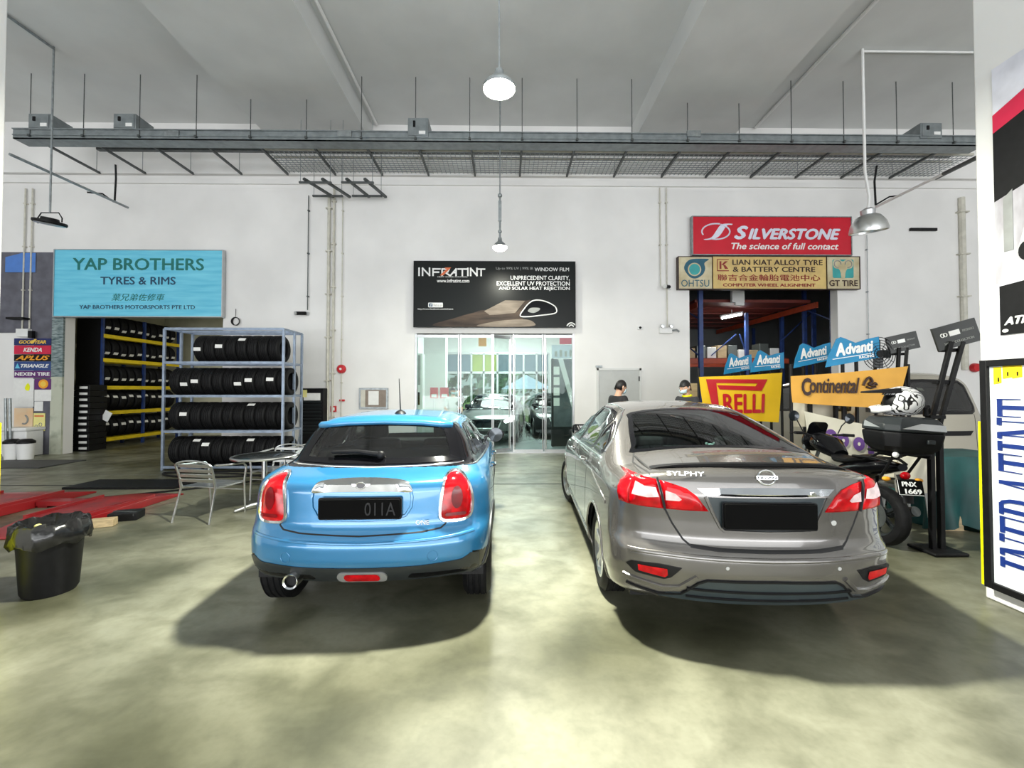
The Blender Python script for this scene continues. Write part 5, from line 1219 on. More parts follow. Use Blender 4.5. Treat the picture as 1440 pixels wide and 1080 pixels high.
for k, px in enumerate((8, 14)):
    solo(MB().cyl(tuple(at(px, 560, 10.5)), (at(px, 560, 10.5).x + .05, 10.5, 0), .028), 'broom_pole', M['galv'], ('left' if k == 0 else 'right') + ' grey pole leaning on the wall beside the sink', 'pole')
# louvred cabinet
c = at(441, 580, 10.75); x0, x1 = at(425, 600, 10.75).x, at(456, 600, 10.75).x; zt_ = at(440, 546, 10.75).z
T = thing('tool_cabinet', 'black louvred steel cabinet against the wall right of the steel rack', 'cabinet', ((x0 + x1) / 2, 10.85, 0))
MB().bb((x0, 10.70, 0), (x1, 10.98, zt_)).build('body', M['black'], T, bevel=.01)
for i in range(10): MB().box(((x0 + x1) / 2, 10.69, .55 + i * .085), (x1 - x0 - .1, .03, .05), (R(30), 0, 0)).build('louvre', M['satin'], T)
MB().bb((x0 + .06, 10.68, zt_ - .30), (x1 - .08, 10.70, zt_ - .12)).build('notice', M['paper'], T); MB().bb((x0 + .04, 10.675, zt_ - .22), (x0 + .14, 10.69, zt_ - .04)).build('yellow_sticker', M['paleyel'], T)
# small wall things
def wallbox(px, py, w_, h_, d_, m, name, label, cat, extra=None):
    c = at(px, py, WY - d_ / 2); T = thing(name, label, cat, tuple(c)); MB().box(tuple(c), (w_, d_, h_)).build('housing', m, T, bevel=.006)
    if extra: extra(T, c)
    return T
def bell(T, c): MB().lathe([(0, -.06), (.09, -.055), (.115, -.02), (.115, .02)], 20, tuple(c), 'y').build('gong', M['red'], T); MB().lathe([(0, -.075), (.03, -.07), (.03, -.05)], 12, tuple(c), 'y').build('hub', M['white'], T)
wallbox(480, 519, .1, .1, .06, M['red'], 'alarm_bell', 'round red alarm bell on the wall right of the cream pipe', 'bell', bell)
wallbox(481, 563, .13, .05, .05, M['red'], 'call_point', 'narrow red plate on the wall below the alarm bell', 'alarm', None)
wallbox(469, 575, .14, .15, .06, M['red'], 'call_point', 'square red break glass box low on the wall by the blue car roof', 'alarm', lambda T, c: MB().bb((c.x - .04, c.y - .035, c.z - .04), (c.x + .04, c.y - .03, c.z + .04)).build('glass', M['white'], T))
def lens(T, c): MB().cyl((c.x - .02, c.y - .05, c.z), (c.x - .18, c.y - .22, c.z - .03), .045).build('camera_body', M['black'], T); MB().cyl((c.x - .18, c.y - .22, c.z - .03), (c.x - .20, c.y - .24, c.z - .034), .05, .05).build('lens_hood', M['silver'], T)
wallbox(432, 441, .08, .08, .06, M['silver'], 'security_camera', 'black security camera on the wall above the steel tyre rack', 'camera', lens)
wallbox(941, 404, .09, .12, .07, M['white'], 'security_camera', 'small white security camera left of the cream tyre sign', 'camera', lens)
wallbox(900, 461, .12, .09, .05, M['white'], 'wall_socket', 'small pale wall socket above the grey door', 'socket', lambda T, c: MB().lathe([(0, -.04), (.03, -.038), (.035, -.02)], 14, tuple(c), 'y').build('dial', M['black'], T))
def twin(T, c):
    for dx in (-.10, .12): MB().lathe([(0, -.10), (.045, -.095), (.055, -.04), (.02, 0)], 16, (c.x + dx, c.y - .02, c.z + .11), 'y').build('spot_lamp', M['alu'], T)
    MB().tube([(c.x + .15, c.y - .03, c.z), (c.x + .27, c.y - .03, c.z + .02), (c.x + .34, c.y - .03, c.z - .03)], .025).build('pipe_elbow', M['galv'], T)
wallbox(936, 465, .32, .14, .09, M['white'], 'emergency_light', 'white twin head emergency light left of the right opening', 'emergency light', twin)
c = at(332, 452, WY - .03)
T = thing('cable_coil', 'small coil of black cable hanging on the wall above the steel rack', 'cable', tuple(c))
for k in range(4): MB().tube([(c.x + (.085 + .006 * k) * math.cos(t / 10 * math.pi), c.y - .012 * k, c.z + .10 * math.sin(t / 10 * math.pi)) for t in range(20)], .009, 6, loop=True).build('cable_loop', M['black'], T)
MB().tube([(c.x - .02, c.y, c.z + .10), (c.x - .01, c.y, c.z + .32)], .006, 6).build('hanging_wire', M['black'], T)
c0, c1 = at(505, 575, WY - .03), at(546, 545.5, WY - .03)
T = thing('picture_frame', 'grey framed notice on the wall above the blue car roof', 'frame', (c0.x, c0.y, c0.z))
MB().bb((c0.x, WY - .05, c0.z), (c1.x, WY - .001, c1.z)).build('frame', M['galv'], T, bevel=.005)
MB().bb((c0.x + .05, WY - .056, c0.z + .05), (c1.x - .05, WY - .05, c1.z - .05)).build('backing', mat('brown board', (.22, .17, .13), .4, scale=9), T)
MB().bb((c0.x + .24, WY - .06, c0.z + .10), (c0.x + .50, WY - .056, c1.z - .08)).build('paper_notice', M['paper'], T)
MB().bb((c0.x + .05, WY - .06, c0.z + .05), (c0.x + .16, WY - .056, c1.z - .05)).build('paper_strip', M['offwhite'], T)
# grey service door
d0, d1 = at(839, 600, WY), at(901, 518, WY)
T = thing('service_door', 'plain grey steel door in the back wall between the cars', 'door', ((d0.x + d1.x) / 2, WY - .03, 0))
MB().bb((d0.x + .05, WY - .03, 0.01), (d1.x - .05, WY - .002, d1.z - .05)).build('leaf', mat('grey door paint', (.50, .51, .50), .5, var=.03), T, bevel=.005)
for a_, b_ in (((d0.x, 0), (d0.x + .05, d1.z)), ((d1.x - .05, 0), (d1.x, d1.z)), ((d0.x, d1.z - .05), (d1.x, d1.z))): MB().bb((a_[0], WY - .05, a_[1]), (b_[0], WY - .001, b_[1])).build('frame', M['ceil'], T)
MB().bb((d0.x - .02, WY - .06, d1.z + .02), (d0.x + .14, WY - .001, d1.z + .07)).build('closer', M['galv'], T)
for z in (.4, 1.2, 1.9): MB().cyl((d1.x - .055, WY - .045, z - .06), (d1.x - .055, WY - .045, z + .06), .014).build('hinge', M['black'], T)
# ---------------------------------------------------------------- table and aluminium chairs
def alu_chair(loc, rz, label):
    T = thing('chair', label, 'chair', loc, rz)
    W_ = .26
    for s_ in (-1, 1):
        x = s_ * W_
        MB().tube([(x * .98, .27, 0), (x, .245, .42), (x * 1.08, .25, .60), (x * 1.10, .20, .655), (x * 1.08, -.05, .675), (x * .96, -.22, .69)], .0125, 8).build('front_leg_and_arm', M['alu'], T, world=False)
        MB().tube([(x * .98, -.30, 0), (x * .92, -.20, .40), (x * .92, -.22, .50)], .0125, 8).build('rear_leg', M['alu'], T, world=False)
        MB().tube([(x * .93, .245, .40), (x * .92, -.2, .405)], .011, 8).build('seat_rail', M['alu'], T, world=False)
    pts = [(-W_ * .9, -.19, .40), (-W_ * .93, -.24, .60)] + [(W_ * .95 * math.cos(R(180 - t)), -.27 - .03 * math.sin(R(t)), .68 + .075 * math.sin(R(t))) for t in range(0, 181, 15)] + [(W_ * .93, -.24, .60), (W_ * .9, -.19, .40)]
    MB().tube(pts, .0125, 8).build('back_frame', M['alu'], T, world=False)
    MB().tube([(-W_ * .93, .245, .30), (W_ * .93, .245, .30)], .009, 6).build('stretcher', M['alu'], T, world=False)
    for i in range(8): MB().box((0, .22 - i * .056, .418 - .006 * math.sin(i * .45)), (W_ * 1.9, .045, .009)).build('seat_slat', M['alu'], T, bevel=.003, bseg=1, world=False)
    for i in range(4): MB().box((0, -.215 - i * .012, .50 + i * .062), (W_ * 1.82, .009, .042), (R(12), 0, 0)).build('back_slat', M['alu'], T, bevel=.003, bseg=1, world=False)
    return T
q = gr(271, 736); alu_chair((q.x + .03, q.y + .28, 0), R(-9), 'aluminium slatted armchair standing alone left of the table')
q = at(388, 690, 6.55); alu_chair((q.x, 6.62, 0), R(172), 'aluminium slatted armchair behind the round table, facing the camera')
q = at(428, 690, 7.1); alu_chair((q.x, 7.1, 0), R(150), 'aluminium slatted armchair mostly hidden behind the rear of the blue car')
q = at(372, 640, 5.95)
T = thing('round_table', 'round aluminium table with a dark top beside the blue car', 'table', (q.x, 5.95, 0))
MB().lathe([(0, .70), (.37, .70), (.385, .708), (.37, .718), (0, .718)], 40, (q.x, 5.95, 0)).build('tabletop', mat('dark mirror table top', (.03, .035, .035), .12, .3), T)
MB().lathe([(.375, .692), (.402, .696), (.405, .712), (.395, .724), (.375, .722)], 40, (q.x, 5.95, 0)).build('rim', M['alu'], T)
MB().cyl((q.x, 5.95, .03), (q.x, 5.95, .70), .032).build('column', M['alu'], T)
for k in range(4):
    t = R(38 + 90 * k); MB().tube([(q.x, 5.95, .09), (q.x + .15 * math.cos(t), 5.95 + .15 * math.sin(t), .07), (q.x + .34 * math.cos(t), 5.95 + .34 * math.sin(t), .02)], [.025, .022, .018], 8).build('foot', M['alu'], T)
# ---------------------------------------------------------------- red lift runways
def runway(x0, x1, y0, y1, h, tip, label):
    T = thing('lift_runway', label, 'ramp', ((x0 + x1) / 2, (y0 + y1) / 2, 0))
    mb = MB(); sec = [(y0, .02), (y0 + .45, h), (y1 - tip, h), (y1, .02)]
    rings = [[(x0, y, 0), (x0, y, z), (x1, y, z), (x1, y, 0)] for y, z in sec]
    mb.ring(rings); mb.build('deck', M['redpaint'], T, sharp=20, bevel=.008)
    for x in (x0 + .015, x1 - .015): MB().bar((x, y0 + .45, h + .018), (x, y1 - tip, h + .018), .03, .035).build('edge_kerb', M['redpaint'], T)
    MB().bb((x0 + .18, y0 + .5, h), (x1 - .18, y1 - tip - .1, h + .008)).build('tread_plate', mat('worn red tread plate', (.30, .012, .014), .45, col2=(.16, .02, .02), scale=7), T)
    return T
runway(-5.72, -4.98, 4.75, 6.75, .10, .55, 'right red low runway of the car lift beside the black bin')
runway(-7.35, -6.45, 4.9, 6.9, .12, .5, 'left red low runway of the car lift behind the left pillar')
solo(MB().bb((-6.43, 6.0, .03), (-5.74, 6.18, .09)).bb((-6.43, 6.02, 0), (-6.3, 6.16, .03)), 'lift_crossbar', M['redpaint'], 'red crossbar joining the two lift runways', 'bar')
q = gr(139, 742); solo(MB().box((q.x, q.y + .05, .045), (.24, .12, .09), (0, 0, R(20))), 'wood_block', M['wood'], 'pale wooden block on the floor beside the right red runway', 'block', bevel=.006)
q = gr(172, 732); T = thing('ramp_hinge', 'black steel foot beside the right red runway', 'foot', (q.x, q.y, 0)); MB().box((q.x, q.y + .06, .05), (.30, .22, .10), (0, 0, .3)).build('block', M['black'], T, bevel=.01); MB().cyl((q.x - .15, q.y + .06, .07), (q.x + .15, q.y + .02, .07), .035).build('roller', M['strut'], T)
solo(MB().bb((-7.2, 7.1, 0), (-5.4, 7.75, .035)), 'rubber_mat', M['black'], 'black rubber mat behind the red runways', 'mat')
solo(MB().bb((-11.4, 9.0, 0), (-9.6, 10.0, .02)), 'rubber_mat', mat('dark grey mat', (.05, .05, .05), .6), 'dark grey mat on the floor before the posters at the far left', 'mat')
q = gr(240, 672); T = thing('hose_coil', 'black air hose looped on the floor under the steel rack', 'hose', (q.x, q.y, 0))
MB().tube(cr([(q.x - .4, 8.35, .02), (q.x + .1, 8.05, .02), (q.x + .9, 8.0, .02), (q.x + 1.7, 8.2, .02), (q.x + 1.9, 8.45, .02), (q.x + .9, 8.55, .02), (q.x, 8.5, .02)], 6), .018, 6, loop=True).build('hose', M['black'], T)
MB().tube(cr([(q.x - .2, 8.45, .03), (q.x + .3, 8.2, .06), (q.x + 1.2, 8.25, .02), (q.x + 1.8, 7.8, .02), (q.x + 1.0, 7.0, .02), (q.x - .2, 6.3, .02), (q.x - 1.1, 5.75, .02)], 6, False), .014, 6).build('hose', M['black'], T)
MB().tube(cr([(q.x - .15, 8.5, .05), (q.x - .22, 8.55, .12), (q.x + .1, 8.6, .12), (q.x + .2, 8.55, .05)], 5), .022, 6, loop=True).build('hose_reel_loop', M['black'], T)
y = gr(740, 681).y
struct(MB().bb((XL, y, 0), (XR, y + .035, .003)).build('floor_joint', M['gap'], sharp=0)); struct(MB().bb((XL, y + .9, 0), (XR, y + .93, .0025)).build('floor_joint', mat('grey joint filler', (.12, .12, .1), .7), sharp=0))
# bin with bag
q = gr(37, 846); bxy = (q.x, q.y + .17)
T = thing('rubbish_bin', 'black round bin lined with a black plastic bag beside the left pillar', 'bin', (*bxy, 0))
MB().lathe([(0, 0), (.155, 0), (.17, .03), (.20, .50), (.21, .52), (.195, .52), (.16, .03), (0, .02)], 36, (*bxy, 0)).build('bucket', M['black'], T)
M['bag'] = mat('black bin bag', (.010, .010, .010), .22, var=.2, scale=30, bump=.5, bscale=14)
mb = MB(); rings = []
for j, (r_, z) in enumerate(((.225, .40), (.245, .44), (.238, .50), (.225, .56), (.20, .575), (.17, .54), (.12, .50), (.0, .49))):
    rings.append([(bxy[0] + (r_ + (.012 * math.sin(i * 2.3 + j) + .010 * math.sin(i * 5.1 + 2 * j)) * (r_ > .01)) * math.cos(2 * math.pi * i / 40), bxy[1] + (r_ + .012 * math.sin(i * 1.9 + j) * (r_ > .01)) * math.sin(2 * math.pi * i / 40), z + (.012 * math.sin(i * 1.3 + j * 2) if 0 < j < 7 else .02 * math.sin(i * .9))) for i in range(40)])
mb.ring(rings, caps=False); mb.build('bag', M['bag'], T, sharp=80)
MB().sphere((bxy[0] - .02, bxy[1] - .08, .545), .022, sc=(1.2, 1, .8)).build('crumpled_wrapper', M['paleyel'], T)
# left pillar guard
fr = None
T = thing('corner_guard', 'fluorescent yellow corner guard on the left pillar', 'guard', (PXL, 3.3, 0))
MB().bb((PXL - .12, 3.3, .05), (PXL + .012, 3.312, 1.37)).bb((PXL, 3.18, .05), (PXL + .012, 3.312, 1.37)).build('strip', M['guard'], T)
# ================================================================ right side
# --- light coloured van
VSP = dict(ztop=2.15, L=4.55, zb=.25, bow_r=.12, bow_f=.3, crown=.05, k_ac=.16, k_d=.16, inner=(.8, .9, 1.1), st=.1,
    rear=[(.1, .4), (.3, .1), (.4, .02), (.6, .0), (.72, .05), (1.2, .10), (1.85, .30), (2.0, .4)], front=[(.1, .2), (.4, .0), (.9, .1), (1.0, .5), (1.1, .9), (1.9, 1.9)],
    top=[(-.2, 1.86), (.6, 1.90), (1.8, 1.90), (2.6, 1.80), (3.6, 1.10), (4.6, .85)],
    width=[(.1, .88), (.4, .95), (.8, .98), (1.1, .98), (1.3, .95), (1.75, .86), (1.95, .80)], plan=[(-.2, .95), (.4, 1), (4, 1), (4.8, .85)])
VY = 6.28; VX = 6.42
SV = Car.shell
class Van(Car): pass
def mk_van():
    root = thing('van', 'champagne coloured van at the right behind the black stands, its rear window showing', 'van', (VX, VY, 0))
    c = Van(VSP, .6)
    pv = car_paint('champagne van paint', (.40, .37, .30), metal=.2, rough=.35)
    win = [(-.72, 1.30), (-.74, 1.36), (-.68, 1.68), (-.61, 1.745), (0, 1.76), (.61, 1.745), (.68, 1.68), (.74, 1.36), (.72, 1.30), (.66, 1.27), (-.66, 1.27)]
    swin = [[(.5, 1.3), (.6, 1.65), (1.5, 1.7), (1.5, 1.25)], [(1.6, 1.25), (1.6, 1.7), (2.5, 1.65), (2.6, 1.2)]]
    c.body(pv, M['lining'], root, [('rear', win)] + [(a, w_) for a in ('left', 'right') for w_ in swin], [(.85, .33, .37), (3.6, .33, .37)])
    c.patch('rear', win, M['carglass'], root, 'rear_window', off=.002, step=.1, sharp=0); c.line('rear', win, .05, M['blackgloss'], root, 'window_seal', loop=True)
    for a, sg in (('right', 1), ('left', -1)):
        for w_ in swin: c.patch(a, w_, M['carglass_dark'], root, 'side_window', off=.002, step=.1, sharp=0); c.line(a, w_, .05, M['blackgloss'], root, 'window_seal', loop=True)
        c.patch('rear', [(sg * .78, .60), (sg * .68, .66), (sg * .70, .80), (sg * .86, .84), (sg * .88, .64)], M['taillens'], root, 'tail_light', off=.008, dome=.02, step=.04, sharp=0)
        for cy in (.85, 3.6): wheel(root, sg * .82, cy, .33, .2, sg, M['rubber'], M['silver'], 5, style='plain'); wheel_well(root, cy, .33, .37, sg)
    c.patch('rear', [(-.5, .93), (-.5, 1.0), (.62, 1.0), (.55, .93)], M['black'], root, 'tailgate_strip', off=.01, depth=.01, step=.08)
    c.line('rear', [(-.70, 1.25), (-.66, .55), (.66, .55), (.70, 1.25)], .01, M['gap'], root, 'tailgate_gap', off=.001, ht=.001)
    MB().bb((-.7, .5, .9), (.7, .9, 1.25)).build('rear_seats', M['seatfab'], root, world=False, bevel=.05)
    return root
mk_van()
# --- tarpaulin covered crate
M['teal'] = mat('teal tarpaulin', (.004, .085, .080), .55, col2=(.002, .05, .05), scale=3, bump=.5, bscale=5)
def cloth(name, corners, m, label, cat, nu=40, nv=24, amp=.02, freq=9, seed=0, sag=0.0, thick=.004, parent=None):
    """corners: top-left, top-right, bottom-right, bottom-left"""
    a, b, c_, d = [Vector(q) for q in corners]; nrm = (b - a).cross(d - a).normalized(); vs = []
    for j in range(nv + 1):
        for i in range(nu + 1):
            u, v = i / nu, j / nv; p_ = a.lerp(b, u).lerp(d.lerp(c_, u), v)
            w_ = amp * (math.sin(u * freq + 1.3 * math.sin(v * 4 + seed)) + .5 * math.sin(u * freq * 2.3 + v * 5 + seed)) * (.3 + .7 * v)
            vs.append(p_ + nrm * w_ + Vector((0, 0, -sag * math.sin(math.pi * u) * (1 if v < .5 else 1))))
    fs = [(j * (nu + 1) + i, j * (nu + 1) + i + 1, (j + 1) * (nu + 1) + i + 1, (j + 1) * (nu + 1) + i) for j in range(nv) for i in range(nu)]
    n = len(vs); allv = vs + [p_ + nrm * thick for p_ in vs]; f2 = [f[::-1] for f in fs]; f3 = [tuple(k + n for k in f) for f in fs]
    edge = list(range(nu + 1)) + [(j + 1) * (nu + 1) + nu for j in range(nv)] + [nv * (nu + 1) + i for i in range(nu - 1, -1, -1)] + [j * (nu + 1) for j in range(nv - 1, 0, -1)]
    f4 = [(edge[k], edge[(k + 1) % len(edge)], edge[(k + 1) % len(edge)] + n, edge[k] + n) for k in range(len(edge))]
    mb = MB().add(allv, f2 + f3 + f4)
    if parent is not None: return mb.build(name, m, parent, sharp=0)
    return solo(mb, name, m, label, cat, sharp=60)
T = thing('covered_crate', 'crate hidden under a teal tarpaulin beside the right pillar', 'crate', (5.4, 5.1, 0))
MB().bb((4.98, 4.9, 0), (5.95, 5.55, .80)).build('crate', M['wood'], T)
mb = MB(); rings = []
for z, gx in ((.0, .07), (.25, .05), (.5, .035), (.78, .02), (.82, .0)):
    ring = []
    for i in range(64):
        t = i / 64 * 4; k = int(t); f_ = t - k; cs = [(4.95, 4.87), (5.98, 4.87), (5.98, 5.58), (4.95, 5.58)]; a_, b_ = cs[k], cs[(k + 1) % 4]
        x = a_[0] + (b_[0] - a_[0]) * f_; y = a_[1] + (b_[1] - a_[1]) * f_; w_ = gx * math.sin(i * 1.15) * (1 - z) + gx * .4
        nx, ny = ((0, -1), (1, 0), (0, 1), (-1, 0))[k]; ring.append((x + nx * w_, y + ny * w_, z + .03 + (.05 * math.sin(i * .5) if z == 0 else 0)))
    rings.append(ring)
mb.ring(rings); mb.build('tarpaulin', M['teal'], T, sharp=60)
# --- display stands with dark boards
def board_stand(base, topc, w_, h_, tilt, label, lean, yaw=0):
    T = thing('display_stand', label, 'display stand', base)
    x, y, _ = base; zt_ = topc[2]
    for dx in (-.045, .045):
        MB().bar((x + dx, y, 0), (x + dx, y, zt_ * .60), .045, .045).build('post', M['black'], T, bevel=.004)
        MB().bar((x + dx, y, zt_ * .58), (topc[0] + dx * 1.3, topc[1], zt_ - h_ * .3), .04, .035).build('upper_post', M['black'], T, bevel=.004)
    for k in (.62, .78, .93): MB().box((x + (topc[0] - x) * max(0, (k - .6) / .4), y, zt_ * k), (.16, .06, .035)).build('clamp', M['black'], T, bevel=.004)
    MB().box((x, y, .02), (.34, .30, .03)).build('base_plate', M['black'], T, bevel=.01)
    Q = Matrix.Rotation(R(yaw), 3, 'Z') @ Matrix.Rotation(R(-tilt), 3, 'Y'); fr = Frame(Vector(topc), Q @ Vector((1, 0, 0)), Q @ Vector((0, 0, 1)))
    MB().prism([(-w_ / 2, -h_ / 2), (w_ / 2, -h_ / 2), (w_ / 2, h_ / 2), (-w_ / 2, h_ / 2)], fr, .02, -.02).build('board', mat('charcoal board', (.02, .022, .02), .4), T)
    text('BRIDGE', fr, (-w_ * .10, -.0, w_ * .13, h_ * .16), M['wtxt'], T, bold=.05) if 0 else None
    for k in range(2): MB().tube([fr(-w_ * .32 + .025 * k + .016 * math.cos(R(t)), .025 + .018 * math.sin(R(t)), .003) for t in range(0, 360, 30)], .004, 5, loop=True).build('emblem_ring', M['wtxt'], T)
    MB().prism([(-w_ * .16, 0), (w_ * .08, 0), (w_ * .08, .05), (-w_ * .16, .05)], fr, .003, .001).build('emblem_block', M['wtxt'], T)
    text('PERFORMANCE', fr, (w_ * .14, .012, w_ * .40, .035), M['gtxt'], T); text('SPORT COLLECTION', fr, (-w_ * .34, -.075, w_ * .34, -.052), M['gtxt'], T)
q = gr(1318, 776); t_ = at(1341, 471, q.y - .02)
board_stand((q.x, q.y, 0), (t_.x, q.y - .05, t_.z), .39, .235, 16, 'tall black stand with a tilted charcoal board nearest the right pillar', 1, yaw=-10)
t_ = at(1266, 482, 6.12); board_stand((t_.x - .02, 6.14, 0), (t_.x, 6.08, t_.z), .40, .245, 13, 'black stand with a tilted charcoal board behind the orange banner, smaller looking one', 1, yaw=-10)
# --- blue wave topped boards on stands
M['advblue'] = mat('bright blue board', (.01, .23, .46), .4, var=.06)
def wave_board(px0, py0, px1, py1, X=None, Y=None, label='', tilt=8, wordcut=None):
    Yc = Y; c = at((px0 + px1) / 2, (py0 + py1) / 2, Yc); a = at(px0, py1, Yc); b = at(px1, py0, Yc); W_, H_ = b.x - a.x, b.z - a.z
    T = thing('display_stand', label, 'display stand', (c.x, Yc + .05, 0))
    for dx in (-.10, .10): MB().bar((c.x + dx, Yc + .05, 0), (c.x + dx, Yc + .05, c.z), .035, .035).build('post', M['black'], T, bevel=.003)
    MB().box((c.x, Yc + .05, .02), (.4, .34, .04)).build('base_plate', M['black'], T, bevel=.01)
    Q = Matrix.Rotation(R(-tilt), 3, 'Y'); fr = Frame(c, Q @ Vector((1, 0, 0)), Q @ Vector((0, 0, 1)))
    out = [(-.5, -.5), (.47, -.42), (.5, .33), (.3, .30), (.08, .22), (-.08, .42), (-.16, .5), (-.24, .45), (-.34, .12), (-.42, -.1)]
    out = [(u * W_, v * H_) for u, v in out]; MB().prism(out, fr, .012, -.012).build('board', M['advblue'], T, sharp=0)
    text('A', fr, (-.30 * W_, -.18 * H_, -.13 * W_, .30 * H_), M['wtxt'], T, bold=.05, shear=.25)
    text('dvanti', fr, (-.12 * W_, -.16 * H_, .38 * W_, .24 * H_), M['wtxt'], T, bold=.045, shear=.25)
    mb = MB(); mb.prism([(u * W_, v * H_) for u, v in ((-.36, -.10), (-.05, -.02), (.34, -.19), (.34, -.22), (-.05, -.06), (-.36, -.15))], fr, .003, .004) if 0 else None
    MB().prism([(u * W_, v * H_) for u, v in ((-.36, -.24), (.36, -.22), (.36, -.245), (-.36, -.265))], fr, .003, .001).build('underline', M['wtxt'], T, sharp=0)
    text('RACING', fr, (.10 * W_, -.37 * H_, .36 * W_, -.27 * H_), M['wtxt'], T, bold=.03)
wave_board(1158, 472, 1238, 511, Y=6.10, label='largest blue wave topped board, in front of the fan')
wave_board(1113, 481, 1170, 513, Y=6.85, label='blue wave topped board partly behind the largest blue one', tilt=10)
wave_board(1054, 492, 1103, 522, Y=8.0, label='small blue wave topped board above the yellow banner, right one', tilt=4)
wave_board(1016, 496, 1058, 524, Y=8.8, label='small blue wave topped board above the yellow banner, left one', tilt=7)
# --- pedestal fan
c = at(1232, 498, 6.16)
T = thing('pedestal_fan', 'black pedestal fan behind the largest blue board', 'fan', (c.x, 6.17, 0))
MB().cyl((c.x, 6.18, .03), (c.x, 6.18, c.z), .02).build('pole', M['black'], T); MB().lathe([(0, 0), (.2, 0), (.2, .02), (.03, .04), (0, .04)], 24, (c.x, 6.18, 0)).build('base', M['black'], T)
for r_ in (.24, .20, .16, .12, .08): MB().tube([(c.x + r_ * math.cos(t / 16 * math.pi), 6.11 - .02 * (1 - r_ / .24), c.z + r_ * math.sin(t / 16 * math.pi)) for t in range(32)], .005, 5, loop=True).build('guard_ring', M['black'], T)
for k in range(12): MB().bar((c.x, 6.09, c.z), (c.x + .24 * math.cos(k * math.pi / 6), 6.11, c.z + .24 * math.sin(k * math.pi / 6)), .005, .005).build('guard_spoke', M['black'], T)
for k in range(4):
    Q = Matrix.Translation((c.x, 6.13, c.z)) @ Matrix.Rotation(k * math.pi / 2, 4, 'Y'); MB(Q).box((.11, 0, 0), (.19, .006, .12), (R(20), 0, 0)).build('blade', M['satin'], T, bevel=.02)
MB().cyl((c.x, 6.09, c.z), (c.x, 6.2, c.z), .05).build('motor', M['black'], T)
# --- banners
M['pyellow'] = mat('yellow banner cloth', (.90, .56, .01), .6, var=.06, scale=2, bump=.3, bscale=6); M['corange'] = mat('orange banner cloth', (.78, .40, .06), .6, var=.08, scale=2, bump=.3, bscale=6)
M['creamcloth'] = mat('cream banner cloth', (.72, .68, .55), .7, var=.06, scale=2, bump=.3, bscale=6); M['purpletxt'] = mat('purple letter', (.13, .05, .25), .6)
def banner(pts, Y, m, name, label, posts=True):
    tl, tr, br, bl = [at(px, py, Y) for px, py in pts]
    T = thing('banner', label, 'banner', ((tl.x + tr.x) / 2, Y, min(bl.z, br.z)))
    cloth('cloth', (tl, tr, br, bl), m, None, None, amp=.006, freq=11, seed=Y, parent=T, sag=.012)
    u = (tr - tl); su = u.length / (pts[1][0] - pts[0][0]); vdir = (tl - bl); sv = vdir.length / (pts[3][1] - pts[0][1])
    # bilinear frame in photo pixels
    class F: pass
    def fr(a, b, n=0.0):
        b = -b; U = (a - pts[0][0]) / (pts[1][0] - pts[0][0]); top = pts[0][1] + (pts[1][1] - pts[0][1]) * U; bot = pts[3][1] + (pts[2][1] - pts[3][1]) * U
        V = (b - top) / (bot - top); p_ = tl.lerp(tr, U).lerp(bl.lerp(br, U), V); return p_ + Vector((0, -n - .010, -.012 * math.sin(math.pi * U)))
    return T, fr
YB = 6.02
T, fr = banner([(983, 530), (1100, 524), (1095, 594), (990, 585)], 7.7, M['pyellow'], 'b', 'bright yellow tyre banner with red lettering hung behind the grey saloon')
fill([(992, 533), (1079, 533), (1071, 549), (1010, 547), (1007, 541), (1062, 542.5), (1065, 538.5), (1006, 538), (1008, 586), (999, 586)], fr, M['red'], T, 'long_p_bar')
text('RELLI', fr, bx(1014, 553, 1076, 580), M['red'], T, bold=.03)
for sx_ in (983, 1100): p_ = at(sx_, 527, 7.74); solo(MB().cyl((p_.x, 7.76, 0), (p_.x, 7.76, p_.z + .12), .022), 'banner_post', M['black'], 'black post at the %s end of the yellow banner' % ('left' if sx_ < 1000 else 'right'), 'post')
T, fr = banner([(1112, 529), (1277, 515), (1262, 574), (1114, 566)], YB, M['corange'], 'b', 'orange tyre banner with black lettering hung between posts above the motorcycle')
text('C', fr, bx(1126, 531, 1140, 556), M['browntxt'], T, bold=.04); text('ontinental', fr, bx(1138, 530, 1209, 552), M['browntxt'], T, bold=.028)
mb = MB(); mb.tube([fr(u, -v, .006) for u, v in cr([(1216, 541), (1219, 533), (1223, 530), (1226, 532), (1228, 536), (1224, 539), (1229, 541), (1233, 538), (1236, 541)], 4, False)], .018, 6); mb.tube([fr(u, -v, .006) for u, v in ((1221, 543), (1228, 545), (1235, 543))], .014, 6); mb.build('horse_emblem', M['browntxt'], T)
for k, sx_ in enumerate((1112, 1277)): p_ = at(sx_, 522, YB + .05); solo(MB().cyl((p_.x, YB + .05, 0), (p_.x, YB + .05, p_.z + .10), .022), 'banner_post', M['black'], 'black post at the %s end of the orange banner' % ('right' if k else 'left'), 'post')
T, fr = banner([(1131, 578), (1246, 602), (1246, 660), (1143, 655)], YB - .0, M['creamcloth'], 'b', 'sagging cream banner with purple round letters behind the motorcycle')
for u, v in ((1164, 612), (1181, 618), (1204, 623)):
    MB().prism([(a_, b_) for a_, b_ in ell(u, -v, 8.6, 9.6, 24)], fr, .003, .012).build('round_letter', M['purpletxt'], T, sharp=0); MB().prism(ell(u, -v, 2.2, 2.5, 16), fr, .002, .016).build('letter_hole', M['creamcloth'], T, sharp=0)
MB().prism([(1217, -602), (1217, -637), (1226, -637), (1224, -620), (1227, -602)][::1], fr, .003, .012).build('tall_letter', M['purpletxt'], T, sharp=0)
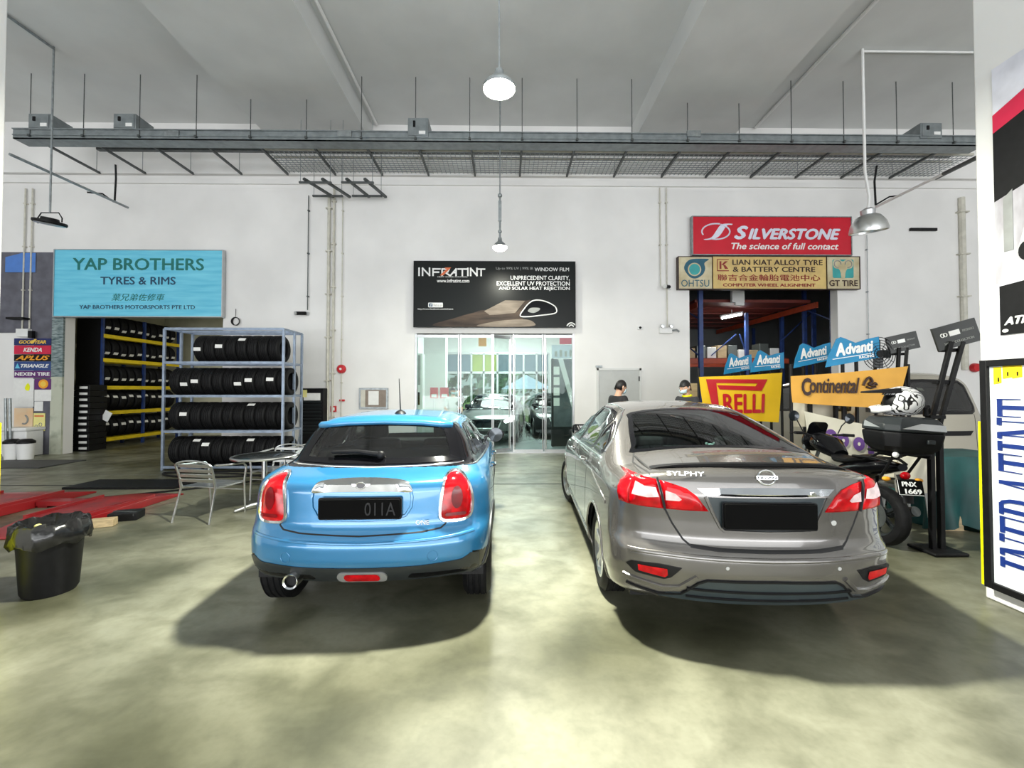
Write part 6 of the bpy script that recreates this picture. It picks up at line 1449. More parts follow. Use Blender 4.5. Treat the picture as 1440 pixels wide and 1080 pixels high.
cloth('draped_cloth', (at(1119, 545, 6.35), at(1160, 545, 6.35), at(1185, 600, 6.35), at(1112, 600, 6.35)), M['creamcloth'], 'white cloth hanging under the left end of the orange banner', 'cloth', amp=.015)
for k, sx_ in enumerate((1139, 1175, 1187)): p_ = at(sx_, 566, 6.3); solo(MB().bar((p_.x, 6.3, 0), (p_.x, 6.3, p_.z), .045, .045), 'rack_post', M['black'], ['left', 'middle', 'right'][k] + ' square black post under the orange banner', 'post')
# stool with cloth behind the motorcycle
T = thing('stool', 'pale plastic stool draped with a cream cloth beside the black stand', 'stool', (4.62, 4.95, 0))
for dx in (-.13, .13):
    for dy in (-.12, .12): MB().bar((4.62 + dx * 1.3, 4.95 + dy * 1.3, 0), (4.62 + dx, 4.95 + dy, .5), .06, .05).build('leg', M['ceil'], T, bevel=.008)
MB().box((4.62, 4.95, .51), (.36, .34, .05)).build('seat', M['ceil'], T, bevel=.02)
cloth('cloth', ((4.36, 4.76, .86), (4.86, 4.76, .88), (4.84, 4.74, .50), (4.30, 4.74, .44)), M['creamcloth'], None, None, amp=.02, parent=T)
MB().box((4.62, 4.92, .70), (.40, .26, .34)).build('wrapped_box', M['creamcloth'], T, bevel=.05)
# --- motorcycle
def motorcycle(loc, rz, lean):
    T = thing('motorcycle', 'black motorcycle with a top box and small rear plate, right of the grey saloon', 'motorcycle', loc, rot=(0, R(lean), rz))
    def wh(y, nm):
        w_ = MB().lathe([(.21, -.05), (.25, -.062), (.285, -.05), (.302, -.02), (.305, 0), (.302, .02), (.285, .05), (.25, .062), (.21, .05), (.205, 0), (.21, -.05)], 48, (0, y, .305), 'x').build(nm, M['rubber'], T, world=False)
        MB().lathe([(.19, -.035), (.208, -.05), (.214, 0), (.208, .05), (.19, .035), (.19, -.035)], 40, (0, y, .305), 'x').build('rim', M['satin'], w_, world=False)
        for k in range(5): a = k * 2 * math.pi / 5; MB().bar((0, y, .305), (0, y + .195 * math.cos(a), .305 + .195 * math.sin(a)), .03, .035, up=(1, 0, 0)).build('spoke', M['satin'], w_, world=False)
        MB().lathe([(.05, -.075), (.13, -.075), (.13, -.07), (.05, -.07)], 28, (0, y, .305), 'x').build('brake_disc', M['strut'], w_, world=False)
    wh(0, 'rear_wheel'); wh(1.34, 'front_wheel')
    for sx in (-1, 1): MB().bar((sx * .10, 0, .305), (sx * .09, .46, .40), .035, .06).build('swingarm', M['satin'], T, world=False)
    for sx in (-1, 1): MB().tube([(sx * .09, 1.34, .305), (sx * .10, 1.10, .95)], .022).build('fork_tube', M['galv'], T, world=False)
    MB().box((0, .68, .42), (.28, .36, .34)).build('engine', M['galv'], T, world=False, bevel=.04); MB().cyl((-.16, .72, .40), (.16, .72, .40), .11).build('engine_cover', M['satin'], T, world=False)
    MB().tube([(0, .25, .72), (0, .55, .78), (0, .95, .86), (0, 1.08, .92)], .035).build('frame_tube', M['black'], T, world=False)
    MB().tube([(0, .62, .84), (0, .78, .92), (0, .95, .96), (0, 1.06, .93)], [.09, .16, .155, .08], 16, flat=.75).build('fuel_tank', M['blackgloss'], T, world=False)
    MB().tube([(0, .02, .86), (0, .20, .86), (0, .38, .81), (0, .60, .80), (0, .70, .86)], [.07, .125, .13, .12, .07], 14, flat=.42).build('seat', M['black'], T, world=False)
    MB().tube([(0, -.22, .84), (0, -.05, .82), (0, .2, .76), (0, .5, .68)], [.05, .10, .13, .12], 14, flat=.7).build('tail_fairing', M['blackgloss'], T, world=False)
    for sx in (-1, 1): MB().tube([(sx * .05, -.20, .87), (sx * .13, -.02, .90), (sx * .14, .25, .88)], .014).build('grab_rail', M['black'], T, world=False)
    MB().sphere((0, -.25, .765), .038, 14, 8, (1.3, .7, 1)).build('tail_light', M['taillens'], T, world=False)
    MB().tube([(0, -.20, .76), (0, -.27, .66), (0, -.30, .50)], [.05, .06, .05], 8, flat=.35).build('rear_mudguard', M['black'], T, world=False)
    fr = Frame((0, -.305, .655), (1, 0, 0), Vector((0, .25, 1))); pl = MB().prism(rrect(-.125, -.075, .125, .075, .01), fr, .008).build('licence_plate', M['plate'], T, world=False)
    text('PNX', fr, (-.08, .012, .06, .058), M['wtxt'], pl, 'plate_lettering', bold=.03, lift=.008, world=False); text('1669', fr, (-.06, -.058, .10, -.010), M['wtxt'], pl, 'plate_lettering', bold=.03, lift=.008, world=False)
    MB().prism([(-.12, -.07), (-.115, -.07), (-.115, .07), (-.12, .07)], fr, .002, .008).prism([(-.12, -.07), (.12, -.07), (.12, -.066), (-.12, -.066)], fr, .002, .008).build('plate_border', M['wtxt'], pl, world=False)
    for sx in (-1, 1):
        MB().cyl((sx * .06, -.2, .72), (sx * .14, -.22, .72), .008).build('indicator_stalk', M['black'], T, world=False); MB().sphere((sx * .16, -.22, .72), .028, 12, 8, (1.5, .8, .8)).build('indicator', M['orangep'], T, world=False)
    MB().tube([(.13, .62, .25), (.15, .3, .24), (.17, .0, .34), (.18, -.18, .40)], [.03, .03, .05, .05], 12).build('silencer', M['strut'], T, world=False)
    MB().tube([(-.04, .95, 1.0), (-.18, 1.0, 1.05), (-.34, .92, 1.06)], .013).tube([(.04, .95, 1.0), (.18, 1.0, 1.05), (.34, .92, 1.06)], .013).tube([(-.05, .96, 1.0), (.05, .96, 1.0)], .02).build('handlebar', M['black'], T, world=False)
    for sx in (-1, 1):
        MB().cyl((sx * .26, .95, 1.058), (sx * .37, .905, 1.06), .019).build('grip', M['rubber'], T, world=False); MB().tube([(sx * .25, .99, 1.06), (sx * .30, 1.02, 1.05), (sx * .38, .99, 1.045)], .007).build('lever', M['black'], T, world=False)
        m_ = MB().tube([(sx * .22, .98, 1.07), (sx * .27, .99, 1.17), (sx * .33, .97, 1.25)], .007).build('mirror_stem', M['black'], T, world=False)
        MB().lathe([(0, -.012), (.062, -.01), (.068, .0), (.04, .02), (0, .028)], 20, (sx * .35, .97, 1.27), 'y').build('mirror', M['carglassblk'], m_, world=False)
    MB().sphere((0, 1.12, .95), .12, 18, 12, (1.1, .9, 1.1)).build('headlamp_fairing', M['blackgloss'], T, world=False); MB().prism(rrect(-.12, 0, .12, .2, .06), Frame((0, 1.08, 1.02), (1, 0, 0), Vector((0, -.4, 1))), .006).build('fly_screen', M['blackgloss'], T, world=False)
    MB().tube([(0, 1.12, .66), (0, 1.3, .66), (0, 1.52, .57)], [.05, .07, .05], 10, flat=.4).build('front_mudguard', M['black'], T, world=False)
    MB().bar((-.10, .55, .22), (-.24, .52, .0), .02, .02).build('side_stand', M['black'], T, world=False)
    # carrier and top box
    for sx in (-1, 1): MB().tube([(sx * .12, .12, .86), (sx * .14, -.10, .96), (sx * .14, -.36, .965)], .014).tube([(sx * .12, -.12, .74), (sx * .13, -.26, .96)], .013).build('carrier_tube', M['black'], T, world=False)
    MB().box((0, -.16, .985), (.36, .34, .03)).build('carrier_plate', M['black'], T, world=False, bevel=.01)
    def oct_(w0, d0, z): a, b = w0 / 2, d0 / 2; c_ = .09; cy = -.20; return [(-a + c_, cy - b, z), (a - c_, cy - b, z), (a, cy - b + c_, z), (a, cy + b - c_, z), (a - c_, cy + b, z), (-a + c_, cy + b, z), (-a, cy + b - c_, z), (-a, cy - b + c_, z)]
    bxo = MB().ring([oct_(.46, .34, 1.0), oct_(.56, .42, 1.06), oct_(.60, .44, 1.17), oct_(.60, .44, 1.20)]).build('top_box', M['black'], T, world=False, bevel=.012, sharp=30)
    MB().ring([oct_(.605, .445, 1.205), oct_(.60, .44, 1.27), oct_(.52, .37, 1.335), oct_(.44, .30, 1.35)]).build('lid', M['satin'], bxo, world=False, bevel=.012, sharp=30)
    MB().prism([(-.21, .0), (.205, -.01), (.205, .05), (-.02, .058)], Frame((0, -.437, 1.235), (1, 0, 0), Vector((0, .22, 1))), .006).build('silver_panel', M['silver'], bxo, world=False)
    MB().prism([(-.0, .0), (.2, .0), (.0, .06)], Frame((-.302, -.10, 1.235), (0, -1, 0), Vector((.15, 0, 1))), .006).build('side_panel', M['silver'], bxo, world=False)
    MB().box((.08, -.425, 1.12), (.07, .02, .04)).build('lock', M['satin'], bxo, world=False, bevel=.006); MB().sphere((-.17, -.33, .975), .032, sc=(1, .6, .9)).build('white_reflector', M['white'], T, world=False)
    return T
motorcycle((3.94, 4.50, 0), R(-2), 3)
# --- helmet
hc = at(1268, 570, 4.28)
T = thing('helmet', 'white and black patterned motocross helmet resting on the motorcycle top box', 'helmet', (hc.x, hc.y, 1.355), rz=R(72)); T.scale = (1.15, 1.15, 1.15)
mb = MB(); rings = []
for i in range(15):
    ph = R(-58 + 148 * i / 14); ring = []
    for j in range(28):
        t = 2 * math.pi * j / 28; r_ = math.cos(ph); x = .125 * r_ * math.cos(t); y = .155 * r_ * math.sin(t); z = .135 * math.sin(ph)
        if y > 0 and z < .02: y *= 1 + .30 * min(1, (.02 - z) / .08)
        ring.append((x, y, z + .125))
    rings.append(ring)
fs = []; n = 28
mb.ring(rings, caps=False)
fs2 = []
for f in mb.f:
    c_ = sum((Vector(mb.v[i]) for i in f), Vector()) / len(f)
    if c_.y > .085 and .095 < c_.z < .185 and abs(c_.x) < .10: continue
    fs2.append(f)
mb.f = fs2
m_, N_, L_, b_ = new_mat('white helmet shell with black marks'); nz = N_.new('ShaderNodeTexWave'); nz.inputs['Scale'].default_value = 13; nz.inputs['Distortion'].default_value = 12; nz.inputs['Detail'].default_value = 1
tc = N_.new('ShaderNodeTexCoord'); L_.new(tc.outputs['Object'], nz.inputs[0]); rp_ = N_.new('ShaderNodeValToRGB'); rp_.color_ramp.interpolation = 'CONSTANT'; rp_.color_ramp.elements[0].color = (.01, .01, .01, 1); rp_.color_ramp.elements[1].position = .22; rp_.color_ramp.elements[1].color = (.80, .80, .80, 1)
L_.new(nz.outputs['Fac'], rp_.inputs[0]); L_.new(rp_.outputs[0], b_.inputs['Base Color']); S(b_, 'Roughness', .3)
mb.build('shell', m_, T, world=False, sharp=60)
MB().sphere((0, .0, .12), .112, 20, 12, (1, 1.2, 1)).build('inner_liner', M['black'], T, world=False)
MB().tube([(-.09, .12, .07), (-.06, .195, .055), (0, .215, .05), (.06, .195, .055), (.09, .12, .07)], [.028, .03, .032, .03, .028], 10).build('chin_bar', M['white'], T, world=False)
MB().add([(-.10, .04, .20), (.10, .04, .20), (.09, .27, .20), (-.09, .27, .20), (-.09, .04, .245), (.09, .04, .245), (.08, .27, .215), (-.08, .27, .215)], [(0, 3, 2, 1), (4, 5, 6, 7), (0, 1, 5, 4), (1, 2, 6, 5), (2, 3, 7, 6), (3, 0, 4, 7)]).build('peak', M['black'], T, world=False, bevel=.006)
MB().prism(rrect(-.03, -.02, .03, .02, .006), Frame((.0, .244, .05), (-1, 0, 0), (0, 0, 1)), .008).build('chin_vent', M['black'], T, world=False)
solo(MB().tube([(4.12, 4.18, 1.36), (4.14, 4.2, 1.43), (4.2, 4.24, 1.45), (4.24, 4.27, 1.40), (4.22, 4.28, 1.36)], .02, 8), 'strap', M['black'], 'black webbing strap looped at the right end of the top box', 'strap')
# --- right opening: racking behind
for k, (px, Y, lab) in enumerate(((985, 11.5, 'tall blue rack upright at the left side of the right opening'), (1171, 11.5, 'tall blue rack upright at the right side of the right opening'))):
    c = at(px, 450, Y); T = thing('rack_upright', lab, 'rack', (c.x, Y, 0))
    MB().box((c.x, Y, 2.6), (.11, .09, 5.2)).build('post', M['bluesteel'], T); MB().box((c.x, Y + 1.1, 2.6), (.09, .09, 5.2)).build('post', M['bluesteel'], T)
    for j in range(5): MB().bar((c.x, Y, .5 + j), (c.x, Y + 1.1, 1.0 + j), .03, .03).build('brace', M['bluesteel'], T)
T = thing('storage_rack', 'orange beamed mezzanine rack inside the right opening', 'rack', (6.8, 14.5, 0))
xr = at(1171, 450, 11.5).x
for x in (5.4, xr - .05): MB().bar((x, 12.0, 4.02), (x, 17.8, 4.02), .06, .16).build('orange_beam', M['orange'], T)
M['deck'] = mat('dark red steel deck', (.16, .025, .018), .5)
for i in range(12): MB().bb((5.4, 12.2 + i * .46, 4.12 + (i % 2) * .02), (xr - .1, 12.62 + i * .46, 4.2)).build('deck_panel', M['deck'], T)
for px, Y in ((1050, 13.2), (1100, 13.8), (1145, 12.6), (1060, 16.5)):
    c = at(px, 500, Y); MB().box((c.x, Y, 2.0), (.09, .09, 4.0)).build('post', M['bluesteel'], T)
for y in (13.2, 15.2): MB().bar((5.4, y, 2.5), (xr - .1, y, 2.5), .06, .14).build('orange_beam', M['orange'], T); MB().bb((5.4, y, 2.57), (xr - .1, y + 1.0, 2.6)).build('shelf_deck', M['deck'], T)
for k, (a_, b_) in enumerate((((1040, 470), (1055, 515)), ((1098, 480), (1140, 440)), ((1000, 500), (1035, 470)))): p0, p1 = at(*a_, 13.3), at(*b_, 13.3); MB().bar(p0, p1, .03, .03).build('brace', M['bluesteel'], T)
random.seed(3)
for i in range(9):
    x = 5.6 + i * .33; h_ = random.uniform(.25, .5); solo(MB().bb((x, 13.3, 2.602), (x + .28, 13.75, 2.602 + h_)), 'carton', [M['wood'], M['darkgrey'], M['ceil']][i % 3], '%s carton from the left on the rack shelf inside the right opening' % ORD[i], 'box', 'cartons on the rack shelf inside the right opening', bevel=.01)
c = at(1029, 444, 13.2); T = thing('tube_light', 'lit fluorescent tube under the red rack deck', 'light', tuple(c))
MB().cyl((c.x - .35, 13.1, c.z - .09), (c.x + .35, 13.3, c.z + .07), .038).build('tube', M['tube'], T); MB().bar((c.x - .38, 13.1, c.z - .03), (c.x + .38, 13.3, c.z + .13), .08, .05).build('fitting', M['white'], T)
MB().cyl((c.x, 13.2, c.z + .07), (c.x, 13.2, 4.1), .01).build('hanger', M['white'], T)
lamp_light('rack_tube_light', 'AREA', (c.x, 13.2, c.z - .12), 45, (1, 1, .93), .6)
c = at(1037, 417, 12.0); solo(MB().box(tuple(c), (.35, .1, .34)).box((c.x + .05, 12.0, c.z - .2), (.25, .08, .1)), 'paper_sign', M['ceil'], 'pale box hanging behind the top of the right opening', 'sign')
c = at(975, 560, 8.9); solo(MB().bb((c.x - .12, 8.8, 0), (c.x + .05, 9.1, 1.75)), 'carton', M['wood'], 'tall narrow brown carton behind the second person', 'box', bevel=.01)
c = at(1371, 517, WY - .05); T = thing('alarm_bell', 'dark red alarm bell on the wall right of the second stand', 'bell', tuple(c)); MB().lathe([(0, -.08), (.10, -.07), (.12, 0), (.11, .04)], 18, tuple(c), 'y').build('gong', M['red'], T)
# --- right pillar boards
def pf(px, py): return atx(px, py, PXR)
fr = Frame((PXR, 3.21, 0), (0, -1, 0), (0, 0, 1))
T = thing('poster', 'tall poster with red and black slanted bands high on the right pillar', 'poster', (PXR, 2.8, 2.03))
W_ = .72
def pp(poly, m, name, lift=.008, d=.003): MB().prism(poly, fr, d, lift).build(name, m, T, sharp=0)
MB().prism([(0, 2.03), (W_, 2.03), (W_, 4.08), (0, 4.08)], fr, .008).build('sheet', mat('lilac white print', (.74, .74, .82), .5), T, sharp=0)
pp([(0, 3.58), (W_, 3.80), (W_, 3.98), (0, 3.72)], M['crimson'], 'red_band'); pp([(0, 3.05), (W_, 3.25), (W_, 3.80), (0, 3.58)], M['black'], 'black_band')
pp([(0, 2.42), (W_, 2.48), (W_, 3.25), (0, 3.05)], mat('printed street picture', (.62, .62, .66), .5, col2=(.30, .27, .30), scale=5, stretch=(1, 1, .4)), 'street_picture')
pp([(.14, 2.62), (.5, 2.64), (.46, 2.86), (.2, 2.84)], M['ceil'], 'printed_car', .012); MB().prism(ell(.2, 2.62, .05, .07, 16), fr, .003, .015).build('printed_wheel', M['black'], T)
pp([(0.06, 2.65), (.12, 2.65), (.12, 3.1), (.06, 3.05)], M['gtxt'], 'printed_building', .012)
pp([(0.02, 2.03), (W_, 2.03), (W_, 2.44), (0.02, 2.40)], M['black'], 'black_panel'); text('ATINT', fr, (.05, 2.10, .3, 2.16), M['wtxt'], T, bold=.04, lift=.012, shear=.3); MB().prism(ell(.055, 2.06, .02, .013, 12), fr, .003, .012).build('oval_mark', M['wtxt'], T)
T = thing('lightbox_sign', 'tall white light box sign with blue serif letters on the right pillar', 'sign', (PXR, 2.9, .11))
fr = Frame((PXR, 3.285, 0), (0, -1, 0), (0, 0, 1)); z0_, z1_ = .115, 1.845; W_ = .80
MB().prism([(.045, z0_ + .045), (W_ - .045, z0_ + .045), (W_ - .045, z1_ - .045), (.045, z1_ - .045)], fr, .05).build('panel', mat('lit white acrylic', (.80, .84, .86), .3, emit=(.85, .92, 1), estr=.12), T, sharp=0)
for a_, b_, c_, d_ in ((0, z0_, .05, z1_), (W_ - .05, z0_, W_, z1_), (0.05, z0_, W_ - .05, z0_ + .05), (.05, z1_ - .05, W_ - .05, z1_)): MB().prism([(a_, b_), (c_, b_), (c_, d_), (a_, d_)], fr, .075).build('frame', M['black'], T, bevel=.004)
M['royal'] = mat('royal blue letter', (.012, .035, .20), .4)
def serif(ch):
    t, h = .20, .055; q = []
    def V(x, w_=t, y0=0, y1=1): q.append([(x, y0), (x + w_, y0), (x + w_, y1), (x, y1)])
    def Hh(x0, x1, y, w_=h): q.append([(x0, y), (x1, y), (x1, y + w_), (x0, y + w_)])
    def D(x0, y0, x1, y1, w_): q.append([(x0, y0), (x0 + w_, y0), (x1 + w_, y1), (x1, y1)])
    if ch == 'I': V(.2); Hh(.05, .52, 0); Hh(.05, .52, .95); return q, .57
    if ch == 'N': V(.14, .06); V(.80, .06); D(.72, 0, .12, 1, .19); Hh(.0, .34, 0); Hh(.0, .30, .95); Hh(.64, 1.0, .95); return q, 1.0
    if ch == 'F': V(.12); Hh(0, .44, 0); Hh(0, .78, .94, .06); Hh(.25, .62, .48); q.append([(.72, .70), (.78, .70), (.78, .98), (.72, .98)]); q.append([(.58, .38), (.62, .38), (.62, .62), (.58, .62)]); return q, .82
    if ch == 'R': V(.12); Hh(0, .42, 0); Hh(0, .55, .95); Hh(.25, .55, .48); q.append([(.5, .48), (.66, .52), (.78, .62), (.82, .74), (.78, .87), (.66, .97), (.5, 1.0), (.5, .95), (.60, .88), (.64, .74), (.60, .58), (.5, .53)]); D(.72, 0, .40, .5, .2); Hh(.72, 1.0, 0); return q, .98
    if ch == 'A': D(.08, 0, .42, 1, .06); D(.66, 0, .40, 1, .18); Hh(.2, .7, .32); Hh(-.02, .26, 0); Hh(.58, .98, 0); return q, .96
    if ch == 'T': V(.34); Hh(.22, .64, 0); Hh(0, .86, .94, .06); q.append([(0, .72), (.04, .72), (.06, 1), (0, 1)]); q.append([(.82, .72), (.86, .72), (.86, 1), (.80, 1)]); return q, .88
z = .30; H_ = .52; S_ = .155
for ch in 'INFRATINT':
    q, wd = serif(ch); mb = MB()
    for k_, poly in enumerate(q): mb.prism([(.10 + (1 - y) * H_, z + x * S_) for x, y in poly][::-1], fr, .006 + .0007 * k_, .05)
    mb.build('letter', M['royal'], T, sharp=0); z += (wd + .055) * S_
for k, (a_, b_, c_, d_) in enumerate(((.08, 1.66, .13, 1.79), (.14, 1.70, .20, 1.80), (.20, 1.70, .26, 1.80))): MB().prism([(a_, b_), (c_, b_ + .01), (c_, d_), (a_, d_)], fr, .003, .052).build('yellow_tape', M['yellow'], T); MB().prism([(a_ + .03, b_ + .02), (a_ + .038, b_ + .02), (a_ + .038, b_ + .05), (a_ + .03, b_ + .05)], fr, .001, .056).build('tape_mark', M['black'], T)
T = thing('corner_guard', 'fluorescent yellow corner guard on the right pillar', 'guard', (PXR, 3.32, .1))
MB().bb((PXR - .012, 3.30, .10), (PXR, 3.358, 1.37)).bb((PXR, 3.346, .10), (PXR + .12, 3.358, 1.37)).build('strip', M['guard'], T)
# ================================================================ glass shopfront and showroom
hx0, hx1 = xb0, xb1; hz = zb_
T = thing('glass_shopfront', 'frameless folding glass doors under the black banner', 'door', ((hx0 + hx1) / 2, WY + .1, 0))
MB().bb((hx0, WY + .02, hz), (hx1, WY + .18, at(700, 462, WY).z)).build('header', M['silver'], T)
for x in (hx0, hx1 - .05): MB().bb((x, WY + .02, 0), (x + .05, WY + .18, hz)).build('jamb', M['silver'], T)
pan = [(585, 645, 0, 0), (648, 692, 0, .0), (694, 718, 0, .35), (722, 763, 0, 0), (766, 805, 0, 0)]
for k, (a_, b_, dy, tw) in enumerate(pan):
    xa, xb_ = at(a_, 500, WY + .1).x, at(b_, 500, WY + .1).x
    p_ = MB().bar((xa, WY + .10, hz / 2), (xb_, WY + .10 + tw, hz / 2), hz - .06, .012, up=(0, 1, 0)).build('glass_pane', M['glass'], T, sharp=0)
    for x, y in ((xa, WY + .1), (xb_, WY + .1 + tw)): MB().bb((x - .012, y - .012, 0.02), (x + .012, y + .012, hz)).build('edge_strip', M['silver'], p_)
    for z in (.05, hz - .06): MB().bar((xa, WY + .10, z), (xb_, WY + .10 + tw, z), .03, .07).build('patch_rail', M['silver'], p_)
for px in (716, 724, 763, 768):
    c = at(px, 550, WY + .03); MB().cyl((c.x, WY + .03, .12), (c.x, WY + .03, hz - .15), .014).build('long_handle', M['alu'], T)
for i in range(8):   # floor threshold
    pass
struct(MB().bb((hx0, WY, 0), (hx1, WY + .25, .01)).build('threshold', M['silver'], sharp=0))
# showroom window wall
YW = 19.3
M['frosty'] = mat('blue grey window panel', (.16, .22, .27), .3); M['greenpan'] = mat('olive window panel', (.34, .42, .10), .4)
x0, x1 = at(628, 500, YW).x, at(772, 500, YW).x
z0, z1, z2, z3 = 0.0, at(700, 560, YW).z, at(700, 524, YW).z, at(700, 497, YW).z
T = thing('window_wall', 'aluminium window wall at the back of the showroom', 'window', ((x0 + x1) / 2, YW, 0))
mb = MB(); mb.bb((-3.2, YW, z3), (2.6, YW + .15, 4.3)); mb.bb((-3.2, YW, 0), (x0, YW + .15, z3)); mb.bb((x1, YW, 0), (2.6, YW + .15, z3)); struct(mb.build('wall_2_back', M['white'], sharp=0))
for z in (z2, z3, .08): MB().bb((x0, YW - .02, z - .05), (x1, YW + .1, z + .05)).build('transom', M['silver'], T)
cuts = [x0, at(646, 0, YW).x, at(664, 0, YW).x, at(681, 0, YW).x, at(700, 0, YW).x, at(718, 0, YW).x, at(736, 0, YW).x, at(754, 0, YW).x, x1]
for x in cuts: MB().bb((x - .04, YW - .02, 0), (x + .04, YW + .1, z3)).build('mullion', M['silver'], T)
for i in range(8):
    MB().bb((cuts[i] + .04, YW + .03, z2 + .05), (cuts[i + 1] - .04, YW + .045, z3 - .05)).build('upper_panel', M['greenpan'] if i in (2, 3) else M['frosty'], T)
    MB().bb((cuts[i] + .04, YW + .03, .13), (cuts[i + 1] - .04, YW + .04, z2 - .05)).build('pane', M['glass'], T)
# outside
M['grass'] = mat('grass', (.22, .34, .10), .8, var=.2, scale=3); M['foliage'] = mat('hedge leaves', (.10, .22, .06), .7, col2=(.03, .09, .02), scale=6, bump=.6)
struct(MB().bb((-14, YW + .2, -.25), (14, 60, -.05)).build('outside_ground', M['grass'], sharp=0))
random.seed(5)
mb = MB()
for i in range(900):
    a, b = random.uniform(-8, 8), random.uniform(0, 1) ** .7 * 4.2; c = Vector((a, 33 + random.uniform(-.5, .8), b)); r_ = random.uniform(.15, .4); n_ = Vector((random.gauss(0, 1), random.gauss(0, 1), random.gauss(0, 1))).normalized(); u_ = n_.orthogonal() * r_; v_ = n_.cross(u_)
    mb.add([c - u_, c - v_ * .6, c + u_, c + v_ * .6], [(0, 1, 2, 3)])
o = mb.build('hedge', M['foliage'], sharp=0); tag(o, 'green hedge outside the showroom window', 'hedge', kind='stuff')
c = at(740, 545, 26); T = thing('canopy_tent', 'pale blue peaked canopy tent outside the showroom window', 'tent', (c.x, 26, 0))
M['tentblue'] = mat('pale blue canvas', (.50, .62, .85), .6); zt_ = at(740, 527, 26).z; ze = at(740, 547, 26).z
MB().add([(c.x - 1.5, 24.6, ze), (c.x + 1.5, 24.6, ze), (c.x + 1.5, 27.4, ze), (c.x - 1.5, 27.4, ze), (c.x, 26, zt_)], [(0, 1, 4), (1, 2, 4), (2, 3, 4), (3, 0, 4)]).build('canopy', M['tentblue'], T, sharp=0)
for sx in (-1, 1):
    for sy in (-1.35, 1.35): MB().cyl((c.x + sx * 1.45, 26 + sy, -.05), (c.x + sx * 1.45, 26 + sy, ze), .03).build('leg', M['silver'], T)
# showroom contents
xw = -3.2
solo(MB().bb((at(598, 0, 13).x, 13.0, 0), (at(628, 0, 13).x, 13.5, 4.3)), 'column', M['white'], 'square white column inside the showroom at the left', 'column')
a, b = at(584, 0, 11.9), at(596, 0, 11.9); zt_ = at(590, 497, 11.9).z
T = thing('side_cabinet', 'white cabinet with a grey upper panel inside the glass front at the far left', 'cabinet', ((a.x + b.x) / 2, 12, 0)); MB().bb((a.x, 11.9, 0), (b.x, 12.3, zt_)).build('body', M['white'], T, bevel=.01); MB().bb((a.x + .03, 11.88, 1.75), (b.x - .05, 11.9, zt_ - .05)).build('grey_panel', M['gtxt'], T); MB().bb((a.x + .08, 11.87, 1.2), (b.x - .06, 11.9, 1.55)).build('black_panel', M['black'], T)
for k, (pa, pb) in enumerate((((605, 545), (616, 560)), ((619, 545), (631, 560)))):
    a, b = at(pa[0], pb[1], 12.6), at(pb[0], pa[1], 12.6); T = thing('poster_stand', '%s red poster on a stand inside the showroom' % ('left' if k == 0 else 'right'), 'poster stand', ((a.x + b.x) / 2, 12.6, 0))
    MB().bb((a.x, 12.59, a.z), (b.x, 12.61, b.z)).build('sheet', M['red'], T); MB().bb((a.x + .04, 12.58, a.z + .03), (b.x - .04, 12.59, a.z + .12)).build('white_strip', M['white'], T); MB().cyl(((a.x + b.x) / 2, 12.62, 0), ((a.x + b.x) / 2, 12.62, b.z), .015).build('pole', M['silver'], T); MB().box(((a.x + b.x) / 2, 12.62, .01), (.3, .3, .02)).build('base', M['silver'], T)
def wsign(pa, pb, m, name, label, cat, Y):
    a, b = at(pa[0], pb[1], Y), at(pb[0], pa[1], Y); T = thing(name, label, cat, ((a.x + b.x) / 2, Y, a.z)); MB().bb((a.x, Y - .02, a.z), (b.x, Y + .02, b.z)).build('panel', m, T); return T, a, b
T, a, b = wsign((787, 474), (807, 484), M['crimson'], 'hanging_sign', 'crimson hanging sign inside the showroom top right', 'sign', 12.2); MB().cyl(((a.x + b.x) / 2, 12.2, b.z), ((a.x + b.x) / 2, 12.2, 4.3), .01).build('wire', M['silver'], T)
T, a, b = wsign((776, 485), (807, 504), mat('pale blue board', (.55, .62, .72), .5), 'display_board', 'pale blue board inside the showroom at the right', 'board', 12.2); MB().bb((a.x, 12.22, 0), (a.x + .05, 12.25, b.z)).build('post', M['black'], T)
for i in range(4): MB().bb((a.x + .08 + i * .14, 12.17, a.z + .05), (a.x + .15 + i * .14, 12.18, a.z + .2 + .04 * (i % 2))).build('print', M['gtxt'], T)
T, a, b = wsign((775, 505), (807, 600), mat('dark photo wall', (.12, .14, .15), .4, col2=(.02, .03, .04), scale=1.5), 'display_wall', 'dark display panel with white notes inside the showroom at the right', 'panel', 12.4)
MB().bb((a.x, 12.38, 0), (b.x, 12.42, a.z)).build('plinth', M['black'], T)
for i in range(4): MB().bb((a.x + .03, 12.36, b.z - .45 - i * .30), (a.x + .24, 12.38, b.z - .22 - i * .30)).build('white_note', M['paper'], T)
MB().add([(a.x + .2, 12.375, b.z), (a.x + .35, 12.375, b.z), (b.x, 12.375, a.z + .8), (b.x, 12.375, a.z + .3)], [(0, 3, 2, 1)]).build('printed_streak', M['ceil'], T)
T, a, b = wsign((673, 475), (684, 487), M['orangep'], 'hanging_sign', 'small orange hanging sign inside the showroom ceiling', 'sign', 13); MB().cyl(((a.x + b.x) / 2, 13, b.z), ((a.x + b.x) / 2, 13, 4.3), .01).build('wire', M['silver'], T)
for k, (px, Y) in enumerate(((662, 14), (720, 14), (690, 16.5), (740, 17))):
    c = at(px, 480, Y); T = thing('ceiling_light', '%s square ceiling light panel of the showroom' % ['nearest left', 'nearest right', 'middle', 'farthest'][k], 'light', (c.x, Y, 4.25)); MB().bb((c.x - .3, Y - .3, 4.25), (c.x + .3, Y + .3, 4.3)).build('panel', M['tube'], T)
showroom_car((-.20, 17.0, 0), R(180 - 5), M['darkgrey'], 'dark grey car inside the glass showroom with its headlights on', True)
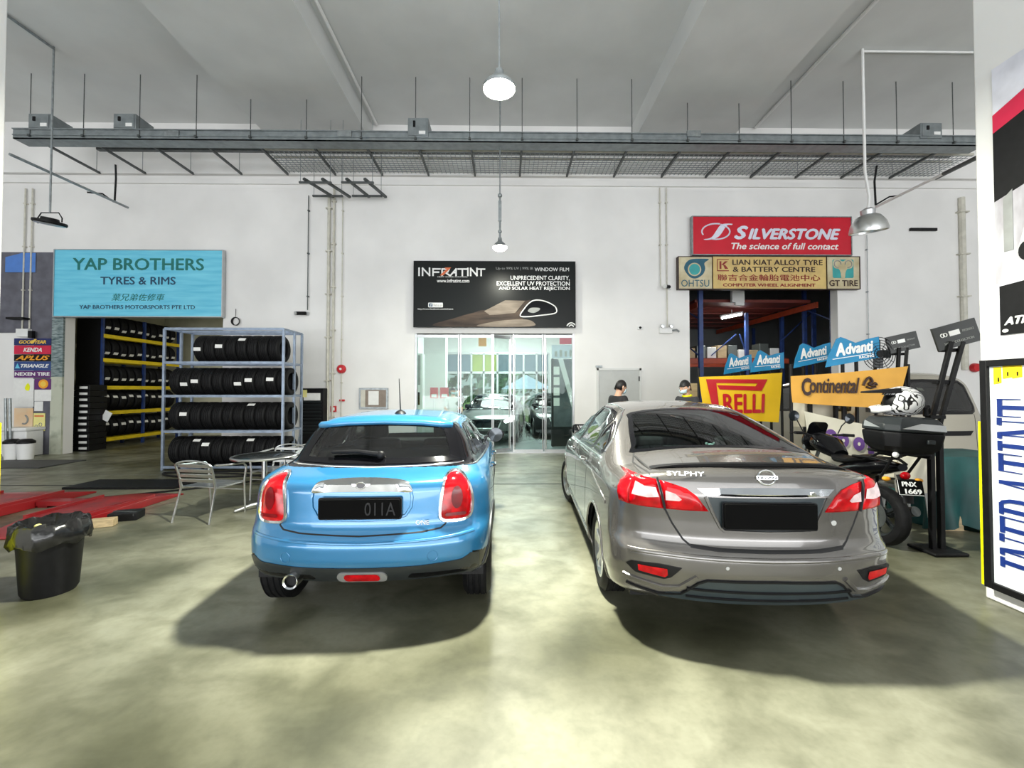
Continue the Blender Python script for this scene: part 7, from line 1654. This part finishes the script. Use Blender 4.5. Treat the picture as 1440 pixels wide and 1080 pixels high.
showroom_car((1.60, 18.3, 0), R(180 + 3), M['blackcar'], 'black car inside the glass showroom, right of the grey one', False)
# ================================================================ people
def person(loc, rz, label, shirt, h=1.72, tilt=0.0, collar=None, arms=None, simple=False):
    k = h / 1.72; T = thing('person', label, 'person', loc, rz)
    V = []; E = []; Rr = []
    def v(p, r, par=None):
        V.append([c * k for c in p]); Rr.append((r[0] * k, r[1] * k) if isinstance(r, tuple) else (r * k, r * k))
        if par is not None: E.append((par, len(V) - 1))
        return len(V) - 1
    pel = v((0, 0, .93), (.145, .105)); wai = v((0, .005, 1.08), (.125, .095), pel); che = v((0, .0, 1.26), (.155, .11), wai); nb = v((0, -.01, 1.40), (.085, .07), che); nt = v((0, .01, 1.462), (.052, .055), nb)
    ft, st = math.cos(tilt), math.sin(tilt)
    hd = lambda y, z: (0, .01 + y * ft + (z) * st, 1.462 + z * ft - y * st)
    j = v(hd(.0, .06), (.060, .066), nt); s1 = v(hd(.005, .13), (.075, .092), j); s2 = v(hd(-.005, .19), (.070, .085), s1)
    for sx in (-1, 1):
        sh = v((sx * .17, 0, 1.38), .055, che); ar = arms or ((.24, .03, 1.12), (.20, .24, 1.02), (.18, .31, 1.01))
        e = v((sx * ar[0][0], ar[0][1], ar[0][2]), .041, sh); w_ = v((sx * ar[1][0], ar[1][1], ar[1][2]), .028, e); pa = v((sx * ar[2][0], ar[2][1], ar[2][2]), (.036, .018), w_)
        if not simple:
            for f_ in range(4):
                b0_ = v((sx * (ar[2][0] + .028 - f_ * .019), ar[2][1] + .035, ar[2][2]), .0085, pa); v((sx * (ar[2][0] + .028 - f_ * .019), ar[2][1] + .062 - abs(f_ - 1.5) * .004, ar[2][2] - .02), .007, b0_)
            t0_ = v((sx * (ar[2][0] - .045), ar[2][1] + .005, ar[2][2] - .005), .009, pa); v((sx * (ar[2][0] - .058), ar[2][1] + .035, ar[2][2] - .012), .0075, t0_)
        hp = v((sx * .09, 0, .86), .085, pel); kn = v((sx * .10, .02, .49), .055, hp); an = v((sx * .10, -.01, .09), .036, kn); v((sx * .11, .12, .035), (.035, .03), an)
    me = bpy.data.meshes.new('body'); me.from_pydata(V, E, []); o = finish('body', me, M['skin'], T, sharp=180)
    sk = o.modifiers.new('skin', 'SKIN'); sk.use_smooth_shade = True
    for i, r_ in enumerate(Rr): me.skin_vertices[0].data[i].radius = r_; me.skin_vertices[0].data[i].use_root = (i == 0)
    ss = o.modifiers.new('sub', 'SUBSURF'); ss.levels = 2; ss.render_levels = 2
    def garment(name, idx, m, grow, extra=()):
        mp = {a: i for i, a in enumerate(idx)}; me2 = bpy.data.meshes.new(name); me2.from_pydata([V[a] for a in idx], [(mp[a], mp[b]) for a, b in E if a in mp and b in mp], [])
        g = finish(name, me2, m, T, sharp=180); s_ = g.modifiers.new('skin', 'SKIN'); s_.use_smooth_shade = True
        for i, a in enumerate(idx): me2.skin_vertices[0].data[i].radius = (Rr[a][0] + grow, Rr[a][1] + grow); me2.skin_vertices[0].data[i].use_root = (i == 0)
        q = g.modifiers.new('sub', 'SUBSURF'); q.levels = 2; q.render_levels = 2; return g
    n_arm = 4 if simple else 14
    a0 = 8; st_ = n_arm + 4; A0, B0 = a0, a0 + st_
    garment('shirt', [0, 1, 2, 3, A0, A0 + 1, B0, B0 + 1], shirt, .022)
    garment('trousers', [0, A0 + n_arm, A0 + n_arm + 1, A0 + n_arm + 2, B0 + n_arm, B0 + n_arm + 1, B0 + n_arm + 2], M['navytrousers'], .02)
    for sx in (-1, 1): MB().box((sx * .11 * k, .06 * k, .04), (.10, .27, .08)).build('shoe', M['black'], T, world=False, bevel=.03)
    H = Matrix.Translation((0, .01 * k, 1.462 * k)) @ Matrix.Rotation(-tilt, 4, 'X') @ Matrix.Scale(k, 4)
    # face: the head surface itself
    mb = MB(H); rings = []
    for i in range(17):
        ph = R(-80 + 170 * i / 16); ring = []
        for jx in range(24):
            t = 2 * math.pi * jx / 24; x = .077 * math.cos(ph) * math.cos(t); y = .098 * math.cos(ph) * math.sin(t); z = .115 * math.sin(ph)
            if z < -.03: x *= 1 - .30 * (-.03 - z) / .09; y = y * (1 - .12 * (-.03 - z) / .09) + .012 * (-.03 - z) / .09
            ring.append((x, y + .005, z + .125))
        rings.append(ring)
    mb.ring(rings); hdo = mb.build('head', M['skin'], T, world=False, sharp=180)
    MB(H).tube([(0, .098, .135), (0, .118, .112), (0, .122, .102), (0, .100, .095)], [.010, .013, .015, .010], 8).build('nose', M['skin'], hdo, world=False, sharp=180)
    for sx in (-1, 1):
        MB(H).sphere((sx * .078, -.005, .12), .028, 10, 8, (.35, .7, 1.1)).build('ear', M['skin'], hdo, world=False, sharp=180)
        MB(H).sphere((sx * .032, .092, .135), .0125, 10, 6, (1.2, .5, .7)).build('eye', M['white'], hdo, world=False, sharp=180); MB(H).sphere((sx * .032, .098, .135), .006, 8, 6, (1, .4, 1)).build('iris', M['black'], hdo, world=False, sharp=180)
        MB(H).tube([(sx * .014, .101, .157), (sx * .034, .100, .162), (sx * .052, .088, .156)], .0045, 6).build('eyebrow', M['hair'], hdo, world=False, sharp=180)
    mb = MB(H); rings = []
    for i in range(12):
        ph = R(2 + 88 * i / 11); ring = []
        for jx in range(28):
            t = 2 * math.pi * jx / 28; fr_ = math.sin(t); drop = -.075 if fr_ < -.1 else (-.02 if fr_ < .3 else .030); z = .118 * math.sin(ph) if i else drop
            r_ = math.cos(ph) if i else (1.0 if fr_ < .25 else .98); x = .0815 * r_ * math.cos(t); y = .1025 * r_ * fr_ - .001
            ring.append((x * (1 + .02 * math.sin(jx * 3.1 + i)), y + .0, z * 1.0 + .137 + .003 * math.sin(jx * 2.3 + i * 1.7)))
        rings.append(ring)
    mb.ring(rings); mb.build('hair', M['hair'], T, world=False, sharp=180)
    mb = MB(H); rings = []
    for i in range(7):
        z = .045 + .068 * i / 6; ring = []
        for jx in range(13):
            t = R(25 + 130 * jx / 12); bul = 1.10 + .14 * math.sin(math.pi * i / 6) * math.sin(t); kz = 1 - .25 * max(0, (.095 - z) / .05)
            ring.append((.080 * math.cos(t) * kz * 1.02, .100 * math.sin(t) * bul * (1 - .08 * max(0, (.07 - z) / .03)) + .008, z))
        rings.append(ring)
    mb.ring(rings, closed=True, caps=False); mk = mb.build('face_mask', M['mask'], T, world=False, sharp=180); sd = mk.modifiers.new('thick', 'SOLIDIFY'); sd.thickness = .003
    for sx in (-1, 1): MB(H).tube([(sx * .072, .045, .105), (sx * .084, .005, .135), (sx * .086, -.018, .13)], .002, 5).build('ear_loop', M['mask'], mk, world=False, sharp=180)
    if collar: MB().tube([(.075 * math.cos(t / 8 * math.pi), .065 * math.sin(t / 8 * math.pi), 1.45 * k + .012 * math.sin(t / 8 * math.pi + 3)) for t in range(16)], .016, 8, loop=True).build('collar', collar, T, world=False, sharp=180)
    return T
M['navytrousers'] = mat('dark trousers', (.015, .018, .03), .8); M['blackshirt'] = mat('black shirt', (.018, .018, .02), .85); M['yelshirt'] = mat('charcoal shirt', (.04, .04, .045), .85)
c = at(869, 548, 7.75); person((c.x, 7.75, 0), R(-68), 'person in a black shirt and face mask looking down before the grey door', M['blackshirt'], 1.815, tilt=R(22))
c = at(966, 548, 7.5); person((c.x, 7.5, 0), R(118), 'person with a pale blue mask and yellow collar beyond the grey saloon roof', M['yelshirt'], 1.80, tilt=R(14), collar=M['guard'])
for px, Y, rz, lb, sh in ((637, 12.3, 200, 'person in a pale shirt left inside the glass showroom', M['ceil']), (647, 15.6, 120, 'person in dark clothes beside the grey car inside the showroom', M['blackshirt']), (765, 18.75, 180, 'person in dark clothes behind the black car inside the showroom', M['yelshirt'])):
    c = at(px, 560, Y)
    person((c.x, Y, 0), R(rz), lb, sh, 1.70, simple=True)
